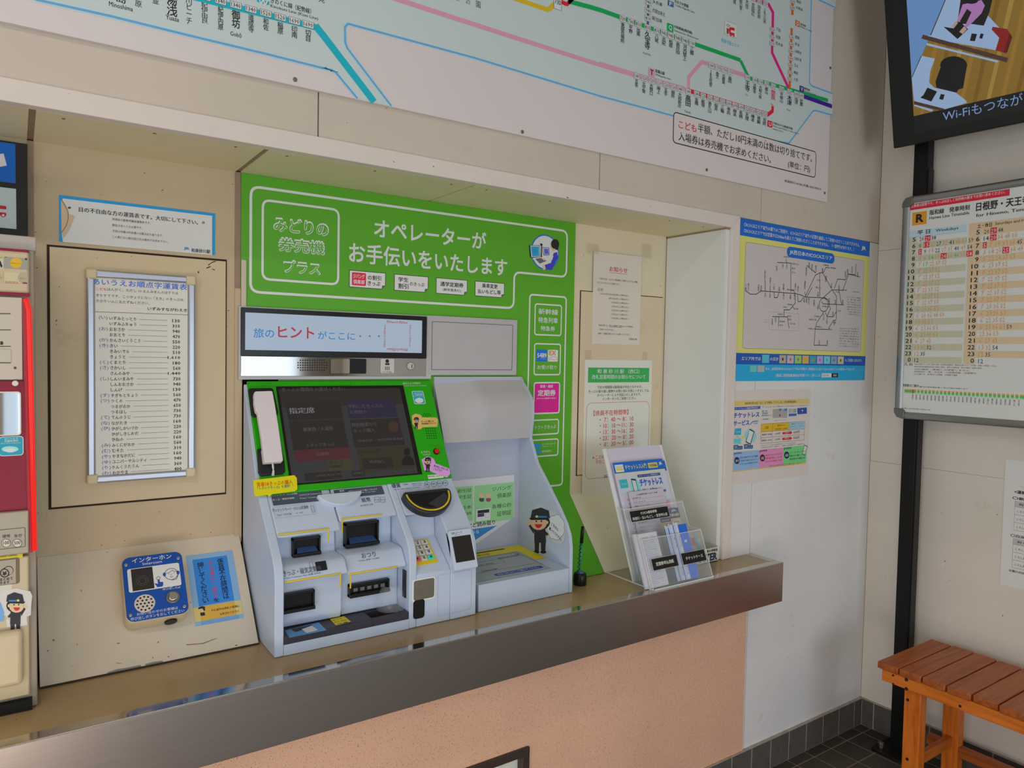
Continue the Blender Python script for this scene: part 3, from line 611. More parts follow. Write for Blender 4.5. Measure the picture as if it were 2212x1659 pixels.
q.rect(982, 618, 1342, 772, '2B2523', 1, .004); q.rect(988, 622, 1175, 768, MIR, 2, .003); q.rect(1180, 622, 1336, 766, '0C0B0B', 2, .003)
q.put('camera_window', tm); q = PR(PL((0, .2425, 0), (1, 0, 0), (0, 0, 1)), UZ, h=.0003, ill=.6)
q.rect(1480, 618, 1622, 770, 'AFABA8', 1, .002); q.ring(1482, 620, 1620, 768, .002, .0006, '3A3634'); ellp(q, 1550, 645, 18, 18, '1A1818', 3); q.poly([(1530, 668), (1545, 662), (1550, 674), (1557, 662), (1572, 668), (1572, 684), (1530, 684)], '1A1818', 3)
for x in (1530, 1547, 1564): q.rect(x, 698, x+7, 735, '3A3634', 3)
q.T('マイク/Mic', 1500, 762, 1600, 760, 16, '2A2624', .01, res=1)
q.put('microphone_label', tm); q = PR(PL((0, .2425, 0), (1, 0, 0), (0, 0, 1)), UZ, h=.0003, ill=.6)
ellp(q, 1783, 695, 38, 38, 'A9A6A2', 1); ellp(q, 1783, 695, 38, 38, '3A3634', 2, w=.001); ellp(q, 1783, 695, 28, 28, '8A8682', 2, w=.0006); q.rect(1791, 680, 1799, 712, '1A1614', 3)
q.put('key_lock', tm)
# ------------------------------------------------------------------ handset
hs = thing('telephone_handset', 'white telephone handset with a short cord resting in the black cradle of the ticket machine', 'handset', tuple(PG.p(-2.22, .15, .03)))
HW = mat('B9AFB2', .4)
HL = PG.lift(.034); Hq = PR(HL, Zg)
pts = [Hq.q(*p) for p in ((228, 955), (240, 945), (395, 940), (410, 946), (435, 1080), (470, 1300), (516, 1630), (505, 1645), (340, 1655), (328, 1645), (300, 1400), (262, 1160), (244, 1140), (228, 1060))]
MB().prismP(PG, pts, .020, .034, HW).put('grip', hs, bevel=.003, seg=3)
b = MB(); n = len(pts)
for lo, hi in ((930, 1120), (1480, 1645)):
    sel = [Hq.q(*p) for p in (((234, 955), (405, 948), (425, 1080), (260, 1105)) if lo == 930 else ((318, 1500), (490, 1490), (508, 1628), (336, 1640)))]
    MB().prismP(PG, sel, .0085, .021, HW).put('earpiece' if lo == 930 else 'mouthpiece', hs, bevel=.002)
a = PR(HL, Zm).q(335, 66); c = PR(PG.lift(.012), Zm).q(330, 172)
MB().tube([PG.p(a[0], a[1]+.004, .026), PG.p(a[0], a[1]-.012, .026), PG.p(c[0], c[1]+.008, .020), PG.p(c[0], c[1], .012)], [.0022, .0024, .0024, .0034], HW).put('cord', hs, smooth=True)
# ------------------------------------------------------------------ document reader beside the ticket machine
DX0, DX1 = -1.7759, -1.4756
dr = thing('document_reader', 'tall grey document reader booth with curved hood joined to the right of the ticket machine', 'document reader', (-1.63, .1, ZC))
GRY = mat('959FAD', .42, var=.02, sc=10); GRYH = mat('979596', .45, var=.02)
Zd = (900, 640, 2.5143); PI_ = PL((0, .245, 0), (1, 0, 0), (0, 0, 1)); d = PR(PI_, Zd, h=.0003, ill=.6)
t0, t1 = d.q(62, 103), d.q(543, 432)
MB().box((t0[0], .2452, t1[1]+.002), (t1[0], .2525, t0[1]), GRYH).put('upper_housing', dr, bevel=.0015)
d.uring(rrpts(d.q(85, 137)[0], d.q(522, 400)[1], d.q(522, 152)[0], d.q(85, 137)[1], .0005), .0016, '5C5A5A', 1); d.put('panel_seam', dr)
side = [(.2525, .7715), (.2525, 1.352), (.2400, 1.335), (.2130, 1.312), (.196, 1.292), (.1870, 1.268), (.1865, 1.23), (.1946, 1.1752), (.158, 1.105), (.10, 1.047), (.046, .991), (.018, .957), (.002, .928), (-.004, .895), (-.005, .7715)]
MB().prism(side, DX1-.010, DX1, GRY).put('side_panel', dr, bevel=.0012)
NX, rp = 22, side[1:8]
vs = []; fs = []; lp = [(.2525+(.185-.2525)*k/6, 1.352+(1.1757-1.352)*k/6) for k in range(7)]
for i in range(NX+1):
    t = i/NX; w = min(1, max(0, (t-.12)/.55)); w = w*w*(3-2*w); x = DX0+(DX1-.010-DX0)*t
    for k in range(7):
        ww = w if k else 1; kk = min(1, max(0, w*1.6-abs(k-3)*.1)); vs.append((x, lp[k][0]+(rp[k][0]-lp[k][0])*kk, lp[k][1]+(rp[k][1]-lp[k][1])*kk))
for i in range(NX):
    for k in range(6): a = i*7+k; fs.append((a, a+7, a+8, a+1)[::-1])
n0 = len(vs)
for i in range(NX+1): vs.append((vs[i*7+6][0], .2525, vs[i*7+6][2]))
for i in range(NX): fs.append((i*7+6, n0+i, n0+i+1, (i+1)*7+6)[::-1])
h = mesh('hood', vs, fs, GRYH, dr); 
for p in h.data.polygons: p.use_smooth = True
h.data.set_sharp_from_angle(angle=math.radians(35))
box('back_panel', (DX0, .2455, .78), (DX1-.010, .2525, 1.352), mat('9397A4', .5), dr)
MB().prism([(-.003, .7715), (-.003, .8394), (.2452, .850), (.2452, .7715)], DX0, DX1-.0105, GRY).put('reading_table', dr, bevel=.0015)
Zt = (1020, 1020, 5.927)
q = PR(PI_, Zt, h=.0008, ill=.58)
q.poly([(-400, 125), (535, 30), (535, 580), (60, 910), (-400, 900)], 'B4B3B6', 1)
GL = '7FB07C'
for x0, y0, x1, y1 in ((25, 165, 525, 375), (25, 385, 525, 600), (-330, 205, 5, 400), (-330, 420, 5, 620)):
    q.rect(x0, y0+ (10 if x0 > 0 else 0), x1, y1, GL, 2, .003)
q.T('ジパング', 255, 245, 495, 205, 55, '22251F', 0).T('倶楽部', 315, 335, 495, 315, 62, '22251F', 0).T('各種公的', 250, 470, 495, 440, 55, '22251F', 0).T('証明証', 315, 565, 495, 545, 62, '22251F', 0)
q.T('割引証', -190, 268, -10, 258, 50, '22251F', 0).T('学生証', -190, 350, -10, 335, 50, '22251F', 0).T('日本', -140, 480, -10, 465, 45, '22251F', 0).T('所持', -140, 560, -10, 545, 45, '22251F', 0)
q.T('など読み取り', -60, 715, 290, 670, 62, '1C1C1E', .02); q.poly([(-200, 760), (315, 683), (50, 860), (-200, 1000)], '2E6FA8', 2); q.T('こちら', -60, 800, 85, 775, 45, 'C9D4DA', .02)
for cx_, col_ in ((118, '3A4A44'), (205, '8A4050')): ellp(q, cx_, 350, 34, 30, col_, 3, n=10); ellp(q, cx_, 300, 36, 32, 'CC9C84', 4, n=12)
q.rect(52, 478, 228, 605, 'C0C2C4', 3, .001).rect(66, 490, 215, 512, '23242A', 4).rect(66, 535, 150, 543, '23242A', 4).rect(66, 555, 150, 563, '23242A', 4).ring(170, 520, 214, 575, .0005, .0006, '6A6A70', 4)
q.put('instruction_sheet', dr)
PDt = PL((0, -.003, .8394), (1, 0, 0), (0, .248, .0106)); q = PR(PDt, Zt, h=.0006, ill=.6)
v1 = .236; 
q.urect(DX0+.002, v1-.050, DX1-.014, v1, 'CFAE15', 1); q.urect(DX1-.052, .100, DX1-.014, v1-.049, 'CFAE15', 1); q.urect(DX0+.002, v1-.018, DX1-.075, v1-.010, '17150F', 2)
q.urect(DX0+.004, .022, DX1-.056, v1-.052, '8B9097', 1); q.uring([(DX0+.006, v1-.058), (DX1-.060, v1-.058), (DX1-.060, .050)], .0016, '25357E', 2, False)
q.uring([(DX0+.01, .120), (DX1-.14, .120), (DX1-.14, v1-.075)], .0012, '26262C', 2, False); q.uring([(DX0+.01, .075), (DX1-.070, .075)], .0012, '26262C', 2, False); q.uring([(DX0+.02, .150), (DX1-.075, .150)], .0010, '26262C', 2, False)
q.U('運転免許証・学生証', DX0+.05, .124, .075, .008, '2A2A30', 0, res=1); q.U('障害者手帳 身分証明書', DX0+.16, .152, .075, .007, '2A2A30', 0, res=1); q.U('各種証明書', DX0+.06, .079, .05, .008, '2A2A30', 0, res=1); q.U('V', DX1-.078, v1-.078, .014, .012, '25357E', .03)
q.upoly(rrpts(DX0+.075, .034, DX1-.070, .052, .009), '2B3C8E', 2); q.U('おもてを上にして置いてください', DX0+.085, .038, .135, .010, 'B9C0DA', .01, res=1)
q.U('身分証', DX0+.12, v1-.040, .04, .012, '3A3312', 0, res=1)
q.put('table_print', dr)
PSd = PL((DX1-.010, 0, 0), (0, -1, 0), (0, 0, 1)); q = PR(PSd, Zt, h=.0006, ill=.6)
st = [(840, 400), (900, 410), (960, 490), (1060, 500), (1150, 560), (1215, 700), (1180, 880), (1130, 925), (1060, 900), (960, 800), (925, 840), (895, 965), (850, 978), (815, 930), (790, 760), (735, 660), (735, 570), (790, 450)]
q.poly(st, 'A9ABAE', 1)
attendant(q, 868, 722, 190, 1, 2)
cl = []
for k in range(48):
    a = k/48*2*math.pi; r = 1+.11*abs(math.sin(a*3.5)); cl.append((1075+105*r*math.cos(a), 705+150*r*math.sin(a)))
q.poly(cl, 'B9C6C2', 2); q.uring([q.q(*p) for p in cl], .0009, '17181A', 3)
qq = PR(PSd.rot(1020+1080/5.927, 1020+700/5.927, -20), Zt, h=.0006, ill=.6)
for t, x0, y0, x1, y1, h_ in (('こちらに', 1012, 672, 1122, 700, 42), ('置いてください。', 985, 730, 1165, 800, 42)):
    qq.T(t, x0, y0, x1, y1, h_, '1A1A1E', .02, L=5)
q.b.add(qq.b.v, qq.b.f, mat('1A1A1E', .45, ill=.6)); q.put('attendant_sticker', dr)
# ------------------------------------------------------------------ green sign panel around the machine
gs = thing('green_sign_panel', 'bright green sign panel with white lettering lining the niche behind the ticket machine', 'sign', (-1.8, YN-.003, .98))
GX, GXr = -2.2889, -1.2826
PGs = PL((0, YN-.004, 0), (1, 0, 0), (0, 0, 1))
MB().box((GX, YN-.004, 1.37), (GXr, YN, ZT-.0005), GREEN).box((-2.2, YN-.004, KZ), (GXr, YN, 1.37), GREEN).put('panel', gs)
MB().prism([(YN-.004, KZ), (YN, KZ), (FYF+.005, ZC+.0015), (FYF, ZC+.0015)], DX1+.001, GXr, GREEN).put('sloped_foot', gs)
Z1 = (500, 350, 2.9105); WH = 'B9BDAF'
q = PR(PGs, Z1, h=.0003, ill=.42)
def Q(x, y, z=Z1): q.Z = z; return q.q(x, y)
o = [Q(122, 152), Q(2110, 435), Q(2105, 722), Q(1778, 693), Q(1773, 918), Q(128, 818)]
L_ = o[0][0]; T_ = (o[0][1]+o[1][1])/2; R__ = (o[1][0]+o[2][0])/2; s_ = (o[2][1]+o[3][1])/2; x_ = (o[3][0]+o[4][0])/2; B_ = (o[4][1]+o[5][1])/2
def rpath(P, r, n=5):
    out = []
    for i, p in enumerate(P):
        p = V(p); a = (V(P[i-1])-p).normalized(); c = (V(P[(i+1) % len(P)])-p).normalized(); s1 = p+a*r; e1 = p+c*r
        for k in range(n+1):
            t = k/n; out.append(tuple(s1*(1-t)**2+p*2*t*(1-t)+e1*t*t))
    return out
q.uring(rpath([(L_, T_), (R__, T_), (R__, s_), (x_, s_), (x_, B_), (L_, B_)], .022), .0062, WH, 1)
a, c = Q(197, 238), Q(670, 780); e = Q(668, 300)
q.uring(rpath([(a[0], (a[1]+e[1])/2), (c[0], (a[1]+e[1])/2), (c[0], c[1]+.004), (a[0], c[1]+.004)], .018), .0055, WH, 1)
for t, x0, y0, x1, y1, hh in (('みどりの', 262, 435, 612, 450, 98), ('券売機', 292, 560, 588, 578, 95), ('プラス', 325, 695, 560, 712, 85)):
    q.T(t, x0, y0, x1, y1, hh, WH, .062, L=2, res=3); k = 6
    a = Q(x0+k, y0-k*.7); c = Q(x1-k, y1-k*.7); e = Q(x0, y0-hh+k*1.4)
    q._t(glyphs(t, .012, False, 3), a[0], a[1], c[0]-a[0], e[1]-a[1]-.001, GREEN, 4)
q.T('オペレーターが', 895, 470, 1600, 525, 118, WH, .028, L=2, res=3).T('お手伝いをいたします', 738, 630, 1732, 695, 128, WH, .028, L=2, res=3)
for i, (x0, y0, x1, y1) in enumerate(((742, 678, 966, 800), (1025, 703, 1234, 820), (1288, 726, 1480, 838), (1533, 747, 1713, 853))):
    a, c = Q(x0, y0), Q(x1, y1); u0, v1_, u1, v0 = a[0], a[1]-.001, c[0], c[1]; fo = .010
    q.upoly([(u0-.001, v0-.001), (u1-fo, v0-.001), (u1+.001, v0+fo), (u1+.001, v1_+.001), (u0-.001, v1_+.001)], '2A2624', 1); q.upoly([(u0+.0006, v0+.0006), (u1-fo, v0+.0006), (u1-.0006, v0+fo), (u1-.0006, v1_-.0006), (u0+.0006, v1_-.0006)], 'A9A2A0', 2); q.upoly([(u1-fo, v0), (u1, v0+fo), (u1-fo*.9, v0+fo*.9)], '4A4644', 3)
bk = '1B1918'
q.rect(757, 692, 845, 780, 'B01C34', 3, .003); q.T('ジパング', 765, 730, 836, 738, 28, 'D8C8C8', .02, L=4).T('倶楽部', 765, 765, 836, 770, 28, 'D8C8C8', .02, L=4)
q.T('の割引', 856, 740, 940, 747, 30, bk, .03).T('きっぷ', 856, 775, 935, 783, 28, bk, .03).T('学生', 1048, 752, 1112, 757, 30, bk, .03).T('割引', 1048, 795, 1112, 800, 34, bk, .03).T('のきっぷ', 1120, 777, 1212, 783, 24, bk, .02)
q.T('通学定期券', 1312, 780, 1458, 793, 30, bk, .03).T('(新年度含む)', 1328, 812, 1442, 820, 20, bk, .02).T('乗車変更', 1575, 790, 1673, 797, 28, bk, .03).T('払いもどし等', 1548, 825, 1692, 836, 28, bk, .03)
# operator pictogram
z2 = (1120, 480, 11.85); q.Z = z2
c = q.q(680, 770); rx = abs(q.q(1040, 780)[0]-q.q(318, 770)[0])/2; ry = rx
cp = [(c[0]+rx*math.cos(k*.2618), c[1]+ry*math.sin(k*.2618)) for k in range(24)]
q.upoly(cp, '14509E', 2); q.upoly([(c[0]+(x-c[0])*.93, c[1]+(y-c[1])*.93) for x, y in cp], 'BDB6B4', 3)
q.poly([(262, 590), (545, 590), (545, 900), (320, 915), (285, 880)], '23242A', 4).poly([(300, 600), (535, 605), (530, 885), (325, 895)], 'B5B8BC', 5).poly([(315, 618), (522, 628), (520, 868), (345, 880)], '1F7AA8', 6)
for k in range(5): q.rect(350, 690+k*26, 480, 700+k*26, '14406A', 7)
q.poly([(545, 545), (612, 550), (605, 615), (560, 600)], '17171B', 5).poly([(572, 610), (600, 610), (600, 900), (560, 900)], '3A3A40', 5)
q.poly([(600, 640), (778, 650), (790, 840), (640, 850)], '23242A', 5).poly([(612, 655), (765, 660), (778, 825), (650, 832)], 'B5B8BC', 6).poly([(640, 675), (755, 680), (770, 815), (660, 818)], '3A4FA8', 7)
q.poly([(350, 930), (560, 890), (850, 990), (520, 1095)], 'BDBDC0', 5).poly([(420, 940), (560, 915), (740, 985), (540, 1060)], '4A4A50', 6)
q.poly([(900, 790), (985, 760), (1005, 900), (960, 1000), (900, 1110), (850, 1230), (700, 1200), (665, 1095), (830, 1040), (850, 900)], '2C2F92', 7).poly([(860, 830), (890, 870), (850, 980), (720, 1010), (690, 970), (800, 940)], 'C8C4C4', 8).poly([(600, 945), (650, 930), (690, 970), (660, 985)], 'C9907A', 8)
q.poly([(820, 560), (900, 540), (960, 700), (880, 740), (835, 690), (810, 640)], 'C08A74', 8); ellp(q, 930, 560, 105, 125, '1B1716', 9); q.poly([(900, 580), (1030, 600), (1000, 720), (940, 700)], '1B1716', 9).poly([(880, 740), (970, 710), (985, 760), (900, 790)], 'C8C4C4', 9).poly([(615, 1090), (665, 1090), (680, 1220), (620, 1215)], 'C9907A', 7)
# tall column at the right
z3 = (1140, 630, 4.48); q.Z = z3
a, c = q.q(20, 32), q.q(372, 50); b0 = q.q(340, 1900); zz = (1140, 630, 4.48)
bot = PR(PGs, (1020, 1020, 5.927)).q(1155, 160)
q.uring(rpath([(a[0], (a[1]+c[1])/2), (c[0], (a[1]+c[1])/2), (c[0], bot[1]), (a[0], bot[1])], .012), .0052, WH, 1)
def rb(x0, y0, x1, y1, fill=None):
    a, c = q.q(x0, y0), q.q(x1, y1)
    if fill: q.upoly(rrpts(a[0], c[1], c[0], a[1], .007), fill, 1)
    q.uring(rrpts(a[0], c[1], c[0], a[1], .007), .0042, WH, 2)
rb(72, 118, 320, 425); q.T('新幹線', 102, 218, 292, 222, 58, WH, .02).T('特急列車', 100, 300, 290, 303, 55, WH, .02).T('特急券', 125, 378, 262, 380, 48, WH, .02)
rb(66, 503, 310, 803); q.rect(85, 560, 182, 676, '1453A8', 2, .001).rect(195, 562, 290, 678, 'BDB6AC', 2, .003).T('5489', 90, 638, 180, 638, 42, 'D4DAE0', .035).T('サービス', 122, 655, 170, 655, 11, 'D4DAE0', .02, res=1).T('e 5489', 100, 600, 165, 600, 7, 'D4DAE0', .0, res=1).T('EX', 206, 615, 272, 615, 44, 'C4611A', .035)
q.uring([q.q(*p) for p in ((200, 665), (215, 640), (250, 625), (285, 640), (288, 655), (250, 660), (215, 650))], .0012, 'C4611A', 3, False); q.T('お受け取り', 92, 752, 278, 750, 42, WH, .01)
rb(62, 882, 302, 1172, 'A8156E'); q.T('新規・継続', 120, 932, 242, 932, 30, WH, .015).T('定期券', 95, 1012, 268, 1008, 62, WH, .03).T('(ICOCA 定期券も含む)', 86, 1045, 272, 1045, 20, WH, .01, res=1)
rb(-40, 1250, 294, 1372); q.T('トクトクきっぷ', 72, 1333, 272, 1328, 38, WH, .015)
rb(-40, 1445, 290, 1580); q.rect(60, 1475, 125, 1515, '1F6FA8', 2).rect(60, 1535, 122, 1565, '1F6FA8', 2).T('クレジットカード', 138, 1488, 268, 1482, 20, WH, .01).T('(取扱可能カード)', 140, 1506, 220, 1503, 10, WH, 0, res=1).T('領収書発行', 136, 1558, 226, 1554, 22, WH, .01)
q.put('white_lettering', gs)
box('edge_strip', (GX, YN-.009, 1.372), (GX+.0125, YN-.0042, 1.628), mat('A59C86', .4), gs, bevel=.003)
# ------------------------------------------------------------------ access doors in the niche
PN = PL((0, YN, 0), (1, 0, 0), (0, 0, 1))
def door(name, tl, br, gapw, mp, inset=.0):
    o = struct(name); q = PR(PN); a = q.q(*tl); c = q.q(*br)
    MB().box((a[0], YN-.0015, c[1]), (c[0], YN+.0, a[1]), DARKGAP).put('gap', o)
    box('panel', (a[0]+gapw, YN-.005, c[1]+gapw), (c[0]-gapw*.6, YN-.001, a[1]-gapw), mp, o, bevel=.001)
    return o
a = PR(PN).q(97.5, 526.6); c = PR(PN).q(487, 1067)
door('door_1', (101, 528), (488, 1067), .0045, mat('AA9A7E', .45, var=.06, sc=4, dirt=.45))
door('door_2', (1253, 627), (1421, 1010), .0026, mat('B3A389', .45, var=.06, sc=4, dirt=.5))
# ------------------------------------------------------------------ sign with the blue border
PB = PL((0, YN-.002, 0), (1, 0, 0), (0, 0, 1)); Zb = (0, 300, 3.95)
bs = thing('bordered_notice_sign', 'small white sign with a blue border and rust stains above the left hatch', 'sign', (-2.5, YN-.002, 1.45))
q = PR(PB, Zb, h=.0002, ill=.42)
a = q.q(503, 480); c = q.q(1834, 990); b0 = q.q(505, 880); tr = q.q(1834, 635)
u0, u1, v1, v0 = a[0], c[0], (a[1]+tr[1])/2, (b0[1]+c[1])/2
box('plate', (u0, YN-.002, v0), (u1, YN-.0002, v1), mat('ABA39F', .35, ill=.42), bs)
bw = .0062; q.urect(u0, v1-bw, u1, v1, '1470AC', 1).urect(u0, v0, u0+bw, v1-bw, '1470AC', 1).urect(u1-bw, v0, u1, v1-bw, '1470AC', 1)
q.poly([(520, 510), (560, 560), (590, 640), (640, 660), (600, 760), (560, 830), (530, 850), (525, 800)], '9B8871', 1)
q.uring([q.q(*p) for p in ((520, 515), (555, 570), (580, 620), (582, 680), (565, 740), (525, 800))], .0012, '5A4326', 2, False)
ellp(q, 592, 588, 14, 10, '4A3A28', 2, n=10); ellp(q, 1735, 715, 14, 12, '6E6660', 2, n=10)
q.T('目の不自由な方の運賃表です。大切にして下さい。', 672, 622, 1690, 708, 42, '1A1716', .02, res=2)
for i, (t, x1) in enumerate((('和泉砂川駅券売機用運賃表です。', 1285), ('駅名はあいうえお順です。', 1215), ('子供は半額10円未満のは数は切り捨てます。', 1390), ('この表にない駅は窓口又は車内でお求め下さい。', 1438))):
    y = 696+i*50; q.T(t, 958, y, x1, y+(x1-958)*.075, 22, '2A2522', .0, res=1)
q.T('JR', 1568, 950, 1616, 955, 28, '1470AC', .05).T('和泉砂川駅', 1632, 966, 1795, 975, 34, '1A1716', .02)
q.put('lettering', bs)
# ------------------------------------------------------------------ braille fare board
fb = thing('braille_fare_board', 'tall white fare table in an aluminium frame with beige corners on the left hatch', 'fare board', (-2.45, YN-.006, 1.1))
Zf = (160, 570, 3.317); FYb = YN-.020; PFb = PL((0, FYb, 0), (1, 0, 0), (0, 0, 1)); q = PR(PFb, Zf, h=.0003, ill=.46)
a, c = q.q(80, 40), q.q(874, 1500); b0 = q.q(102, 1602); tr = q.q(866, 100)
u0, u1, v1, v0 = (a[0]+b0[0])/2, (c[0]+tr[0])/2, (a[1]+tr[1])/2+.002, (b0[1]+c[1])/2
AL = mat('9C9DA4', .3, metal=.6, ill=.7); CRN = mat('A59C7E', .5, ill=.5)
box('sheet', (u0+.010, FYb+.004, v0+.010), (u1-.010, YN-.0055, v1-.010), mat('B3ABA2', .4, ill=.46), fb)
fw = .016
for n_, x0, z0, x1, z1 in (('frame_rail', u0+fw, v1-fw, u1-fw, v1), ('frame_rail', u0+fw, v0, u1-fw, v0+fw), ('frame_rail', u0, v0+fw, u0+fw, v1-fw), ('frame_rail', u1-fw, v0+fw, u1, v1-fw)):
    box(n_, (x0, FYb-.001, z0), (x1, YN-.0055, z1), AL, fb, bevel=.004, seg=3)
for x0 in (u0-.001, u1-fw-.004):
    for z0 in (v0-.001, v1-fw-.004): box('frame_corner', (x0, FYb-.002, z0), (x0+fw+.005, YN-.0055, z0+fw+.005), CRN, fb, bevel=.004, seg=3)
q = PR(PFb.lift(-.004), Zf, h=.0003, ill=.46)
q.T('あいうえお順点字運賃表', 130, 148, 810, 175, 46, '2350A8', .008, res=2)
q.T('こども', 157, 188, 232, 192, 20, 'B02A2A', .02, res=1).T('はんがく、ただし 10 えんみまんのはすうは', 238, 192, 745, 215, 22, '2E3648', 0, res=1).T('きりすてです。このひょうにない「えき」のきっぷは、', 158, 235, 790, 258, 22, '2E3648', 0, res=1).T('かかりいんにおたずねください。', 158, 275, 540, 288, 22, '2E3648', 0, res=1)
q.T('いずみすながわえき', 527, 332, 808, 340, 24, '1A1A1A', .015, res=2); q.line([(128, 342), (822, 366)], .0008, '3A3632')
FA = [('い', 'いずみとっとり', 130), ('', 'いずみふちゅう', 310), ('お', 'おおさか', 940), ('', 'おおとり', 470), ('か', 'かんさいくうこう', 550), ('き', 'きい', 220), ('', 'きみいでら', 510), ('', 'きょうと', 1610), ('く', 'くまとり', 180), ('さ', 'さかいし', 560), ('', 'さんのみや', 1440), ('し', 'しんいまみや', 730), ('', 'しんおおさか', 940), ('', 'しんげ', 130), ('す', 'すぎもとちょう', 560), ('つ', 'つくの', 470), ('', 'つるがおか', 650), ('', 'つるはし', 730), ('て', 'てんのうじ', 730), ('な', 'ながたき', 160), ('ひ', 'ひがしかいづか', 220), ('', 'ひがしきしわだ', 220), ('', 'ひねの', 160), ('み', 'みくにがおか', 560), ('む', 'むそた', 310), ('や', 'やまなかだに', 160), ('ゆ', 'ユニバーサルシティ', 940), ('り', 'りんくうたうん', 360), ('わ', 'わかやま', 400)]
for i, (k, n_, f) in enumerate(FA):
    yl = 402+i*39.6; xl = 252+i*.85; yr = 413+i*37.8; xr = 758+i*.45
    a = q.q(xl, yl); e = q.q(xr, yr); vv = a[1]*.5+e[1]*.5 if 0 else a[1]
    wch = .0079*.93
    q.U(n_, a[0], vv, wch*len(n_), .0078, '1D1A1A', .01, res=1)
    if k: q.U('(%s)' % k, a[0]-.0195, vv-.0008, .0165, .0092, '3C4C86', 0, res=1)
    t = '%d' % f if f < 1000 else '%d,%03d' % (f//1000, f % 1000); w = .0052*len(t)
    q.U(t, e[0]-w, vv, w, .0072, '1D1A1A', .02, res=1); q.urect(a[0]+wch*len(n_)+.006, vv+.0035, q.q(668+i*.5, yr)[0], vv+.0041, '55504C', 2)
q.put('lettering', fb)
# ------------------------------------------------------------------ intercom on the sloped sill
PSL = PL((0, FYF, ZC), (1, 0, 0), (0, YN-FYF, KZ-ZC)); Zi = (230, 1150, 5.53)
ic = thing('intercom', 'beige intercom box with blue face plate and silver call button on the sloped sill', 'intercom', tuple(PSL.p(-2.42, .1)))
HI = .046; PIc = PSL.lift(HI); q = PR(PIc, Zi, h=.0003, ill=.5)
a, c = q.q(178, 305), q.q(985, 955); tr = q.q(900, 225); bl_ = q.q(248, 1080)
u0, u1 = (a[0]+bl_[0])/2, (tr[0]+c[0])/2; v1, v0 = (a[1]+tr[1])/2, (bl_[1]+c[1])/2
MB().prismP(PSL, rrpts(u0-.001, v0-.001, u1+.001, v1+.001, .016), .001, HI-.0025, mat('A4967A', .4, ill=.5)).put('housing', ic, bevel=.003)
fp = MB().prismP(PSL, rrpts(u0, v0, u1, v1, .015), HI-.0025, HI, mat('14428E', .3, ill=.6)).put('face_plate', ic, bevel=.0008)
W1 = 'BDBFC2'
U_, V_ = u1-u0, v1-v0
def F(x, y): return u0+U_*x, v0+V_*y
def fr(x0, y0, x1, y1, c, L=1, r=0): a = F(x0, y0); b = F(x1, y1); q.urect(a[0], a[1], b[0], b[1], c, L, r)
def ft(t, x0, y0, w, h_, c, b=0): a = F(x0, y0); q.U(t, a[0], a[1], U_*w, V_*h_, c, b, L=4)
ft('インターホン', .16, .895, .66, .075, 'C4C9D0', .015); ft('Intercom', .33, .842, .32, .045, 'C4C9D0', .005)
fr(.07, .44, .93, .81, W1, 1, .004); fr(.13, .455, .48, .80, '23201F', 2)
for r, l in ((.011, .0006), (.007, .0008)):
    c = F(.30, .60); q.uring([(c[0]+r*math.cos(k*.3142), c[1]+r*math.sin(k*.3142)) for k in range(20)], l, '4E4946', 3)
c = F(.78, .64); nv = '173C84'
q.uring([(c[0]+.0128*math.cos(k*.2618), c[1]+.0128*math.sin(k*.2618)) for k in range(24)], .001, '17203A', 3)
q.uring([(c[0]-.012, c[1]+.003), (c[0]-.004, c[1]+.004), (c[0]+.003, c[1]+.008), (c[0]+.006, c[1]+.005), (c[0]+.012, c[1]+.004)], .0008, '17203A', 3, False)
for s__ in (-1, 1): q.upoly([(c[0]+s__*.0135+.003*math.cos(k*.5236), c[1]+.001+.0045*math.sin(k*.5236)) for k in range(12)], nv, 4); q.upoly([(c[0]+s__*.005+.0008*math.cos(k), c[1]+.001+.0008*math.sin(k)) for k in range(6)], '17203A', 4)
q.uring([(c[0]-.003, c[1]-.006), (c[0], c[1]-.0072), (c[0]+.003, c[1]-.006)], .0008, '17203A', 4, False); q.uring([(c[0]+.0135, c[1]-.003), (c[0]+.009, c[1]-.013), (c[0]-.001, c[1]-.0145)], .0009, '17203A', 4, False); q.uring([(c[0], c[1]), (c[0]-.001, c[1]-.003), (c[0]+.001, c[1]-.003)], .0005, '17203A', 4, False)
c = F(.56, .54); q.upoly([(c[0]+x*.001, c[1]+y*.001) for x, y in ((-2, 6), (2, 6), (2, 0), (8, -1), (8, -7), (6, -11), (-4, -11), (-6, -6), (-9, -2), (-6, -2), (-2, -4))], nv, 3); q.uring([(c[0]+.0035*math.cos(k*.5236), c[1]+.009+.0035*math.sin(k*.5236)) for k in range(12)], .0009, nv, 3)
ft('呼び出し/Call', .61, .395, .29, .035, 'C4C9D0', 0); c = F(.755, .435); q.upoly([(c[0]+.0016*math.cos(k*.785), c[1]+.0016*math.sin(k*.785)) for k in range(8)], '6FC08A', 3)
ft('お問い合わせのお客様は', .16, .075, .66, .045, 'C4C9D0', 0); ft('呼び出しボタンをおしてください', .06, .015, .86, .048, 'C4C9D0', 0)
c = F(.30, .245); rs = .0195; q.upoly([(c[0]+rs*math.cos(k*.2618), c[1]+rs*math.sin(k*.2618)) for k in range(24)], 'A39A92', 2)
for r, n_ in ((0, 1), (.0075, 6), (.0145, 12)):
    for k in range(n_):
        a = 2*math.pi*k/n_; q.upoly([(c[0]+r*math.cos(a)+.0021*math.cos(j*.785), c[1]+r*math.sin(a)+.0021*math.sin(j*.785)) for j in range(8)], '1B1716', 3)
q.put('face_print', fp)
CH = mat('D8D4CE', .18, metal=1, ill=1)
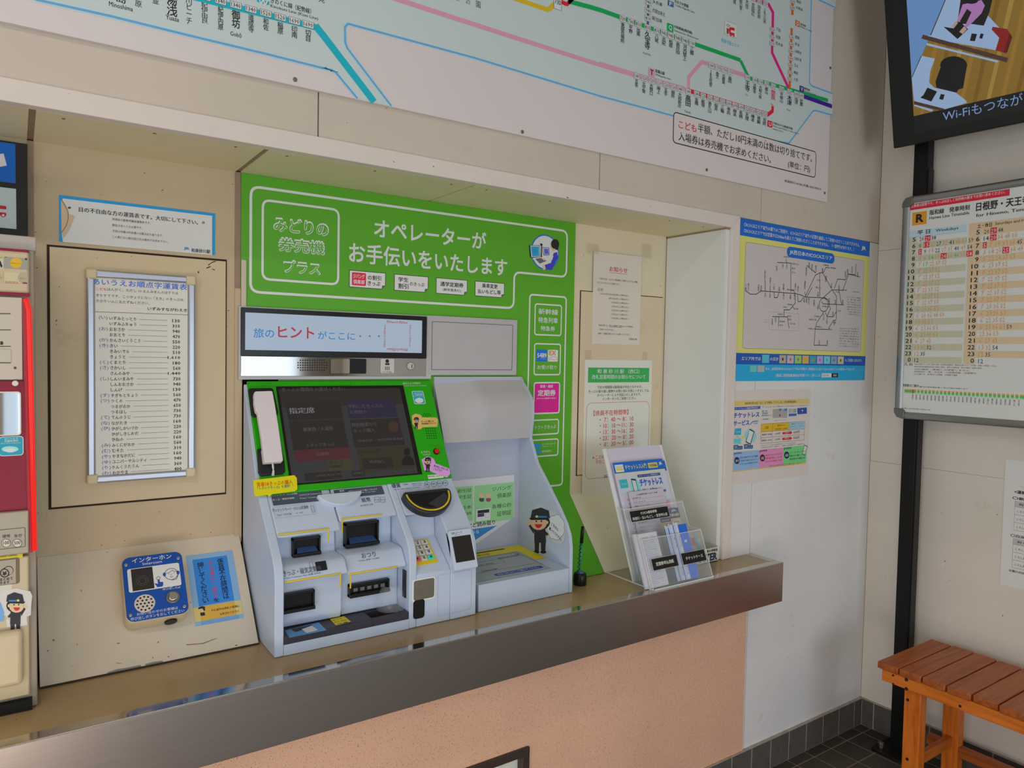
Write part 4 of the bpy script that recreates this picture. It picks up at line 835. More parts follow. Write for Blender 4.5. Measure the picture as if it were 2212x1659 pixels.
def disc(pl, u, v, r, h0, h1, m, name, par, n=20, **k): return MB().prismP(pl, [(u+r*math.cos(2*math.pi*i/n), v+r*math.sin(2*math.pi*i/n)) for i in range(n)], h0, h1, m).put(name, par, **k)
c = F(.76, .27); disc(PSL, c[0], c[1], .0135, HI, HI+.003, mat('8A8580', .3, metal=.8, ill=.8), 'button_ring', ic, bevel=.001); disc(PSL, c[0], c[1], .0095, HI+.003, HI+.007, CH, 'call_button', ic, bevel=.002)
for x, y in ((.06, .88), (.93, .88), (.06, .10), (.93, .10)): c = F(x, y); disc(PSL, c[0], c[1], .0038, HI, HI+.002, CH, 'screw', ic, 10, bevel=.001)
# round plug on the lower side
pl = PL(PSL.p(u0+U_*.72, v0-.001, .018), (1, 0, 0), PSL.n); disc(pl, 0, 0, .0125, -.003, .004, mat('1B1715', .5), 'plug', ic, bevel=.0015)
# ------------------------------------------------------------------ blue and yellow notice taped beside it
nt_ = thing('intercom_notice', 'blue and yellow paper notice taped to the sloped sill beside the intercom', 'notice', tuple(PSL.p(-2.33, .1)))
q = PR(PSL, Zi, h=.0006, ill=.5)
def bi(pts4, s, t):
    (ax, ay), (bx, by), (cx_, cy_), (dx, dy) = pts4; return ((1-s)*((1-t)*ax+t*dx)+s*((1-t)*bx+t*cx_), (1-s)*((1-t)*ay+t*dy)+s*((1-t)*by+t*cy_))
C4 = [q.q(940, 290), q.q(1492, 212), q.q(1648, 1005), q.q(1075, 1135)]
u0 = (C4[0][0]+C4[3][0])/2; u1 = (C4[1][0]+C4[2][0])/2; v1 = (C4[0][1]+C4[1][1])/2; v0 = (C4[2][1]+C4[3][1])/2; U_, V_ = u1-u0, v1-v0
MB().prismP(PSL, [(u0, v0), (u1, v0), (u1, v1), (u0, v1)], .0006, .001, mat('6C8FB8', .25, ill=.5)).put('laminated_sheet', nt_)
q.h = .001
fr(.12, .26, .86, .93, '2A6BB0', 1); fr(0, .055, 1, .25, 'C79F66', 1); fr(.12, .055, .86, .25, 'B98B3A', 2); fr(.0, 0, 1, .05, '6E94C4', 1); fr(.12, 0, .9, .05, '5A84BE', 2)
def fv(t, xc, y0, y1, w, c, b=.02): a = F(xc, y0); q._t(glyphs(t, b, True, 2), a[0]-w*U_/2, a[1], w*U_, (y1-y0)*V_, c, 4)
fv('係員不在時間は', .70, .30, .90, .135, '16182A', .01); fv('を', .49, .28, .335, .121, '16182A', .01); fv('押してください', .27, .29, .88, .135, '16182A', .01)
fv('インター｜ホン', .49, .335, .89, .121, 'B03050', .025)
a = F(.35, .155); q.U('それ以外は改札の係員に', a[0], a[1], U_*.6, V_*.035, '1C1712', .02, res=1, L=4); a = F(.52, .085); q.U('お声がけください', a[0], a[1], U_*.4, V_*.035, '1C1712', .02, res=1, L=4)
q.Z = Zi; ax, ay = 1120, 945
c = F(.17, .20); 
for pts, cc, l in (([(-8, 4), (-7, 8), (0, 10), (7, 8), (8, 4)], '22222A', 4), ([(-6, 4), (6, 4), (6, -3), (0, -6), (-6, -3)], 'C8A070', 3), ([(2, 4), (7, 4), (7, -2), (4, -3)], '22222A', 4), ([(-5, -6), (5, -6), (6, -14), (-4, -14)], '22222A', 3)):
    q.upoly([(c[0]+x*.0009, c[1]+y*.0009) for x, y in pts], cc, l)
q.put('print', nt_)
# chipped paint along the foot of the sill
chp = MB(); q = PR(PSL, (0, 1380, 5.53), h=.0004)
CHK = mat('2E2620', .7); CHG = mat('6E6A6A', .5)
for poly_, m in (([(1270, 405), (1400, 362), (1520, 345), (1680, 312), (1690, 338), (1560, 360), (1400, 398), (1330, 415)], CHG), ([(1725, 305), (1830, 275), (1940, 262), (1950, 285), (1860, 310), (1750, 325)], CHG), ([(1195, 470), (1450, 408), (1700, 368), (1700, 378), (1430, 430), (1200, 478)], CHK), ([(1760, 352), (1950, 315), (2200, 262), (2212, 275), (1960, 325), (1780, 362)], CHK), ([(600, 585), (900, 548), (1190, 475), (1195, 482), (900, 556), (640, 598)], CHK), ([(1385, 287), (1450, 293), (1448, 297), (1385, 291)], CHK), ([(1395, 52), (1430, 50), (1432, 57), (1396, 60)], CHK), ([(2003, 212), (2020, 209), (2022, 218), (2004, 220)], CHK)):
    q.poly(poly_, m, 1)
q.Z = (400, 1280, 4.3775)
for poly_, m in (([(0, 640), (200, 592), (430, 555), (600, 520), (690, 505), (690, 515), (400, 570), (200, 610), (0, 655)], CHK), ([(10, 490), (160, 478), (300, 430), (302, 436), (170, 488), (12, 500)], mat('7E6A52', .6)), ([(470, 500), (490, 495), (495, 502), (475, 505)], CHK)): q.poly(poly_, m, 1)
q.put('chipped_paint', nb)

q = PR(PN, (0, 300, 3.95), h=.0055); SCRM = mat('3A2A20', .8)
for p_ in ([(1680, 1140), (1690, 1128), (1695, 1140), (1690, 1150)], [(1770, 1075), (1810, 1050), (1835, 1042), (1838, 1048), (1800, 1062), (1775, 1082)], [(1755, 1100), (1790, 1088), (1795, 1094), (1760, 1108)], [(1805, 1108), (1830, 1118), (1826, 1124), (1806, 1114)], [(476, 1545), (484, 1545), (484, 1558), (476, 1558)], [(476, 1583), (484, 1583), (484, 1590), (476, 1590)], [(500, 1262), (506, 1260), (507, 1268), (501, 1269)]): q.poly(p_, SCRM, 1)
q.put('paint_scratches', nb)
q = PR(PN, (60, 1000, 6.636), h=.0004)
for p_ in ([(355, 425), (363, 425), (366, 478), (355, 480)], [(270, 725), (284, 712), (286, 718), (272, 730)], [(618, 858), (626, 860), (622, 868)], [(540, 968), (550, 972), (545, 980)], [(1052, 1168), (1066, 1170), (1058, 1176)]): q.poly(p_, SCRM, 1)
q.put('paint_scratches', nb)
# ------------------------------------------------------------------ fare map board above the niche
fm_ = thing('fare_map_board', 'large pale railway fare map board screwed to the wall above the niche', 'map board', (-1.6, -.01, 1.97))
A0, A1 = at(0, 45, y=-.010), at(1787, 437, y=-.010)
PM = PL(A0, A1-A0, (0, 0, 1)); LM = (A1-A0).length
PAP = mat('A9A1A0', .42, var=.02, sc=2, ill=.47)
MB().prismP(PM, [(-1.6, 0), (LM, 0), (LM, .93), (-1.6, .93)], -.0095, 0, PAP).put('panel', fm_)
zA, zB, zC, zD, zE = (0, 0, 2.962), (700, 0, 3.687), (1300, 0, 3.687), (1320, 0, 7.9), (1580, 0, 6.379)
q = PR(PM, zA, h=.0002, ill=.40)
def X(z, pts): q.Z = z; return [q.q(*p) for p in pts]
SEA = mat('9AA4A3', .42, var=.02, sc=2, ill=.47); EDG = mat('5286AC', .42, ill=.5); EDG2 = mat('8A9EAA', .42, ill=.42)
lb = X(zA, [(240, 0), (700, 102), (1200, 225), (1700, 345), (2080, 440), (2140, 455)])+X(zB, [(0, 545), (55, 555), (95, 580), (265, 785)])
lb = [(lb[0][0]-1.2, lb[0][1]+.2)]+lb
isl = X(zB, [(535, 845), (185, 385), (168, 340), (166, 215), (190, 190), (600, 300), (1200, 462), (2212, 770)])+X(zC, [(300, 850), (565, 922), (1100, 1080), (1490, 1140), (1680, 885), (1700, 880), (1838, 918)])
rt = X(zC, [(1836, 745), (1672, 685), (1652, 660), (1668, 0)])
q.upoly(lb+isl[:1]+isl[1:]+rt+[(rt[-1][0], .9), (lb[0][0], .9)], SEA, 1)
rt2 = X(zC, [(1720, -5), (1862, 62)]); q.upoly([rt2[0], rt2[1], (LM-.001, .9), (rt2[0][0], .9)], SEA, 1)
for P_ in (lb, isl, rt, rt2):
    q.uring(P_, .009, EDG2, 2, False); q.uring(P_, .0045, EDG, 3, False)
def WL(z, pts, h, c, L=4):
    q.Z = z; a = q.q(*pts[0]); e = q.q(pts[0][0], pts[0][1]+h); q.line(pts, abs(a[1]-e[1]), c, L)
TEAL, PINK, GRNL, RED_, MAG, BRN, PUR, NVY, ORG = '12808E', 'BF6F84', '067A40', 'A81426', 'A3125F', '9C4A1E', '2C1A66', '2A4470', 'D08418'
WL(zA, [(900, -105), (1300, -5), (2022, 176)], 46, TEAL); q.Z = zB
q.line([(-70, 205), (0, 292), (398, 812)], .016, TEAL, 4)
WL(zB, [(300, -95), (560, -12), (1400, 262), (2212, 522)], 42, PINK)
WL(zC, [(-20, 512), (240, 590), (660, 710)], 42, PINK)
WL(zC, [(-270, 10), (-100, 55), (0, 85), (735, 350), (1105, 480)], 38, GRNL); q.Z = zC; q.line([(1105, 485), (1165, 610)], .013, GRNL, 4)
WL(zC, [(1150, 615), (1800, 800)], 32, GRNL)
q.line([(690, 710), (690, 615), (795, 495), (860, 512)], .012, PINK, 4); WL(zC, [(840, 505), (1150, 605)], 34, PINK)
WL(zC, [(690, 722), (1320, 910)], 36, RED_); q.line([(1315, 918), (1358, 885), (1360, 845)], .0125, RED_, 4)
q.line([(1240, -5), (1330, 40), (1362, 100), (1355, 420), (1490, 710)], .0125, MAG, 4); WL(zC, [(1120, -45), (1330, 40)], 34, MAG, 4)
q.line([(1518, -20), (1516, 120)], .0125, BRN, 4); q.line([(1511, 225), (1494, 705)], .012, BRN, 5)
WL(zC, [(1590, 762), (1832, 848)], 34, PUR); q.line([(370, -20), (365, 200)], .0085, NVY, 4)
WL(zB, [(1380, -60), (1790, 82)], 38, ORG); q.Z = zB; q.line([(1790, 75), (1850, 20), (1880, -20)], .012, ORG, 4)
WL(zB, [(1850, -5), (1930, 35)], 34, RED_); q.line([(1928, 40), (1990, -20)], .010, RED_, 4)
BX = mat('BFB8B4', .42, ill=.42); BDR = '33302F'; INK = '1A1A1B'
def chain(z, items, p0, p1, bw, bh, cs, gap=6, nw=None, border=BDR, L=6):
    n = len(items)
    for i, it in enumerate(items):
        f, nm = it[0], it[1]; big = len(it) > 2 and it[2]; t = i/max(1, n-1)
        x = it[3] if len(it) > 3 else p0[0]+(p1[0]-p0[0])*t; y = p0[1]+(p1[1]-p0[1])*((x-p0[0])/(p1[0]-p0[0]) if p1[0] != p0[0] else t)
        q.Z = z; a = q.q(x-bw/2, y); e = q.q(x+bw/2, y); hh = abs(q.q(x, y-bh/2)[1]-q.q(x, y+bh/2)[1]); vm = q.q(x, y)[1]; w = e[0]-a[0]
        q.urect(a[0]-.0007, vm-hh/2-.0007, e[0]+.0007, vm+hh/2+.0007, border, L); q.urect(a[0], vm-hh/2, e[0], vm+hh/2, BX, L+1)
        q.U(f, a[0]+w*.08, vm-hh*.36, w*.84, hh*.72, INK, .01, L=L+3, res=1)
        if nm:
            k = 1.5 if big else 1; c_ = cs*k; xx = x+(it[4] if len(it) > 4 else 0)
            cc = INK if nm != '奈良' else 'A81426'
            q.TV(nm, xx, y+bh/2+gap, y+bh/2+gap+c_*len(nm), c_*(.92 if len(nm) > 1 else .9), cc, .015 if big else .005, L=L+3, res=1 if c_ < 30 else 2)
chain(zA, [('1170', '箕島', 1, 770), ('1170', '紀伊原', 0, 885), ('1170', '藤並', 0, 992)][0:0], (770, -90), (1970, 160), 70, 40, 44)
q.Z = zA
chain(zA, [('1340', '', 0, 1310), ('1340', '紀伊内原', 0, 1410), ('1340', '御坊', 1, 1508), ('1340', '道成寺', 0, 1605), ('1520', '和佐', 0, 1700), ('1520', '稲原', 0, 1792), ('1690', '印南', 0, 1883), ('1690', '切目', 0, 1970)], (1410, 8), (1970, 158), 70, 38, 38, 14)
q.Z = zA; q.TV('紀伊由良', 1308, 12, 150, 42, INK, .01); q.TV('広川ビーチ', 1208, -70, 155, 40, INK, .01); q.TV('湯浅', 1100, -45, 105, 66, INK, .015, res=2); q.TV('原', 885, 5, 46, 42, INK, .01); q.TV('並', 995, -18, 25, 42, INK, .01); q.TV('島', 775, -45, 20, 62, INK, .015)
q.T('Minoshima', 697, 38, 850, 70, 30, INK, .01).T('Yuasa', 1060, 122, 1145, 142, 30, INK, .01).T('Gobō', 1473, 226, 1545, 238, 28, INK, .01)
q.rect(1643, -10, 1722, 34, TEAL, 5).T('W', 1652, 28, 1714, 36, 40, 'D8DCDC', .03, L=7); q.T('きのくに線（紀勢線）', 1732, 20, 1990, 80, 36, INK, .015).T('Kinokuni Line (Kisei Line)', 1730, 52, 2035, 122, 26, INK, .005); q.TV('見', 2058, -20, 18, 40, INK, .01)
q.Z = zB; q.TV('辺', 1145, 0, 32, 36, INK); q.TV('園', 1228, 10, 62, 36, INK); q.TV('上', 1065, -20, 6, 30, INK); q.rect(1828, -20, 1890, 88, BDR, 6).rect(1831, -20, 1887, 85, BX, 7).T('730', 1835, 28, 1884, 38, 38, INK, .01, L=9)
chain(zC, [('730', '東部市場前', 0, 165), ('730', '平野', 0, 229), ('810', '加美', 0, 290), ('810', '久宝寺', 1, 363), ('810', '八尾', 0, 436), ('940', '志紀', 0, 493), ('940', '柏原', 0, 548), ('940', '高井田', 0, 605), ('940', '河内堅上', 0, 661), ('1100', '三郷', 0, 716)], (165, 150), (716, 345), 48, 46, 32, 8)
q.Z = zC; q.T('Kyūhōji', 328, 432, 386, 448, 22, INK, 0)
chain(zC, [('1340', '五条', 0, 275), ('1520', '北宇智', 0, 334), ('1520', '吉野口', 0, 393), ('1520', '掖上', 0, 451), ('1520', '玉手', 0, 508), ('1520', '御所', 0, 565), ('1340', '大和新庄', 0, 620), ('1340', '高田', 1, 686), ('1340', '金橋', 0, 753), ('1520', '畝傍', 0, 805), ('1520', '香久山', 0, 859), ('1520', '桜井', 0, 909), ('1520', '三輪', 0, 959), ('1690', '巻向', 0, 1009), ('1690', '柳本', 0, 1058), ('1690', '長柄', 0, 1106), ('1520', '天理', 0, 1155), ('1520', '櫟本', 0, 1201), ('1520', '帯解', 0, 1249), ('1520', '京終', 0, 1295)], (275, 606), (1295, 912), 43, 42, 30, 8)
q.Z = zC; q.T('Takada', 655, 892, 708, 902, 18, INK, 0)
chain(zC, [('1340', 'JR五位堂', 0, 868), ('1170', '香芝', 0, 919), ('1170', '志都美', 0, 969), ('1170', '畠田', 0, 1019)], (868, 522), (1019, 574), 42, 40, 27, 14)
chain(zC, [('1100', '王寺', 1, 1159), ('1100', '法隆寺', 0, 1216), ('1100', '大和小泉', 0, 1262), ('1270', '郡山', 0, 1310), ('1270', '奈良', 1, 1364), ('1520', '平城山', 0, 1430), ('1520', '木津', 1, 1494), ('1690', '加茂', 0, 1548), ('1690', '笠置', 0, 1588)], (1159, 618), (1588, 762), 38, 38, 27, 10)
q.Z = zC; q.T('Ōji', 1142, 762, 1162, 768, 18, INK).T('Nara', 1343, 836, 1370, 840, 16, 'A81426').T('Kizu', 1473, 880, 1500, 884, 16, INK)
def vchain(z, items, w, h, cs, L=6):
    for f, nm, x, y, x1, dy in items:
        q.Z = z; a = q.q(x-w/2, y); e = q.q(x+w/2, y); hh = abs(q.q(x, y-h/2)[1]-q.q(x, y+h/2)[1])
        q.urect(a[0]-.0007, a[1]-hh/2-.0007, e[0]+.0007, a[1]+hh/2+.0007, BDR, L); q.urect(a[0], a[1]-hh/2, e[0], a[1]+hh/2, BX, L+1); ww = e[0]-a[0]
        q.U(f, a[0]+ww*.08, a[1]-hh*.36, ww*.84, hh*.72, INK, .01, L=L+3, res=1); q.T(nm, x+w/2+10, y+cs*.55+dy*0, x1, y+cs*.55+dy, cs, INK, .005, res=1)
vchain(zC, [('940', 'JR長瀬', 370, 10, 480, 15), ('940', '衣摺加美北', 368, 78, 503, 20), ('810', '新加美', 366, 140, 480, 15)], 46, 42, 34)
vchain(zC, [('1520', '下狛', 1357, 228, 1422, 12), ('1520', '祝園', 1356, 288, 1420, 12), ('1520', '西木津', 1354, 340, 1440, 15)], 38, 32, 28)
vchain(zC, [('1690', '稲荷', 1521, 5, 1585, 10), ('1690', 'JR藤森', 1517, 56, 1600, 12), ('1690', '城陽', 1509, 290, 1573, 12), ('1690', '長池', 1508, 346, 1573, 12), ('1690', '山城青谷', 1506, 402, 1588, 15), ('1690', '山城多賀', 1504, 460, 1588, 15), ('1690', '玉水', 1502, 515, 1565, 12), ('1520', '棚倉', 1500, 572, 1563, 12), ('1520', '上狛', 1498, 625, 1560, 12)], 36, 28, 26)
q.Z = zC
for nm, x, y0, y1 in (('大住', 1156, -5, 72), ('京田辺', 1204, 25, 128), ('同志社前', 1252, 45, 150), ('JR三山木', 1297, 68, 190), ('長尾', 1057, -40, 35), ('下総山手', 1108, -30, 88)): q.TV(nm, x, y0, y1, 24, INK, .0, L=9)
chain(zC, [('1520', '', 0, 1206), ('1520', '', 0, 1254), ('1520', '', 0, 1302)], (1206, -12), (1302, 28), 38, 38, 27)
for t, x, y, w, h, cc, tc in (('F', 524, 0, 46, 50, NVY, 'C8CED2'), ('Q', 518, 180, 50, 70, GRNL, 'C8D6CC'), ('T', 370, 536, 50, 68, PINK, '2A1A1E'), ('U', 1318, 956, 38, 54, RED_, 'D8C0C0'), ('V', 1574, 680, 32, 50, PUR, 'C8C0D8'), ('D', 1540, 158, 34, 52, BRN, 'D8C8BC')):
    q.rect(x, y, x+w, y+h+w*.25, cc, 5); q.T(t, x+w*.25, y+h*.85, x+w*.78, y+h*.93, h*.62, tc, .03, L=8)
for t, t2, x, y, x1, dy, h in (('おおさか東線', 'Osaka Higashi Line', 578, 22, 688, 35, 28), ('大和路線(関西線)', 'Yamatoji Line (Kansai Line)', 572, 225, 718, 48, 28), ('和歌山線', 'Wakayama Line', 425, 578, 498, 20, 28), ('万葉まほろば線(桜井線)', 'Man-yō Mahoroba Line', 1362, 992, 1518, 48, 22), ('関西線', 'Kansai Line', 1610, 712, 1655, 12, 18), ('奈良線', 'Nara Line', 1580, 200, 1622, 12, 18)):
    q.T(t, x, y, x1, y+dy, h, INK, .015, L=8, res=1); q.T(t2, x, y+h*.95, x1+50, y+h+dy, h*.7, INK, 0, L=8, res=1)
q.T('(Sakurai Line)', 1360, 1034, 1440, 1060, 14, INK, 0, L=8, res=1)
a, c = q.q(978, 150), q.q(1075, 330); q.uring(rrpts(a[0], c[1]+.008, c[0], a[1]-.004, .008), .0012, '6E7678', 5); q.upoly(rrpts(a[0], c[1]+.008, c[0], a[1]-.004, .008), 'AFA8A4', 4)
q.poly([(992, 222), (1008, 228), (1008, 272), (992, 268)], '5E3A22', 6).line([(990, 200), (1003, 192), (1016, 206), (1003, 214), (990, 200)], .0014, '5E3A22', 6)
q.line([(1056, 235), (1022, 228), (1016, 240), (1020, 268), (1055, 278)], .0085, 'A8182A', 6); ellp(q, 1026, 284, 6, 6, 'A8182A', 6, n=10); ellp(q, 1050, 290, 6, 6, 'A8182A', 6, n=10)
q.T('利用可能エリア', 950, 335, 1090, 372, 34, '3F86AE', .01, L=6)
bx = X(zC, [(572, 905), (1706, 1200), (1698, 1410), (566, 1140)])
u0 = (bx[0][0]+bx[3][0])/2; u1 = (bx[1][0]+bx[2][0])/2; v1 = (bx[0][1]+bx[1][1])/2; v0 = (bx[2][1]+bx[3][1])/2
q.upoly(rrpts(u0, v0, u1, v1, .012), PAP, 5); q.uring(rrpts(u0, v0, u1, v1, .012), .0028, '17181A', 6)
q.T('こども', 608, 1018, 752, 1045, 62, 'B02028', .02, L=7); q.T('半額、ただし10円未満のは数は切り捨てです。', 762, 1050, 1672, 1288, 72, '1A1B1D', .015, L=7); q.T('入場券は券売機でお求めください。', 608, 1118, 1345, 1295, 72, '1A1B1D', .015, L=7); q.T('(単位：円)', 1480, 1340, 1655, 1385, 62, '1A1B1D', .015, L=7)
ellp(q, 1303, 1122, 4, 4, '1A1B1D', 8, n=8)
q.T('和泉砂川-0100-共通-2021/03/13', 1453, 1450, 1745, 1508, 22, '2A2A2A', .005, L=5)
q.put('map_print', fm_)
SCW = mat('8B8378', .3, metal=.9, ill=.8)
for p in ((637, 172), (1128, 285), (1526, 367), (1781, 417), (1793, 147)):
    a = PM.uv(*p); disc(PM, a[0], a[1], .0048, -.001, .0022, SCW, 'screw', fm_, 10, bevel=.001)
# ------------------------------------------------------------------ area map poster right of the niche
def poster(name, label, pl, crop, quad, base, ill=.48, cat='poster', th=.0008, lift=.0003, off=.0):
    q = PR(pl, crop, h=lift+th, ill=ill); C = [q.q(*p) for p in quad]
    u0 = (C[0][0]+C[3][0])/2; u1 = (C[1][0]+C[2][0])/2; v1 = (C[0][1]+C[1][1])/2; v0 = (C[2][1]+C[3][1])/2
    t = thing(name, label, cat, tuple(pl.p((u0+u1)/2, v0)))
    MB().prismP(pl, [(u0, v0), (u1, v0), (u1, v1), (u0, v1)], lift, lift+th, base if not isinstance(base, str) else mat(base, .4, ill=ill)).put('sheet', t)
    return t, q, u0, v0, u1-u0, v1-v0
PW = PL((0, 0, 0), (1, 0, 0), (0, 0, 1)); Zp = (1560, 450, 4.147)
pt, q, u0, v0, U_, V_ = poster('area_map_poster', 'yellow and blue railway area map poster on the wall right of the niche', PW, Zp, [(153, 108), (1325, 285), (1268, 1530), (105, 1560)], 'B5A95E', th=.0012)
C = [q.q(153, 108), q.q(1325, 285), q.q(1268, 1530), q.q(105, 1560)]
def F(x, y): return u0+U_*x, v0+V_*y
def fr(x0, y0, x1, y1, c, L=1, r=0): a = F(x0, y0); b = F(x1, y1); q.urect(a[0], a[1], b[0], b[1], c, L, r)
def ft(t, x0, y0, w, h_, c, b=0, res=1, L=5): a = F(x0, y0); q.U(t, a[0], a[1], U_*w, V_*h_, c, b, L=L, res=res)
BLU, SKY = '10509C', '1884BC'
fr(0, .895, 1, 1, BLU); fr(0, 0, 1, .105, SKY); fr(0, .105, 1, .175, '0F438C')
WP = 'B4B6B8'
ft('○ICOCAエリア以外の駅でのご利用や、ICOCAエリア以外の区間を通過してご利用いただくことはできません。', .03, .952, .88, .026, WP, .02); ft('○ICOCAエリアでは営業キロ200kmを超えてご利用いただくことはできません。（一部例外があります。）', .03, .915, .83, .026, WP, .02); ft('JR', .925, .928, .04, .034, WP, .05)
fr(.045, .205, .955, .86, '9F9896', 2, .008); a, b_ = F(.045, .205), F(.955, .86); q.uring(rrpts(a[0], a[1], b_[0], b_[1], .008), .0009, '4A4436', 3)
fr(.33, .805, .70, .875, BLU, 3, .02); ft('JR西日本のICOCAエリア', .35, .822, .33, .034, 'BCC0C6', .025, 2)
K = '23282E'
def ln(pts, w=.0026, c=K): q.uring([F(x, y) for x, y in pts], w, c, 4, False)
def m(x, y): a = q.q(x, y); return ((a[0]-u0)/U_, (a[1]-v0)/V_)
def lp(*pts, w=.0024): ln([m(*p) for p in pts], w)
lp((205, 738), (250, 770), (300, 770), (345, 740), (500, 752), (660, 765), (710, 780), (740, 795), (900, 802), (980, 730), (1080, 735)); lp((490, 485), (610, 492), (610, 750)); lp((380, 640), (380, 740)); lp((425, 690), (425, 745)); lp((460, 745), (462, 800), (490, 800), (505, 755)); lp((575, 490), (565, 455)); lp((610, 735), (635, 735), (650, 765), (650, 850), (625, 880), (600, 910), (550, 910), (548, 970)); lp((625, 880), (645, 905)); lp((672, 770), (675, 835), (700, 835), (725, 795))
lp((445, 970), (580, 972), (590, 1040), (595, 1075)); lp((503, 972), (500, 1060)); lp((740, 790), (830, 600), (870, 578), (900, 580), (925, 530), (960, 535)); lp((750, 510), (835, 580)); lp((870, 580), (870, 800)); lp((900, 585), (975, 720)); lp((755, 790), (800, 710)); lp((1000, 720), (1030, 635), (1100, 640), (1120, 588), (1190, 595), (1195, 500)); lp((1075, 735), (1130, 590), (1230, 615))
lp((980, 730), (1020, 790), (1018, 985), (1010, 1005), (990, 1005), (945, 1085), (830, 1082)); lp((1040, 730), (1065, 862)); lp((885, 835), (900, 855), (1085, 865)); lp((950, 855), (965, 900), (935, 970), (990, 972), (1018, 925)); lp((905, 930), (840, 1030), (830, 1082), (818, 1225), (935, 1228)); lp((920, 930), (935, 970)); lp((905, 795), (945, 820), (955, 855)); lp((735, 745), (745, 795))
a = q.q(905, 865); q.uring([(a[0]+abs(q.q(945, 865)[0]-a[0])*math.cos(k*.2618), a[1]+abs(q.q(905, 925)[1]-a[1])*math.sin(k*.2618)) for k in range(24)], .0024, K, 4)
a, b_ = q.q(420, 925), q.q(680, 1100); q.uring(rrpts(a[0], b_[1], b_[0], a[1], .006), .0007, '6A6A6C', 3)
for nm, x, y, h_ in (('下関', 208, 680, 62), ('新山口', 232, 670, 70), ('岩国', 322, 680, 60), ('南岩国', 345, 690, 60), ('可部あき亀山', 380, 555, 80), ('呉', 382, 755, 40), ('広島', 425, 755, 45), ('西条', 428, 620, 60), ('三原', 460, 680, 50), ('糸崎', 508, 700, 45), ('福山', 546, 760, 55), ('新倉敷', 547, 675, 60), ('倉敷', 608, 770, 45), ('岡山', 645, 770, 50), ('東岡山', 652, 670, 65), ('相生', 676, 695, 55), ('赤穂', 730, 800, 45), ('姫路', 752, 800, 45), ('加古川', 772, 800, 65), ('播磨新宮', 738, 650, 75), ('福知山', 800, 500, 60), ('西脇市', 820, 820, 60), ('尼崎', 855, 750, 45), ('兵庫', 855, 860, 45), ('園部', 925, 605, 55), ('京都', 975, 670, 50), ('城崎温泉', 750, 525, 80), ('豊岡', 775, 485, 50), ('和田山', 835, 510, 65), ('綾部', 895, 535, 45), ('米原', 1100, 560, 60), ('敦賀', 1120, 545, 40), ('近江今津', 1160, 520, 60), ('奈良', 988, 925, 45), ('王寺', 935, 980, 60), ('天王寺', 905, 945, 60), ('高田', 1000, 1010, 35), ('木津', 1010, 815, 45), ('柘植', 1075, 820, 40), ('新宮', 938, 1180, 50), ('白浜', 865, 1178, 50), ('金沢', 1210, 570, 50), ('多度津', 445, 985, 60), ('琴平', 475, 980, 45), ('尾道', 485, 515, 45), ('松江', 540, 500, 40), ('米子', 575, 500, 45), ('大阪', 955, 800, 50), ('草津', 1042, 690, 40)):
    q.TV(nm, x, y, y+h_, 13, '2E3036', 0, L=5)
for nm, x, y in (('出雲市', 545, 440), ('伯耆大山', 615, 502), ('新見', 618, 545), ('生山', 618, 580), ('備中高梁', 575, 735), ('茶屋町', 580, 868), ('児島', 540, 892), ('坂出', 580, 972), ('高松', 585, 1002), ('多度津', 490, 955), ('善通寺', 510, 1020), ('琴平', 510, 1055), ('宇多津', 600, 1040), ('宇野', 645, 908), ('JR難波', 890, 885), ('関西空港', 775, 1003), ('日根野', 820, 975), ('和歌山市', 765, 1085), ('和歌山', 838, 1068), ('橋本', 950, 1092), ('五条', 985, 1030), ('大津', 1010, 755), ('篠山口', 832, 715), ('三田', 840, 650), ('東舞鶴', 965, 540), ('西舞鶴', 902, 515), ('彦根', 1080, 740), ('王寺', 1025, 925)):
    q.T(nm, x, y, x+16*len(nm), y+2, 15, '2E3036', 0, L=5, res=1)
for i, t in enumerate(('きっぷでの乗継', 'は、乗り越し精算', 'ICOCAエリアと', 'のご利用区間', '自動改札機でご利', '用いただけない', '一部の駅では', 'ご利用できません')): q.T(t, 1115, 800+i*22, 1235, 802+i*22, 13, '55585C', 0, L=5, res=1)
for i, t in enumerate(('※ICOCAエリア外の駅での', 'ICOCAは1枚で1名様まで', 'ご利用できます。', '※二重線の区間では', '以外のIC乗車券は', 'できません。', 'PiTaPa・こども用', 'もご利用いただけます。')): q.T(t, 1045, 1080+i*23, 1222, 1083+i*23, 14, '55585C', 0, L=5, res=1)
q.rect(370, 995, 405, 999, '55585C', 4); q.T('JR四国', 368, 1025, 400, 1025, 12, '2F7AA0', 0, res=1); q.rect(1160, 718, 1190, 722, '55585C', 4); q.T('北陸新幹線', 1160, 752, 1225, 752, 13, '55585C', 0, res=1)
ft('エリア内では', .04, .13, .13, .024, WP, .025, 2); ft('のほか', .235, .13, .06, .024, WP, .025); ft('もご利用になれます。', .82, .132, .15, .022, WP, .02)
fr(.18, .115, .23, .168, '3E93A4', 3); 
for i, c in enumerate(('8C8674', '9A8F96', '7C9E5A', 'A98A46', '2F7F90', '8C84A8', '5FA0B4', '6E8490', 'A0947C')): fr(.302+i*.057, .115, .352+i*.057, .168, c, 3)
for i, c in enumerate(('2A2420', 'A83A50', '2F7A2A', 'C08A1E', 'C06A2A', '6A5A9A', '2A8AA0', '1F6A90', '6A2A20')): a = F(.327+i*.057, .141); q.upoly([(a[0]+.0045*math.cos(k*.6283), a[1]+.0055*math.sin(k*.6283)) for k in range(10)], c, 4)
fr(.10, .058, .145, .098, '4E9C96', 3); fr(.152, .058, .197, .098, '8A8E8C', 3)
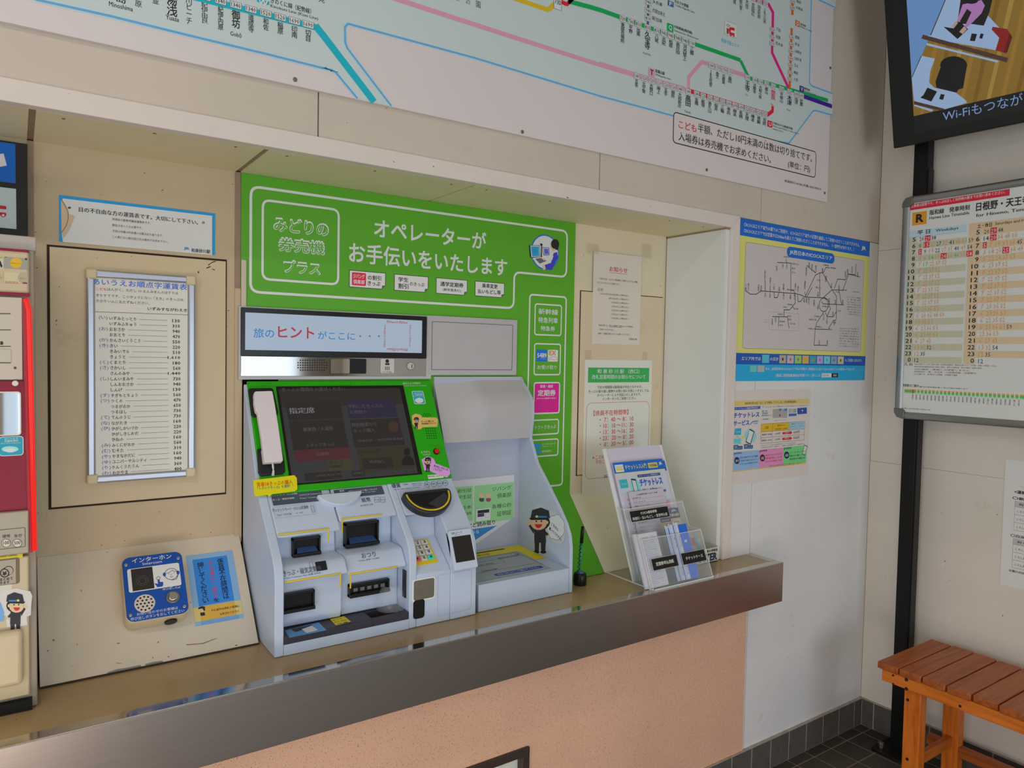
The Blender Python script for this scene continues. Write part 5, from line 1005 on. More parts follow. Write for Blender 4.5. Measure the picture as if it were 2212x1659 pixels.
ft('なら、JR西日本のICOCAエリア内の列車のご利用などに応じてICOCAポイントが貯まっておトク！', .205, .066, .70, .022, WP, .02); ft('(事前に利用登録(無料)が必要です。) 詳しくは', .28, .022, .34, .024, WP, .02); fr(.63, .022, .71, .05, 'B0AEAC', 3); ft('ICOCA', .636, .028, .05, .016, '2A2A2A', 0); fr(.712, .022, .765, .05, '14161C', 3); ft('検索', .724, .028, .03, .016, WP, 0)
q.put('print', pt)
# ------------------------------------------------------------------ small orange-banded poster below
Zk = (1560, 830, 7.541)
pt, q, u0, v0, U_, V_ = poster('ticketless_poster', 'small white poster with cream bands, table and three coloured boxes below the area map', PW, Zk, [(190, 105), (1440, 70), (1385, 1530), (140, 1590)], 'A9A19B', th=.0008)
def B(x0, y0, x1, y1, c, L=1, r=0): q.rect(x0, y0, x1, y1, c, L, r)
q.urect(u0, q.q(140, 1435)[1], u0+U_*.97, q.q(140, 1405)[1]+.001, 'B48F52', 1); a = q.q(180, 268); b_ = q.q(1410, 318); q.urect(u0, q.q(180, 360)[1], b_[0], a[1]-.001, 'BF985A', 1)
q.T('2022年3月12日（土）より特急「くろしお」が全車指定席に', 362, 332, 1210, 300, 42, '23202A', .02).T('スマートフォンの画面が特急券に！', 178, 412, 590, 398, 30, 'C4C4C8', .02, L=5, res=1)
q.poly([(178, 375), (622, 356), (610, 402), (178, 422)], '163F8C', 2)
q.T('チケットレス', 180, 555, 598, 535, 88, '17408C', .045).T('サービス', 175, 680, 435, 665, 85, '17408C', .045); q.line([(448, 660), (480, 618), (520, 602), (580, 600)], .0025, '17408C', 3); q.T('e5489', 498, 652, 572, 648, 28, '2A7FA8', .03, res=1)
q.T('チケットレスサービスご利用にはインフラな「J-WESTカード」がオススメです！', 648, 388, 1392, 352, 28, '3A3636', 0, res=1)
q.T('山陽・九州', 640, 452, 730, 446, 28, '1F6A80', .02, res=1).T('北陸新幹線', 640, 488, 735, 480, 28, '1F6A80', .02, res=1).T('特急列車がおトク！', 640, 525, 800, 516, 28, '1F6A80', .02, res=1).T('年会費無料', 655, 582, 752, 576, 24, '1F6A80', .02, res=1)
for x, w in ((1000, 50), (965, 80), (818, 140)): q.poly([(x, 408-(x-818)*.03), (x+w+5, 395-(x-818)*.03), (x+w+3, 545), (x, 548)], '807E7E', 2); q.poly([(x+w-35, 400), (x+w, 398), (x+w, 432), (x+w-35, 434)], '1F6A90', 3)
ellp(q, 935, 508, 14, 20, 'A8201E', 4, n=10); ellp(q, 838, 455, 12, 16, 'A8864A', 4, n=8)
q.poly([(1218, 390), (1372, 378), (1374, 478), (1222, 490)], '1A3E80', 2); ellp(q, 1300, 428, 12, 12, 'B8C4D0', 4, n=10); ellp(q, 1300, 460, 10, 10, 'A8302E', 4, n=8); B(1078, 480, 1205, 515, '1F5490', 2, .002)
for i in range(3): q.T('自動付帯・最大補償無料', 1076, 422+i*22, 1202, 416+i*22, 16, '1F6A80', .02, res=1)
q.T('J-WESTカード(ベーシック)', 845, 600, 1020, 592, 18, '3A3636', 0, res=1)
tb = [q.q(630, 650), q.q(1338, 605), q.q(1332, 905), q.q(625, 970)]
tu0 = (tb[0][0]+tb[3][0])/2; tu1 = (tb[1][0]+tb[2][0])/2; tv1 = (tb[0][1]+tb[1][1])/2; tv0 = (tb[2][1]+tb[3][1])/2; tw, th_ = tu1-tu0, tv1-tv0
q.urect(tu0, tv0+th_*.60, tu0+tw*.63, tv1, 'BF8A1A', 2); q.urect(tu0+tw*.63, tv0+th_*.6, tu1, tv1, '7FA0C0', 2)
for f in (0, .30, .60, 1): q.urect(tu0, tv0+th_*f-.0004, tu1, tv0+th_*f+.0004, '2A2626', 3)
for f in (0, .255, .63, 1): q.urect(tu0+tw*f-.0004, tv0, tu0+tw*f+.0004, tv1, '2A2626', 3)
for t_, x, y, w, h_ in (('区間', .09, .74, .07, .12), ('通常のきっぷ', .36, .83, .18, .09), ('指定席特急券・大阪市内', .31, .65, .28, .08), ('e5489チケットレス', .66, .86, .3, .09), ('J-WESTカードまたは', .65, .74, .33, .07), ('クレジットカード', .65, .65, .25, .07), ('和泉砂川〜新大阪', .02, .40, .22, .10), ('和泉砂川〜天王寺', .02, .10, .22, .10), ('1,320円', .31, .39, .12, .12), ('1,290円', .31, .09, .12, .12), ('650円', .74, .38, .14, .15), ('550円', .74, .08, .14, .15)): q.U(t_, tu0+tw*x, tv0+th_*y, tw*w, th_*h_, '1E1B1E', .01, res=1)
for y in (.45, .15): q.upoly([(tu0+tw*a, tv0+th_*(y+b)) for a, b in ((.48, -.06), (.66, -.06), (.66, -.10), (.71, 0), (.66, .10), (.66, .06), (.48, .06))], 'A01C26', 4); q.U('670円おトク', tu0+tw*.53, tv0+th_*(y-.03), tw*.1, th_*.07, 'C8B8B8', .02, res=1, L=5)
q.T('※J-WESTカードなどのご利用には会員登録が必要です。※きっぷは自由席と同額', 625, 1010, 1185, 960, 16, '4A4644', 0, res=1).T('※上記は大人1名あたりの金額です。「乗車券」が別途必要です。ご利用条件あり', 625, 1042, 1330, 975, 18, '4A4644', 0, res=1)
for x0, y0, x1, y1, c, n_, tc, l3 in ((182, 1098, 588, 1370, '6F8EB0', '01', '1F2A60', ('窓口に並ばずスマホで簡単', 'ご自宅や外出先でもネットで', 'にきっぷの予約ができる！')), (598, 1058, 985, 1325, 'AF6F92', '02', '9A1A3A', ('あなたのスマホが', '特急券になる', 'きっぷへの引換なしでOK！')), (992, 1018, 1360, 1272, '5AA266', '03', '1F4A2A', ('シートマップで', '席が選べる', '座席状況の確認OK！'))):
    a = q.q(x0, y0); b_ = q.q(x1, y1); q.urect(a[0], b_[1]+.001, b_[0], a[1]-.002, c, 2, .005)
    q.T('point', x0+8, y0+55, x0+128, y0+45, 46, '1F1A3A', .03); ellp(q, x0+52, (y0+y1)/2+8, 42, 58, '1A1636' if n_ != '02' else '2E0F1E', 4); q.T(n_, x0+30, (y0+y1)/2+35, x0+76, (y0+y1)/2+32, 42, 'B8B4C0', .02, L=5)
    for i, s3 in enumerate(l3): q.T(s3, x0+100, y0+115+i*52, x1-12, y0+85+i*50, 32, tc, .01, L=5, res=1)
ellp(q, 455, 840, 96, 120, '6FA2A2', 2); q.poly([(445, 722), (520, 770), (455, 990), (375, 940)], '2A2E36', 3).poly([(440, 745), (505, 780), (450, 965), (388, 930)], 'A8B0B0', 4)
q.poly([(205, 722), (305, 715), (300, 825), (190, 828)], '1884A0', 3).poly([(190, 885), (300, 878), (298, 970), (188, 972)], '4FA0A8', 3); q.T('ICOCA', 222, 790, 288, 786, 26, '9AC4C8', .01, res=1); q.T('または', 228, 862, 268, 860, 16, '3A3A3A', 0, res=1); q.T('ICカード', 210, 930, 285, 926, 20, '1F5A60', 0, res=1)
ellp(q, 328, 862, 18, 24, 'BFA82A', 4, n=12)
for x0, y0 in ((182, 992), (350, 978)): q.poly([(x0, y0), (x0+70, y0-5), (x0+80, y0+15), (x0+145, y0+12), (x0+142, y0+68), (x0, y0+74)], '1A3F74', 4); q.T('特急券', x0+12, y0+38, x0+58, y0+36, 22, 'C0B430', .02, L=5, res=1); q.T('チケットレス', x0+12, y0+64, x0+130, y0+58, 20, 'A8B8C8', .02, L=5, res=1)
q.poly([(1330, 985), (1385, 1005), (1345, 1165), (1300, 1140)], '3A4A44', 3).poly([(1332, 1000), (1375, 1015), (1340, 1150), (1308, 1132)], 'A4ACA4', 4)
q.T('チケットレスサービスについて詳しくは', 760, 1352, 1170, 1300, 34, '2A241E', .02, res=1).T('J-WESTネット', 1195, 1300, 1300, 1280, 22, '2A3A6A', .01, res=1)
q.put('print', pt)
# ------------------------------------------------------------------ papers on the right part of the niche
Zn = (1230, 480, 2.861); PNb = PL((0, YN-.0052, 0), (1, 0, 0), (0, 0, 1))
pt, q, u0, v0, U_, V_ = poster('closure_notice', 'plain white paper notice with a red underlined heading, hung above the green headed one', PNb, Zn, [(150, 180), (445, 212), (433, 757), (137, 755)], 'A89A90', ill=.42, cat='notice', th=.0005)
def ft(t, x0, y0, w, h_, c='4A4440', b=0, res=1, L=5): a = F(x0, y0); q.U(t, a[0], a[1], U_*w, V_*h_, c, b, L=L, res=res)
ft('お知らせ', .32, .80, .38, .055, '9A2C34', .01, 2); fr(.32, .785, .70, .789, '9A2C34', 2)
ft('下記の日は、みどりの券売機をご利用いただけない時間', .12, .70, .80, .022); ft('がございますのでご注意下さい。', .08, .655, .46, .022); ft('日 時', .10, .58, .09, .022); a, b_ = F(.09, .575), F(.20, .608); q.uring([(a[0], a[1]), (b_[0], a[1]), (b_[0], b_[1]), (a[0], b_[1])], .0005, '6A6460', 3)
for i, s_ in enumerate(('〇2022年7月24日(火) 21時50分〜', '8月2日(木) 21時58分〜', '10日(日) 21時36分〜', '22日(水) 22時16分〜', '25日(水) 23時06分〜', '27日(土) 21時50分〜', '29日(火) 21時58分〜')): ft(s_, .13+.19*(i > 0)+.06*(i > 1), .535-.043*i, .63-.19*(i > 0)-.06*(i > 1), .024)
ft('始発を除いた、窓口の営業終了以降みどりの券売機は', .13, .195, .72, .020); fr(.35, .19, .62, .193, '4A4440', 2); ft('ご利用いただけません。', .13, .15, .32, .020); ft('皆様のご理解を賜りますようお願いいたします。', .12, .105, .66, .020); ft('和泉砂川駅', .77, .055, .17, .022)
q.put('print', pt)
pt, q, u0, v0, U_, V_ = poster('opening_hours_notice', 'white notice with a green heading bar and red framed hours behind the leaflet holder', PNb, Zn, [(95, 855), (508, 850), (490, 1760), (75, 1760)], 'ACA398', ill=.42, cat='notice', th=.0006)
q.rect(115, 898, 490, 988, '28803C', 2); q.T('和 泉 砂 川 駅 （西口）', 170, 935, 430, 935, 28, 'BEB8A8', .015, L=5).T('改札営業時間のお知らせについて', 137, 970, 468, 968, 28, 'BEB8A8', .02, L=5)
for s_, x0, x1, y in (('下記の時間帯は駅係員が不在となります。', 170, 448, 1030), ('きっぷの乗り越し精算やお問い合わせ等につきましては、', 116, 492, 1056), ('オペレーターにより対応いたしますので、', 170, 440, 1079), ('インターホンをご利用ください。', 202, 412, 1102)): q.T(s_, x0, y, x1, y, 19, '3A3430', .01, res=1)
a, b_ = q.q(106, 1118), q.q(482, 1548); q.uring(rrpts(a[0], b_[1], b_[0], a[1], .020), .0013, '9A4440', 2)
RD = '9C3038'; q.T('【係員不在時間帯】', 148, 1198, 362, 1198, 34, RD, .01)
for i, s_ in enumerate(('・ 7：40 〜 8：10', '・10：10 〜11：30', '・13：30 〜16：20', '・23：20 〜 0：20', '・ 0：30 〜 5：00')): q.T(s_, 186, 1236+i*38, 394, 1234+i*38, 27, RD, .01)
q.T('※この時間帯に', 140, 1468, 290, 1466, 26, RD, .0); q.T('不在になる場合', 160, 1496, 290, 1494, 26, RD, 0); q.T('西日本旅客鉄道', 212, 1582, 360, 1578, 20, '4A4440', 0)
q.put('print', pt)
tp = MB(); 
q = PR(PNb, Zn, h=.0009); TAPE = glassy('D8C9A8', .15, .25)
for x0, y0, x1, y1 in ((112, 130, 180, 200), (450, 132, 508, 225)): q.rect(x0, y0, x1, y1, TAPE, 1)
for x0, y0, x1, y1 in ((95, 790, 135, 850), (450, 800, 480, 850)): q.rect(x0, y0, x1, y1, TAPE, 1)
q.put('tape_remains', nb)
# ------------------------------------------------------------------ red ticket machine at the left edge
rm = thing('red_ticket_machine', 'tall cream and red ticket machine with a glowing red light strip at the left edge', 'ticket machine', (-2.9, .1, ZC))
RX = -2.7065; CRM = mat('A8977C', .4, var=.03, sc=6, dirt=.1); RDM = mat('80182C', .4, var=.02, ill=.72)
MGY = mat('847A6C', .4)
PRd = PL((0, 0, 0), (1, 0, 0), (0, 0, 1)); xl = -3.35
def zz(px, py, y=0): return at(px, py, y=y).z
z_a, z_b, z_c, z_d, z_e, z_f = zz(62, 545), zz(62, 634), zz(48, 820), zz(60, 1101), zz(62, 1192), zz(64, 1500)
box('body', (xl, .008, ZC+.001), (-2.6990, .25, z_a+.004), MGY, rm, bevel=.002)
box('header_panel', (xl, -.002, z_b), (RX, .01, z_a), CRM, rm, bevel=.004)
box('red_trim', (xl, -.001, z_b-.005), (RX+.001, .01, z_b), RDM, rm); box('red_trim', (xl, .001, z_a), (RX, .01, z_a+.004), RDM, rm)
box('map_panel', (xl, -.002, z_c), (at(48, 700, y=0).x, .01, z_b-.008), mat('A59B8D', .35), rm, bevel=.001)
box('red_panel', (xl, 0, z_d), (at(60, 1000, y=0).x, .01, z_c-.002), RDM, rm, bevel=.001)
box('coin_panel', (xl, -.010, z_e), (at(62, 1150, y=0).x, .01, z_d), mat('8F8677', .4), rm, bevel=.002)
box('lower_panel', (xl, -.004, z_f), (at(64, 1400, y=0).x, .01, z_e-.006), mat('A49679', .35), rm, bevel=.003)
box('delivery_hood', (xl, -.022, z_f+.028), (at(50, 1450, y=-.02).x, -.003, zz(50, 1352)), mat('A8997C', .35), rm, bevel=.008, seg=3)
box('black_plinth', (xl, -.005, ZC+.0012), (at(70, 1520, y=0).x, .009, zz(70, 1507)), mat('0E0D0C', .5), rm)
lx = at(57, 700, y=-.004).x
b = MB().tube([(at(55, 645, y=-.004).x, -.004, zz(55, 645)), (at(62, 668, y=-.004).x, -.004, zz(62, 668)), (at(68, 900, y=-.004).x, -.004, zz(68, 900)), (at(75, 1188, y=-.004).x, -.004, zz(75, 1188))], .0042, mat('F62018', .3, emit=1.25))
b.put('light_strip', rm, smooth=True)
MB().tube([(at(53, 650, y=-.002).x, -.002, zz(53, 650)), (at(58, 900, y=-.002).x, -.002, zz(58, 900)), (at(66, 1192, y=-.002).x, -.002, zz(66, 1192))], .0035, mat('8A3038', .2), 6).put('light_cover', rm)
q = PR(PL((0, -.002, 0), (1, 0, 0), (0, 0, 1)), (0, 380, 5.18), h=.0003, ill=.5)
q.rect(46, 905, 308, 1050, '7E7A72', 1).rect(-200, 905, 38, 1045, 'A09A88', 1).rect(-200, 1060, 36, 1200, '9A8F70', 1).rect(46, 1072, 308, 1205, 'A29A7A', 1, .002); ellp(q, 180, 975, 68, 58, 'B58E1A', 2); ellp(q, 258, 1140, 60, 62, '8B8670', 2); q.rect(45, 1180, 210, 1206, 'A29A7A', 3)
q.T('SUGOCA', 60, 1198, 206, 1200, 22, '9A2A3A', .02, L=4).T('nimoca', 118, 982, 245, 982, 16, '6A5A2A', 0, res=1); q.rect(252, 1190, 305, 1208, '6A1A3A', 4, .001); q.T('はやか', 222, 1158, 286, 1158, 24, 'A8404A', 0, res=1)
q.poly([(-20, 960), (5, 950), (28, 1010), (14, 1030), (-6, 990)], '1A1816', 2); ellp(q, 10, 915, 12, 8, '5A9A2A', 2, n=10); q.rect(280, 920, 302, 942, '2A2622', 2).rect(52, 905, 80, 912, '2A2622', 2); q.T('icoca', -30, 1150, 22, 1150, 36, 'A07A3A', .02)
q.line([(-200, 1541), (118, 1541)], .0015, '3A332C'); q.put('card_print', rm)
q = PR(PL((0, -.002, 0), (1, 0, 0), (0, 0, 1)), (0, 700, 4.608), h=.0003, ill=.5)
for y in (58, 222, 386): q.line([(-200, y), (108, y)], .0013, '3A332C')
q.T('s', 0, 206, 32, 206, 34, '1E1A18', .05, L=3); q.ring(-200, 245, 112, 380, .001, .0006, '8A8278'); ellp(q, 150, 436, 15, 14, '5A5348', 2, n=12); ellp(q, 150, 436, 8, 8, '2E2A24', 3, n=10); q.put('panel_print', rm)
a = q.q(151, 578); b_ = at(33, 828, y=-.004); disc(PL((b_.x, 0, b_.z), (1, 0, 0), (0, 0, 1)), 0, 0, .0048, -.001, .009, mat('B8AFA6', .3), 'knob', rm, 14, bevel=.001)
a = q.q(0, 685); c = q.q(198, 1095); MB().prismP(PL((0, -.0005, 0), (1, 0, 0), (0, 0, 1)), rrpts(-2.80, c[1]-.002, c[0]+.002, a[1]+.002, .005), .0006, .002, mat('B9B4AE', .3)).put('mirror_rim', rm)
MB().prismP(PL((0, -.0005, 0), (1, 0, 0), (0, 0, 1)), rrpts(-2.798, c[1], c[0], a[1], .004), .002, .0026, MIR).put('mirror', rm)
q = PR(PL((0, -.0002, 0), (1, 0, 0), (0, 0, 1)), (0, 700, 4.608), h=.0003, ill=.5)
a, c = q.q(-10, 1122), q.q(235, 1305); q.urect(a[0], c[1], c[0], a[1], 'A8B2B4', 1, .005); q.urect(a[0]+.001, c[1]+.0012, c[0]-.0012, a[1]-.0012, '1F7F92', 2, .004)
q.T('抗ウイルス', 45, 1152, 178, 1152, 17, 'A8C4C8', .02, L=4, res=1).T('抗菌処理済', 45, 1175, 182, 1175, 20, 'A8C4C8', .02, L=4, res=1).T('Anti Virus & Bacteria', 10, 1194, 210, 1194, 12, 'A8C4C8', 0, L=4, res=1); ellp(q, 100, 1245, 85, 30, '7FB4BC', 3); ellp(q, 100, 1255, 60, 22, 'A4B8B4', 4); q.put('antiviral_sticker', rm)
q = PR(PL((0, -.010, 0), (1, 0, 0), (0, 0, 1)), (0, 1060, 4.88), h=.0003, ill=.5)
q.ring(-150, 428, 266, 588, .002, .0008, '3A3632').T('硬幣', 25, 500, 108, 498, 34, '2A2724', .0).T('동전', 150, 495, 228, 490, 34, '2A2724', 0)
for t_, x in (('100', 64), ('500', 181)): ellp(q, x, 552, 48, 42, 'A8A298', 2); ellp(q, x, 552, 48, 42, '3A3632', 3, w=.0007); q.T(t_, x-32, 568, x+34, 566, 34, '2A2724', .01, L=4)
q.put('coin_label', rm)
q = PR(PL((0, -.004, 0), (1, 0, 0), (0, 0, 1)), (0, 1060, 4.88), h=.0003, ill=.5)
q.rect(-200, 672, 240, 705, 'B39B2A', 1).T('500円対応', 0, 705, 185, 693, 20, '1E1A14', .02)
a, c = q.q(-60, 730), q.q(208, 975); q.urect(a[0], c[1], c[0], a[1], '5A5036', 1, .004); a, c = q.q(-60, 748), q.q(168, 985); q.urect(a[0], c[1]+.002, c[0], a[1], '877F72', 2, .001)
for i in range(3): ellp(q, 48+22*i, 868-14*i, 44, 42, '877F72', 3+2*i); 
for i in range(3): ellp(q, 92-22*i, 838+14*i, 44, 42, '877F72', 3+2*i); ellp(q, 92-22*i, 838+14*i, 44, 42, '1E1C1A', 4+2*i, w=.0016)
q.T('¥', 25, 895, 72, 890, 44, '1E1C1A', .05, L=10).T('まとめて', 0, 955, 135, 940, 32, '1E1C1A', .03, L=4).T('きます', 0, 988, 100, 978, 28, '1E1C1A', .03, L=4).rect(-100, 1015, 128, 1070, 'A8A298', 2); q.put('coin_slot_label', rm)
q = PR(PL((0, -.004, 0), (1, 0, 0), (0, 0, 1)), (0, 1060, 4.88), h=.0006, ill=.5)
q.poly([(0, 1080), (60, 1050), (170, 1025), (320, 1060), (340, 1110), (330, 1190), (325, 1310), (280, 1330), (290, 1415), (200, 1430), (70, 1440), (70, 1400), (60, 1310), (-40, 1380), (-40, 1150)], 'A8A6A2', 1); q.poly([(-40, 1150), (10, 1180), (45, 1280), (40, 1370), (-40, 1390)], '5E84B0', 2)
attendant(q, 165, 1270, 142, -1, 3); q.put('attendant_sticker', rm)
# lit sign above it
ls = thing('illuminated_sign', 'black framed sign with blue and pale panels and red symbol above the red machine', 'sign', (-2.9, .2, 1.63))
PLs = PL((0, .242, 0), (1, 0, 0), (0, 0, 1)); q = PR(PLs, (0, 180, 3.19), h=.0004, ill=.5)
a = q.q(187, 425); c = q.q(193, 1080)
box('sign_box', (xl, .242, c[1]), (c[0], .2565, a[1]+.002), mat('1C1A17', .5), ls, bevel=.001)
e = q.q(108, 690); s1 = q.q(0, 405); q.urect(xl+.02, e[1], e[0], q.q(110, 420)[1], '0E4C96', 1); e = q.q(113, 1005); q.urect(xl+.02, e[1], e[0], q.q(112, 728)[1], '97A2A2', 1)
q.poly([(-20, 490), (25, 484), (47, 567), (-20, 580)], 'A8A6A2', 2); q.rect(-60, 835, 44, 870, '9A1428', 2, .002).rect(-60, 882, 44, 915, '9A1428', 2, .002); ellp(q, 22, 910, 16, 14, '9A1428', 3, n=12); ellp(q, 22, 910, 9, 9, 'A8A6A2', 4, n=10); q.put('symbols', ls)
box('ledge', (xl, .02, z_a+.0045), (-2.6955, .25, z_a+.030), mat('948D85', .35), ls, bevel=.002)
# ------------------------------------------------------------------ leaflet holder and what it holds
lh = thing('leaflet_holder', 'clear acrylic leaflet holder with black label plates standing on the counter', 'leaflet holder', (-1.15, -.01, ZC))
HX0, HX1 = -1.2735, -1.0285; sv = V((0, .145, .365)).normalized()
PH0 = PL((0, -.033, .7745), (1, 0, 0), sv); PH1 = PL((0, -.064, .7745), (1, 0, 0), sv); PH2 = PL((0, -.111, .7745), (1, 0, 0), sv)
GLS = glassy('E6EFF2', .03, .13); EDGEM = mat('CDD6D8', .15, ill=.6); MILK = mat('ABA6B4', .3, ill=.55)  # EDGEM paints the bright glow of acrylic edges as a pale colour
Zh = (1300, 950, 4.88)
def hq(pl, *p): return PR(pl, Zh).q(*p)
H0 = .392
MB().prismP(PH0, [(HX0, 0), (HX1, 0), (HX1, H0), (HX0, H0)], -.003, 0, MILK).put('back_panel', lh)
MB().prismP(PH0, [(HX0-.002, 0), (HX0+.012, 0), (HX0+.012, H0+.001), (HX0-.002, H0+.001)], -.0035, .002, EDGEM).put('edge_rail', lh, bevel=.001); MB().prismP(PH0, [(HX1-.004, 0), (HX1+.002, 0), (HX1+.002, H0), (HX1-.004, H0)], -.0035, .002, EDGEM).put('edge_rail', lh, bevel=.001)
MB().box((HX0, -.113, ZC+.0006), (HX1, .088, ZC+.0032), GLS).put('base_plate', lh); MB().box((HX0-.001, -.1145, ZC+.0006), (HX1+.001, -.1125, ZC+.0042), EDGEM).box((HX0-.0015, -.1145, ZC+.0006), (HX0+.0005, .088, ZC+.0042), EDGEM).put('base_edges', lh)
h1, h2 = .215, .138
MB().prismP(PH1, [(HX0, 0), (HX1, 0), (HX1, h1), (HX0, h1)], -.002, 0, GLS).put('upper_pocket', lh); MB().prismP(PH2, [(HX0, 0), (HX1, 0), (HX1, h2), (HX0, h2)], -.002, 0, GLS).put('lower_pocket', lh)
MB().prismP(PH1, [(HX0, h1-.0015), (HX1, h1-.0015), (HX1, h1), (HX0, h1)], -.002, .0002, EDGEM).prismP(PH2, [(HX0, h2-.0015), (HX1, h2-.0015), (HX1, h2), (HX0, h2)], -.002, .0002, EDGEM).put('pocket_lips', lh)
def yz(pl, h): p = pl.p(0, h); return (p.y, p.z)
sp = [yz(PH2, 0), yz(PH2, h2), (yz(PH2, h2)[0]+.045, yz(PH2, h2)[1]), yz(PH1, h1), yz(PH0, h1), yz(PH0, 0)]
for x in (HX0, HX1-.002): MB().prism(sp, x, x+.002, GLS).put('side_wall', lh)
for x in (HX0, HX1):
    b = MB()
    for a, c in zip(sp[:-1], sp[1:-1]): b.tube([(x, a[0], a[1]), (x, c[0], c[1])], .0009, EDGEM, 5)
    b.put('side_edges', lh)
MB().prism([yz(PH2, 0), yz(PH2, h2), yz(PH1, h2-.01), yz(PH1, 0)], -1.156, -1.154, GLS).put('divider', lh)
def plate(quad, pl, lines, nm='label_plate'):
    q = PR(pl, Zh, h=.0014); C = [q.q(*p) for p in quad]; u0 = (C[0][0]+C[3][0])/2; u1 = (C[1][0]+C[2][0])/2; v1 = (C[0][1]+C[1][1])/2; v0 = (C[2][1]+C[3][1])/2
    o = MB().prismP(pl, [(u0-.001, v0-.001), (u1+.001, v0-.001), (u1+.001, v1+.001), (u0-.001, v1+.001)], .0002, .0008, mat('A8A8A8', .4)).prismP(pl, [(u0, v0), (u1, v0), (u1, v1), (u0, v1)], .0008, .0013, mat('0E0D0D', .4)).put(nm, lh)
    for t_, x, y, w, h_ in lines: q.U(t_, u0+(u1-u0)*x, v0+(v1-v0)*y, (u1-u0)*w, (v1-v0)*h_, 'B8B4AE', .025)
    q.put('lettering', o)
plate([(288, 752), (690, 705), (712, 810), (312, 868)], PH1, (('ICOCA乗車券等', .27, .56, .42, .28), ('再発行・払いもどし・変更申込書', .03, .12, .92, .30)))
plate([(518, 1258), (780, 1212), (805, 1322), (545, 1385)], PH2, (('定期券申込用紙', .13, .33, .72, .34),)); plate([(832, 1200), (1075, 1155), (1100, 1268), (860, 1322)], PH2, (('チケットケース', .14, .34, .74, .30),))
def leaf(name, label, pl, x0, x1, v0, v1, base, th=.0012, cat='leaflet', group=None, bend=0):
    t = thing(name, label, cat, tuple(pl.p((x0+x1)/2, v0)), group)
    MB().prismP(pl, [(x0, v0), (x1, v0), (x1, v1), (x0, v1)], -th, 0, base if not isinstance(base, str) else mat(base, .4, ill=.55)).put('sheets', t)
    q = PR(pl, Zh, h=.0002, ill=.55); return t, q
def G(q, u0, v0, U, Vv): 
    def f(x, y): return u0+U*x, v0+Vv*y
    def r(x0, y0, x1, y1, c, L=1, rr=0): a = f(x0, y0); b = f(x1, y1); q.urect(a[0], a[1], b[0], b[1], c, L, rr)
    def t(s_, x0, y0, w, h_, c, b=0, L=4, res=1): a = f(x0, y0); q.U(s_, a[0], a[1], U*w, Vv*h_, c, b, L=L, res=res)
    return f, r, t
def ticketless(lab, pl, x0, x1, v0, v1):
    t, q = leaf('ticketless_leaflet', lab, pl, x0, x1, v0, v1, 'A8A8B2', .002); f, r, tt = G(q, x0, v0, x1-x0, v1-v0)
    r(0, .90, 1, 1, '1656A8'); tt('チケットレス入門', .22, .925, .42, .045, 'C9B43A', .03, res=2); r(.68, .92, .87, .97, 'B8A838', 2, .001); tt('会員登録編', .70, .93, .15, .028, '1A3A74', .02); tt('JR', .90, .935, .07, .035, 'B8C4D0', .05); r(.03, .91, .19, .98, 'B4B8BC', 2, .001); tt('スマートフォンで', .045, .95, .13, .012, '9A2A2A', 0); r(.045, .925, .18, .945, 'C9B43A', 3); r(0, .885, 1, .90, 'B0AE8C')
    r(.42, .842, .88, .868, '23306E', 2); tt('スマートフォンが特急券に！', .44, .847, .42, .016, 'A8B0C8', .02); tt('チケットレス', .43, .755, .46, .07, '1B4E9A', .05, res=2); tt('サービス', .45, .67, .30, .065, '1B4E9A', .05, res=2); tt('e5489', .82, .68, .10, .025, '1B4E9A', .04)
    c = f(.33, .76); q.upoly([(c[0]+.020*math.cos(k*.2618), c[1]+.027*math.sin(k*.2618)) for k in range(24)], '6FB0B0', 2); q.upoly([f(.28, .84), f(.37, .83), f(.37, .68), f(.28, .69)], '23262C', 3); q.upoly([f(.29, .825), f(.36, .815), f(.36, .70), f(.29, .71)], 'A4B0B4', 4)
    r(.05, .76, .20, .84, '2F97A0', 2); tt('ICOCA', .08, .79, .09, .015, '9ACACB', .02); r(.05, .65, .20, .72, '7FB8B4', 2); r(.06, .595, .21, .635, '1656A8', 2); r(.24, .595, .40, .635, '1656A8', 2); tt('乗車券', .09, .61, .09, .014, 'B8C4D0', 0); tt('特急券', .27, .61, .09, .014, 'B8C4D0', 0); r(.44, .61, .92, .645, '9DB4CC', 2); tt('ご利用には、会員登録（無料）が必要です。', .46, .62, .44, .015, '1B4E9A', 0)
    r(.40, .49, .93, .60, 'B7829C', 2); tt('まずは会員登録から！', .55, .53, .35, .022, '8A1F3A', .02); r(.70, .435, .86, .455, 'C0A83A', 2); tt('かんたん！', .60, .44, .26, .03, 'A83A5A', .02); r(.40, .30, .90, .38, '8FA4CC', 2)
    q.put('print', t); return t
Lt = hq(PH0.lift(.010), 108, 262); Rt = hq(PH0.lift(.010), 652, 182)
ticketless('front ticketless service leaflet with blue heading at the back of the holder', PH0.lift(.010), Lt[0]+.002, Lt[0]+.212, .02, (Lt[1]+Rt[1])/2)
ticketless('second ticketless leaflet, peeking out behind the right edge of the front one', PH0.lift(.006), Lt[0]+.016, Lt[0]+.224, .014, (Lt[1]+Rt[1])/2-.006)
def form(name, label, pl, x0, x1, v0, v1, base, title):
    t, q = leaf(name, label, pl, x0, x1, v0, v1, base, .0015, 'form'); f, r, tt = G(q, x0, v0, x1-x0, v1-v0); tt(title, .2, .945, .6, .022, '3A3A44', 0)
    for i in range(17): y = .90-i*.05; r(.06, y, .96, y+.0015, '6A6A74', 2); tt(('■ お客様記入欄', '申込日　年　月　日', '種類 (こども・大人)', 'お申込内容', 'ご利用区間', '氏名フリガナ')[i % 6], .08, y+.010, .22+.1*(i % 3), .016, '4A4A55', 0); 
    q.put('print', t)
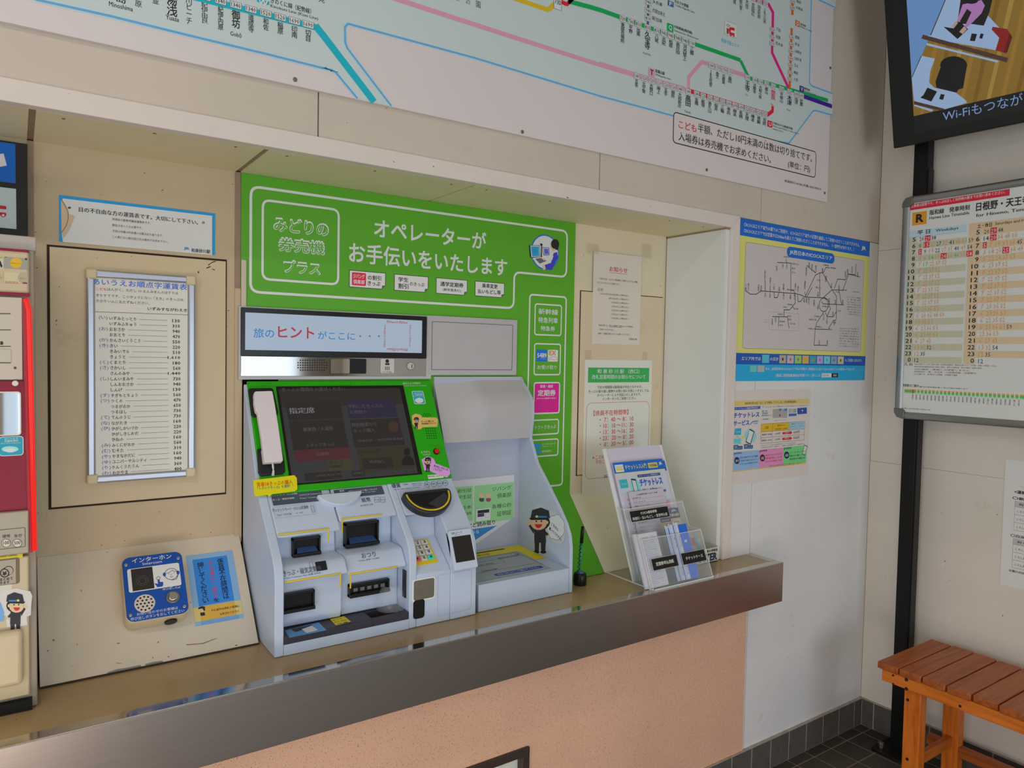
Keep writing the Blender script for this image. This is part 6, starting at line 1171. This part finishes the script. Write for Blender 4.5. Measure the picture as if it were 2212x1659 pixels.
pf_ = PH1.lift(-.012); form('application_form', 'front white application form standing in the upper pocket left of the timetable', pf_, hq(pf_, 278, 548)[0], hq(pf_, 645, 512)[0], .02, (hq(pf_, 278, 548)[1]+hq(pf_, 645, 512)[1])/2, 'A39DA6', 'ICOCA乗車券等 再発行・払いもどし申込書')
form('application_form', 'application form sheet showing only its left edge behind the front form', PH1.lift(-.018), hq(pf_, 278, 548)[0]-.017, hq(pf_, 278, 548)[0]+.12, .025, (hq(pf_, 278, 548)[1]+hq(pf_, 645, 512)[1])/2-.002, 'A99DA8', 'ICOCA 申込書')
pt_ = PH1.lift(-.010); TU0, TU1 = hq(pt_, 640, 940)[0], hq(pt_, 800, 712)[0]; TV0, TV1 = hq(pt_, 740, 992)[1], hq(pt_, 800, 712)[1]
t, q = leaf('timetable_leaflet', 'dark headed pocket timetable leaflet with a line map in the upper pocket', PH1.lift(-.010), TU0, TU1, .04, TV1, 'B0A48E', .002); f, r, tt = G(q, TU0, TV0, TU1-TU0, TV1-TV0)
r(0, .60, 1, 1, '2C2846'); tt('JR', .62, .84, .28, .10, 'A8A8B4', .05); tt('新幹線', .38, .66, .58, .13, 'B4B0A8', .03, res=2); r(0, .585, 1, .605, '9A5A3A', 2); r(0, .50, .5, .62, '2C2846', 2); tt('時刻表', .06, .53, .38, .06, 'A8A8B4', .03); q.uring([f(*p) for p in ((.1, .30), (.5, .32), (.7, .30), (.8, .24), (.95, .33))], .001, '2A2620', 3, False); q.uring([f(*p) for p in ((.12, .33), (.35, .33), (.3, .22), (.15, .15))], .001, '9A3A3A', 3, False); tt('のりかえ案内', .4, .42, .5, .04, '2A2620', 0); q.put('print', t)
pc_ = PH2.lift(-.006); CU0, CU1 = hq(pc_, 388, 1000)[0], hq(pc_, 572, 962)[0]; CV1 = (hq(pc_, 388, 1000)[1]+hq(pc_, 572, 962)[1])/2
t, q = leaf('commuter_pass_form', 'white commuter pass form with fine blue print in the lower pocket on the left', PH2.lift(-.006), CU0, CU1, .004, CV1, 'ACAAAE', .006, 'form'); f, r, tt = G(q, CU0, .004, CU1-CU0, CV1-.004)
for i in range(26):
    y = .92-i*.034; r(.10+.03*(i % 3), y, .45+.1*(i % 4), y+.006, '6C80B4', 2); r(.62, y+.01, .78+.04*(i % 3), y+.015, '6C80B4', 2)
q.put('print', t)
leaf('commuter_pass_form', 'stack of white forms bulging left behind the front commuter pass form', PH2.lift(-.014), CU0-.014, CU0+.06, .004, CV1+.002, 'A6A4AA', .006, 'form')
TCB = mat('1F56B4', .35, ill=.55)
for i, (dx, dh, lab) in enumerate(((.030, .0, 'widest blue ticket case with a white stripe, rightmost in the lower pocket'), (.012, -.004, 'middle blue and white ticket case, second from the right in the lower pocket'), (0, -.006, 'leftmost blue ticket case, only narrow stripes showing in the lower pocket'))):
    x0 = hq(PH2.lift(-.004), 690, 985)[0]+dx; w = hq(PH2.lift(-.004), 905, 957)[0]-hq(PH2.lift(-.004), 690, 985)[0]-.030; t, q = leaf('ticket_case', lab, PH2.lift(-.004-.003*i), x0, x0+w, .006, CV1+.008+dh, TCB, .0018, 'ticket case', 'ticket cases in the lower pocket'); f, r, tt = G(q, x0, .006, w, .172+dh)
    r(.02, .0, .10, .97, 'A9AEB8', 1); r(.12, .0, .34, .95, 'A9AEB8', 1); q._t(glyphs('きっぷ', .02, True, 1), *f(.19, .55), w*.12, .030, '2A4A8A', 3); r(.20, .08, .30, .22, '2A4A8A', 2, .002); r(.22, .09, .28, .21, 'A9AEB8', 3, .001); r(.55, .60, .75, .64, 'A9AEB8', 2); q.put('print', t)
t, q = leaf('teal_card', 'teal paper card at the bottom of the leaflet holder', PH1.lift(-.004), -1.268, -1.230, .0, .052, '5FA3A6', .001, 'card')
# ------------------------------------------------------------------ magazine box and magazines
mbx = thing('magazine_box', 'small white cardboard box with large dark lettering behind the leaflet holder', 'box', (-.955, .03, ZC))
MX0, MX1, MY0, MY1, MH = -1.035, -.880, -.006, .070, .046; WB = mat('B2AEA6', .5)
b = MB().box((MX0, MY0, ZC+.001), (MX1, MY0+.002, ZC+MH), WB).box((MX0, MY1-.002, ZC+.001), (MX1, MY1, ZC+MH+.01), WB).box((MX0, MY0+.002, ZC+.001), (MX0+.002, MY1-.002, ZC+MH+.005), WB).box((MX1-.002, MY0+.002, ZC+.001), (MX1, MY1-.002, ZC+MH+.005), WB).box((MX0, MY0, ZC+.001), (MX1, MY1, ZC+.003), WB); b.put('carton', mbx)
q = PR(PL((0, MY0, ZC), (1, 0, 0), (0, 0, 1)), Zh, h=.0003, ill=.55); q.U('街の音楽・祭の情報誌', MX0+.05, .034, .102, .009, '1A1A1A', .02); q.U('POSTER', MX0+.045, .006, .105, .025, '1E2A44', .05); q.put('lettering', mbx)
for i, (y, c, l) in enumerate(((.020, '8E8E90', 'grey covered magazine with red print, leaning frontmost in the small box'), (.038, '2F8A96', 'teal edged magazine leaning behind the grey one in the small box'))):
    pl = PL((0, y, ZC+.004), (1, 0, 0), (0, .35, 1)); t = thing('magazine', l, 'magazine', tuple(pl.p(-.96, 0)), 'magazines in the small box'); MB().prismP(pl, [(-1.030, 0), (-.925+.03*i, 0), (-.945+.035*i, .090-.02*i), (-1.030, .102-.02*i)], -.003, 0, mat(c, .35)).put('pages', t)
    if not i: q = PR(pl, h=.0003, ill=.55); q.U('17', -1.0, .072, .03, .016, '3A3E44', .03).U('NEWS', -.99, .055, .04, .012, '6A6E74', .02).U('SALE', -1.02, .03, .05, .02, 'A8483A', .04); q.upoly([(-.955, .05), (-.935, .045), (-.94, .07), (-.955, .075)], 'A02A30', 1); q.put('cover_print', t)
# ------------------------------------------------------------------ counter pen
pn = thing('counter_pen', 'green ballpoint pen with a black cap standing in its round black holder', 'pen', (-1.413, .038, ZC)); px_, py_ = -1.413, .038
def lathe(name, cx, cy, prof, m, par, n=20, **k):
    vs = [(cx+r*math.cos(2*math.pi*i/n), cy+r*math.sin(2*math.pi*i/n), z) for r, z in prof for i in range(n)]; fs = [(j*n+i, j*n+(i+1) % n, (j+1)*n+(i+1) % n, (j+1)*n+i) for j in range(len(prof)-1) for i in range(n)]+[tuple(range(n))[::-1], tuple(range((len(prof)-1)*n, len(prof)*n))]
    return mesh(name, vs, fs, m, par, smooth=True, **k)
lathe('holder', px_, py_, [(.0178, ZC+.0008), (.0188, ZC+.004), (.0188, ZC+.026), (.0165, ZC+.034), (.006, ZC+.036)], BLK, pn); lathe('blue_collar', px_-.001, py_, [(.0125, ZC+.0345), (.010, ZC+.0385)], mat('3E5478', .4), pn)
b0 = V((px_-.003, py_, ZC+.030)); d_ = V((.012, .004, .14)).normalized()
MB().tube([b0, b0+d_*.05, b0+d_*.088], [.0022, .0042, .0044], mat('1E7A58', .25)).put('barrel', pn, smooth=True); MB().tube([b0+d_*.088, b0+d_*.12, b0+d_*.135], [.005, .005, .0035], BLK).put('cap', pn, smooth=True)
pts = [b0+d_*.135]
for k in range(70): t_ = k/69; c = V((px_+.005-.014*t_-.002, py_-.004, ZC+.165+.004*math.sin(t_*3)-.135*max(0, t_-.15)/.85)); a = k*1.3; pts.append(c+V((.0035*math.cos(a), .0035*math.sin(a), 0)))
MB().tube(pts, .0009, BLK, 5).put('coiled_cord', pn, smooth=True)
# ------------------------------------------------------------------ right wall: post, monitor, timetable, notice, bench
PX = -.075; yL = at(1947, 1000, x=PX).y; yR = at(1976, 1000, x=PX).y; yL2 = at(1977, 310, x=PX).y
ps = thing('monitor_stand', 'tall black metal stand post with a foot plate in front of the right wall', 'stand', (-.05, (yL+yR)/2, 0)); MBK = mat('0E0D0C', .45, spec=.3)
box('post', (PX, yR, .006), (-.030, yL, 2.45), MBK, ps, bevel=.002); box('pale_side_strip', (-.068, yR-.004, .3), (-.034, yR, 2.1), mat('1A1817', .5), ps)  # strip repeats the post's own side face, its lighter tone painted in
fb_ = at(1885, 1600, z=.0); 
MB().prismP(PL((-.0, 0, .0005), (1, 0, 0), (0, 1, 0)), rrpts(-.160, yR-.035, -.02, yL+.030, .02), 0, .008, MBK).put('foot_plate', ps, bevel=.002)
disc(PL((-.128, yL+.004, .0085), (1, 0, 0), (0, 1, 0)), 0, 0, .011, 0, .020, mat('6A6660', .3, metal=.9), 'bolt', ps, 6, bevel=.001)
tv = thing('monitor', 'black framed monitor showing an office scene from above, tilted down on the black stand', 'monitor', (-.16, -.4, 2.17))
T0 = at(1930, 321, x=-.16); T1 = at(2212, 264, z=T0.z); tu = (T1-T0).normalized(); tl = math.radians(13.5); tn0 = V((0, 0, 1)).cross(tu) 
vv = V((0, 0, 1))*math.cos(tl)+V((-1, 0, 0))*math.sin(tl); PT_ = PL(T0, tu, vv)
MB().prismP(PT_, rrpts(0, 0, 1.1, .66, .004), -.05, 0, mat('14120F', .35)).put('casing', tv, bevel=.003)
box('bracket', (-.12, yR+.01, 2.25), (-.0755, yL-.01, 2.45), MBK, tv)
Zt_ = (1800, 0, 4.148); E1 = .9
def te(c, e=.9): return mat(c, .3, emit=e, spec=.3)
q = PR(PT_, Zt_, h=.0006)
sl_ = (q.q(655, 0)[0]+q.q(727, 1040)[0])/2; sb = q.q(727, 1040)[1]
q.urect(sl_, .035, 1.08, .64, te('15120E', .5), 1)
Y0 = sb
q.urect(sl_, Y0, 1.08, .64, te('8A6A22'), 2)
for i in range(26):
    u = sl_+.02+i*.04; q.upoly([(u, Y0), (u+.012, Y0), (u+.16, .64), (u+.145, .64)], te(('9A7428', '7C5A1A', 'A5843A')[i % 3]), 3)
def tp_(pts, c, L=4, e=.9): q.poly(pts, te(c, e), L)
tp_([(643, -200), (1080, -200), (1005, 0), (870, 320), (704, 700), (728, 1036), (692, 520), (658, 0)], '6A92C8', 4); tp_([(1010, 0), (1200, -60), (1500, 260), (1485, 350), (1455, 450), (790, 330), (880, 315)], '9AB4D8', 5)
q.line([(1005, 0), (872, 318)], .002, te('15120E', .4), 6); tp_([(805, 310), (1570, 520), (1555, 560), (1490, 540), (790, 345)], '4A3328', 6); tp_([(840, 385), (1480, 545), (1470, 560), (835, 405)], '9AB4D8', 5)
tp_([(1430, 240), (1560, 260), (1605, 330), (1550, 480), (1455, 450), (1490, 340), (1420, 265)], '8A1010', 6); tp_([(1580, 300), (1605, 330), (1560, 470), (1530, 470)], '5E0A0A', 7)
tp_([(795, 500), (912, 525), (870, 640), (860, 740), (905, 785), (1100, 830), (1190, 900), (1200, 920), (1000, 980), (725, 905), (705, 700)], '9AB4D8', 5); tp_([(725, 905), (1000, 975), (960, 990), (725, 935)], '4A3328', 6); tp_([(725, 935), (900, 985), (880, 1000), (728, 950)], '9AB4D8', 6); q.line([(790, 500), (706, 695)], .002, te('15120E', .4), 6)
tp_([(845, 785), (932, 820), (880, 910), (782, 875), (810, 850)], '15120E', 7, .4); tp_([(965, 842), (1000, 848), (985, 895), (950, 888)], '15120E', 7, .4); tp_([(990, 240), (1115, 350), (1210, 262), (1120, 180), (1080, 255)], '15120E', 7, .4); tp_([(1242, 300), (1290, 305), (1270, 370), (1225, 365)], '15120E', 7, .4); tp_([(1322, 300), (1350, 305), (1335, 348), (1310, 342)], '15120E', 7, .4)
ellp(q, 1080, 585, 122, 82, te('15120E', .35), 6); tp_([(965, 600), (1195, 610), (1165, 790), (1125, 800), (1105, 830), (925, 785), (918, 730)], '15120E', 7, .35); tp_([(1150, -60), (1440, -60), (1400, 110), (1350, 230), (1240, 215), (1150, 215), (1120, 160)], '1E1A12', 6, .5)
tp_([(1160, 40), (1250, 20), (1330, 0), (1360, 50), (1330, 120), (1240, 210), (1190, 250), (1180, 235), (1240, 110), (1200, 80), (1130, 200), (1110, 190)], 'B07AB8', 8); ellp(q, 1240, 5, 60, 30, te('15120E', .35), 9); tp_([(1100, 190), (1120, 205), (1085, 250), (1062, 240)], 'B89A84', 9); tp_([(1175, 235), (1200, 262), (1160, 305), (1130, 285)], 'B89A84', 9)
c = te('7E9CCC')
a = q.q(985, 1085); q.U('Wi-Fiもつながる', a[0], a[1]-.001, abs(q.q(1700, 900)[0]-a[0])*1.14, abs(q.q(985, 990)[1]-a[1]), c, 0, L=6, res=3)
q.put('picture', tv)
tb_ = thing('timetable_board', 'large aluminium framed train timetable board mounted on the black stand', 'timetable board', (-.1, -.45, 1.2155))
BXp = -.10; PB_ = PL((BXp, 0, 0), (0, -1, 0), (0, 0, 1)); by0, by1, bz0, bz1 = .1396, .98, 1.2145, 2.004
AL2 = mat('8C8A86', .28, metal=.75, ill=.8)
MB().prismP(PB_, rrpts(by0, bz0, by1, bz1, .034), -.022, -.010, mat('9A938A', .5)).put('back_board', tb_)
ro = rrpts(by0, bz0, by1, bz1, .034, 6); ri = rrpts(by0+.024, bz0+.024, by1-.024, bz1-.024, .008, 6); n = len(ro)
b = MB(); vs = [PB_.p(*p, -.010) for p in ro]+[PB_.p(*p, -.001) for p in ro]+[PB_.p(*[(a*.6+c*.4) for a, c in zip(p, r_)], .004) for p, r_ in zip(ro, ri)]+[PB_.p(*p, -.004) for p in ri]
b.add(vs, [(j*n+i, j*n+(i+1) % n, (j+1)*n+(i+1) % n, (j+1)*n+i) for j in range(3) for i in range(n)], AL2); b.put('frame', tb_, smooth=True)
for cu_, cv_ in ((by0, bz0), (by0, bz1)):
    s1 = 1; s2 = 1 if cv_ == bz0 else -1
    MB().prismP(PB_, [(cu_-.0012, cv_+s2*.036), (cu_+.0, cv_+s2*.02), (cu_+.010, cv_+s2*.004), (cu_+.036, cv_-s2*.0012), (cu_+.036, cv_+s2*.027), (cu_+.027, cv_+s2*.036)], -.011, .0055, mat('6E6C64', .3, metal=.6, ill=.8)).put('frame_corner', tb_, bevel=.002)
MB().prismP(PB_, rrpts(by0+.02, bz0+.02, by1-.02, bz1-.02, .004), -.010, -.0055, mat('A8A19C', .4, ill=.42)).put('sheet', tb_)
Zb_ = (1870, 380, 3.0731); q = PR(PB_.lift(-.0055), Zb_, h=.0003, ill=.42)
q.rect(262, 195, 955, 130, 'A01C2A', 1); q.T('不正乗車は犯罪です。きっぷは正しく目的地の駅までお買い求めください。', 285, 215, 925, 122, 20, 'B8A8A4', .02, res=1)
q.rect(312, 245, 403, 318, 'B0701C', 1); q.T('R', 333, 312, 383, 303, 56, '1A1714', .05); q.T('阪和線　発車時刻', 425, 262, 690, 232, 34, '1A1816', .025); q.T('Hanwa Line Timetable', 423, 290, 688, 258, 20, '1A1816', .01); q.T('日根野・天王寺', 732, 236, 1090, 200, 58, '1A1816', .035); q.T('for Hineno, Tennōji', 732, 280, 1120, 240, 28, '1A1816', .015)
q.rect(262, 372, 668, 370, '8797A6', 1)
a = q.q(262, 372); b_ = q.q(668, 325); e = q.q(262, 410); VT = a[1]; q.urect(a[0], e[1], b_[0], VT, '8A9CAC', 1); rowsT = e[1]
rowsB = q.q(225, 1240)[1]; xr0, xr1 = q.q(262, 800)[0]-.004, q.q(660, 700)[0]; x2 = q.q(672, 700)[0]; q.urect(x2, e[1], by1-.03, VT, 'B08C70', 1)
q.T('平 日', 343, 392, 428, 385, 28, '1A1816', .03); q.T('Weekdays', 465, 378, 615, 362, 24, '1A1816', .01); q.T('土・休日', 742, 348, 838, 338, 28, '1A1816', .03); q.T('Saturdays and Holidays', 860, 332, 1140, 310, 24, '1A1816', .01)
H20 = list(range(5, 24))+[0]; rh = (rowsT-rowsB)/20
WD = ['20 *29 38', '0 *15 o22 27 o32 41 o48 o53 59', '*5 9 o13 22 o27 o35 40 o49 54', 'o3 o6 g14 o19 *24 o36 g46 o53 *58', 'o7 g17 o22 o37 o52']+['o7 o22 o37 o52']*6+['o6 o20 o36 o51', 'o6 o20 o36 o48 o59', 'o19 o36 o51', 'o6 o21 o36 o51', 'o6 o21 o40 o51', 'o6 o27 o43', 'o13 o32 52', 'o12 35', '12']
WD[10] = 'o7 o22 o37 o50'
HD = ['20 *29 48', '14 *20 o34 o48 o50', '*5 o7 o19 o31 o34 45 o51', 'o3 o18 o20 *25 o34 o49 o52 *58', 'o5 o22 o24 o37 o53']+['o6 o23 o37 o52']+['o7 o22 o37 o52']*5+['o7 o20 o36 o52', 'o6 o21 o36 o51', 'o6 o22 o35 o52', 'o6 o23 o36 o51 59', 'o23 o36 o53', 'o6 o27 o43', 'o13 o32 54', 'o12 35', '12']
for i, h in enumerate(H20):
    vt = rowsT-rh*i; vb = vt-rh
    if i % 2: q.urect(xr0, vb, xr1, vt, '94917C', 1); 
    else: q.urect(xr0, vb, xr0+.038, vt, '94917C', 1); q.urect(x2, vb, by1-.03, vt, 'B08F74', 1)
    if i % 2: q.urect(x2, vb, x2+.036, vt, 'B08F74', 1)
    for xx, L_ in ((xr0, WD), (x2, HD)):
        s_ = str(h); w = .0105*len(s_); q.U(s_, xx+.033-w, vb+rh*.18, w, rh*.66, '1A1816', .02, L=3, res=2)
        u = xx+.046
        for tk in L_[i].split():
            c = {'o': 'A8743E', 'g': '2F8A4A', '*': 'B8A4A0'}.get(tk[0], '1E1B19'); tt_ = tk.lstrip('og*'); w = .0075*len(tt_)
            if tk[0] == '*': q.urect(u-.002, vb+.001, u+w+.002, vt-.0015, 'A0202C', 2)
            q.U(tt_, u, vb+rh*.15, w, rh*.62, c, .0, L=3, res=1); u += .0205 if len(tt_) == 2 else .0175
            if tk[0] == 'o': q.urect(u-.012, vt-.004, u-.007, vt-.0025, 'A8743E', 3)
q.T('凡 例', 255, 1260, 310, 1256, 18, '1A1816', 0)
for i, s_ in enumerate(('赤字=特急くろしお号　橙字=快速・紀州路快速(関空・和歌山方面の行き・紀州路・京橋には停車しません)', '橙地=関空快速(関空方面の乗換に便利)　緑字=区間快速　黒字=普通・各駅に停車', '※印=関空・鳳間には停車しません　', '和泉府中・鳳・天王寺・大阪環状線・日根野行', '◇=土曜のみ　◎=休日のみ運転　日根野で連絡')): q.T(s_, 325-i, 1256+i*16, (870, 770, 690, 735, 610)[i], 1264+i*14, 11, '5A4A40', 0, res=1)
q.T('停車駅のご案内', 243, 1398, 352, 1396, 18, '1A1816', .01); q.T('■=全列車停車駅 ●=一部の列車が停車します', 360, 1404, 678, 1412, 9, '4A4440', 0, res=1)
a = q.q(258, 1415); e = q.q(258, 1440); k3 = (a[1]-e[1])/3; ue = by1-.03
q.urect(a[0], a[1]-k3, ue, a[1], 'B0741C', 1); q.urect(a[0], a[1]-2*k3, ue, a[1]-k3, '2F8A4A', 1); q.urect(a[0], a[1]-3*k3, ue, a[1]-2*k3, '5A9A5A', 1)
for i in range(27):
    u = a[0]+.030+i*.0118*1.08; q.urect(u-.002, a[1]-3*k3, u+.002, a[1], 'A8A6A0' if i else 'A0202C', 3 if i else 4); q._t(glyphs(('和泉砂川', '新家', '長滝', '日根野', '熊取', '東佐野', '和泉橋本', '東貝塚', '東岸和田', '下松', '久米田', '和泉府中', '信太山', '北信太', '富木', '鳳', '津久野', '上野芝', '百舌鳥', '三国ヶ丘', '堺市', '浅香', '杉本町', '我孫子町', '長居', '鶴ヶ丘', '天王寺')[i], 0, True, 1), u-.0025, a[1]-3*k3-.022, .005, .019, '3A3632', 3)
q.T('※発行: 和歌山支社/監修駅: 和泉砂川駅', 205, 1542, 430, 1550, 8, '4A4440', 0, res=1)
q.put('print', tb_)
# notice sheet on the right wall
PRw = PL((0, 0, 0), (0, -1, 0), (0, 0, 1)); wn = thing('wall_notice', 'white paper notice with small grey headed tables taped low on the right wall', 'notice', (-.001, -.55, .68))
MB().prismP(PRw, [(.465, .677), (.675, .677), (.675, 1.10), (.465, 1.10)], .0005, .0012, mat('A7A09C', .5, ill=.42)).put('sheet', wn)
Zw = (1800, 1000, 2.517); q = PR(PRw, Zw, h=.0014, ill=.42); u0 = .465
q.U('9月20日より', u0+.045, 1.010, .09, .010, 'B08C80', 0); q.U('<運転を取り止める列車>', u0+.030, .990, .15, .012, '1C1A18', .03)
for hdr, vt in (('〇新大阪方面', .970), ('〇白浜方面→新宮', .845)):
    q.U(hdr, u0+.025, vt, .11, .010, '1C1A18', .03); q.urect(u0+.033, vt-.024, .670, vt-.004, '8A8886', 1); q.U('列 車 名', u0+.045, vt-.018, .045, .008, '2A2826', .03)
    for i in range(4): q.urect(u0+.033, vt-.024-i*.026, .670, vt-.0232-i*.026, '4A4846', 2)
    for i, s_ in enumerate(('くろしお 6号', 'くろしお 15号', 'くろしお 31号')): q.U(s_, u0+.04, vt-.042-i*.026, .05, .008, '3A3836', 0)
    q.urect(u0+.033, vt-.102, u0+.0335, vt-.004, '4A4846', 2)
q.U('記載の内容は変更する場合があります', u0+.025, .728, .16, .008, '2A2826', .02); q.put('print', wn)
# bench
bn = thing('wooden_bench', 'orange brown slatted wooden bench standing against the right wall', 'bench', (-.22, -.75, 0))
W1_, W2_ = wood('74340F', '924E20', 0), wood('9A480C', 'B8621C', 2); W3_ = wood('9C4A0C', 'BA651E', 1)
BY0 = -.279
for i in range(12):
    y1 = BY0-i*.0712; dz = random.uniform(-.0008, .0008)
    box('seat_slat', (-.405+random.uniform(-.003, .003), y1-.0665, .418+dz), (-.052+random.uniform(-.003, .003), y1, .440+dz), W1_, bn, bevel=.003)
box('front_rail', (-.398, -1.15, .378), (-.376, -.290, .4175), W3_, bn, bevel=.002); box('rear_rail', (-.085, -1.15, .378), (-.063, -.290, .4175), W3_, bn, bevel=.002)
for y in (-.352, -1.05):
    for x in (-.374, -.110): box('leg', (x, y-.052, .001), (x+.040, y, .4175), W2_, bn, bevel=.0025)
    box('cross_stretcher', (-.372, y-.035, .115), (-.072, y-.017, .150), wood('8A4412', 'A85A1E', 0), bn, bevel=.002)
    box('top_cross_rail', (-.374, y-.075, .380), (-.088, y-.053, .4170), W3_, bn, bevel=.002)
box('long_stretcher', (-.107, -1.12, .0855), (-.0745, -.30, .118), wood('7A3C12', '8E4A1A', 1), bn, bevel=.002)
SCD = mat('3A3028', .4, metal=.8)
pl = PL((-.398, 0, 0), (0, -1, 0), (0, 0, 1)); qb_ = PR(pl, Zw)
for p, r in (((326, 1155), .0035), ((326, 1202), .0035), ((398, 1178), .0055), ((398, 1228), .0055), ((690, 1322), .004)):
    a = qb_.q(*p); disc(pl, a[0], a[1], r, -.001, .0015, SCD, 'bolt', bn, 10)
pl = PL((-.374, 0, 0), (0, -1, 0), (0, 0, 1)); qb_ = PR(pl, Zw)
for p in ((405, 1288), (402, 1610)): a = qb_.q(*p); disc(pl, a[0], a[1], .005, -.001, .0012, SCD, 'bolt', bn, 10)
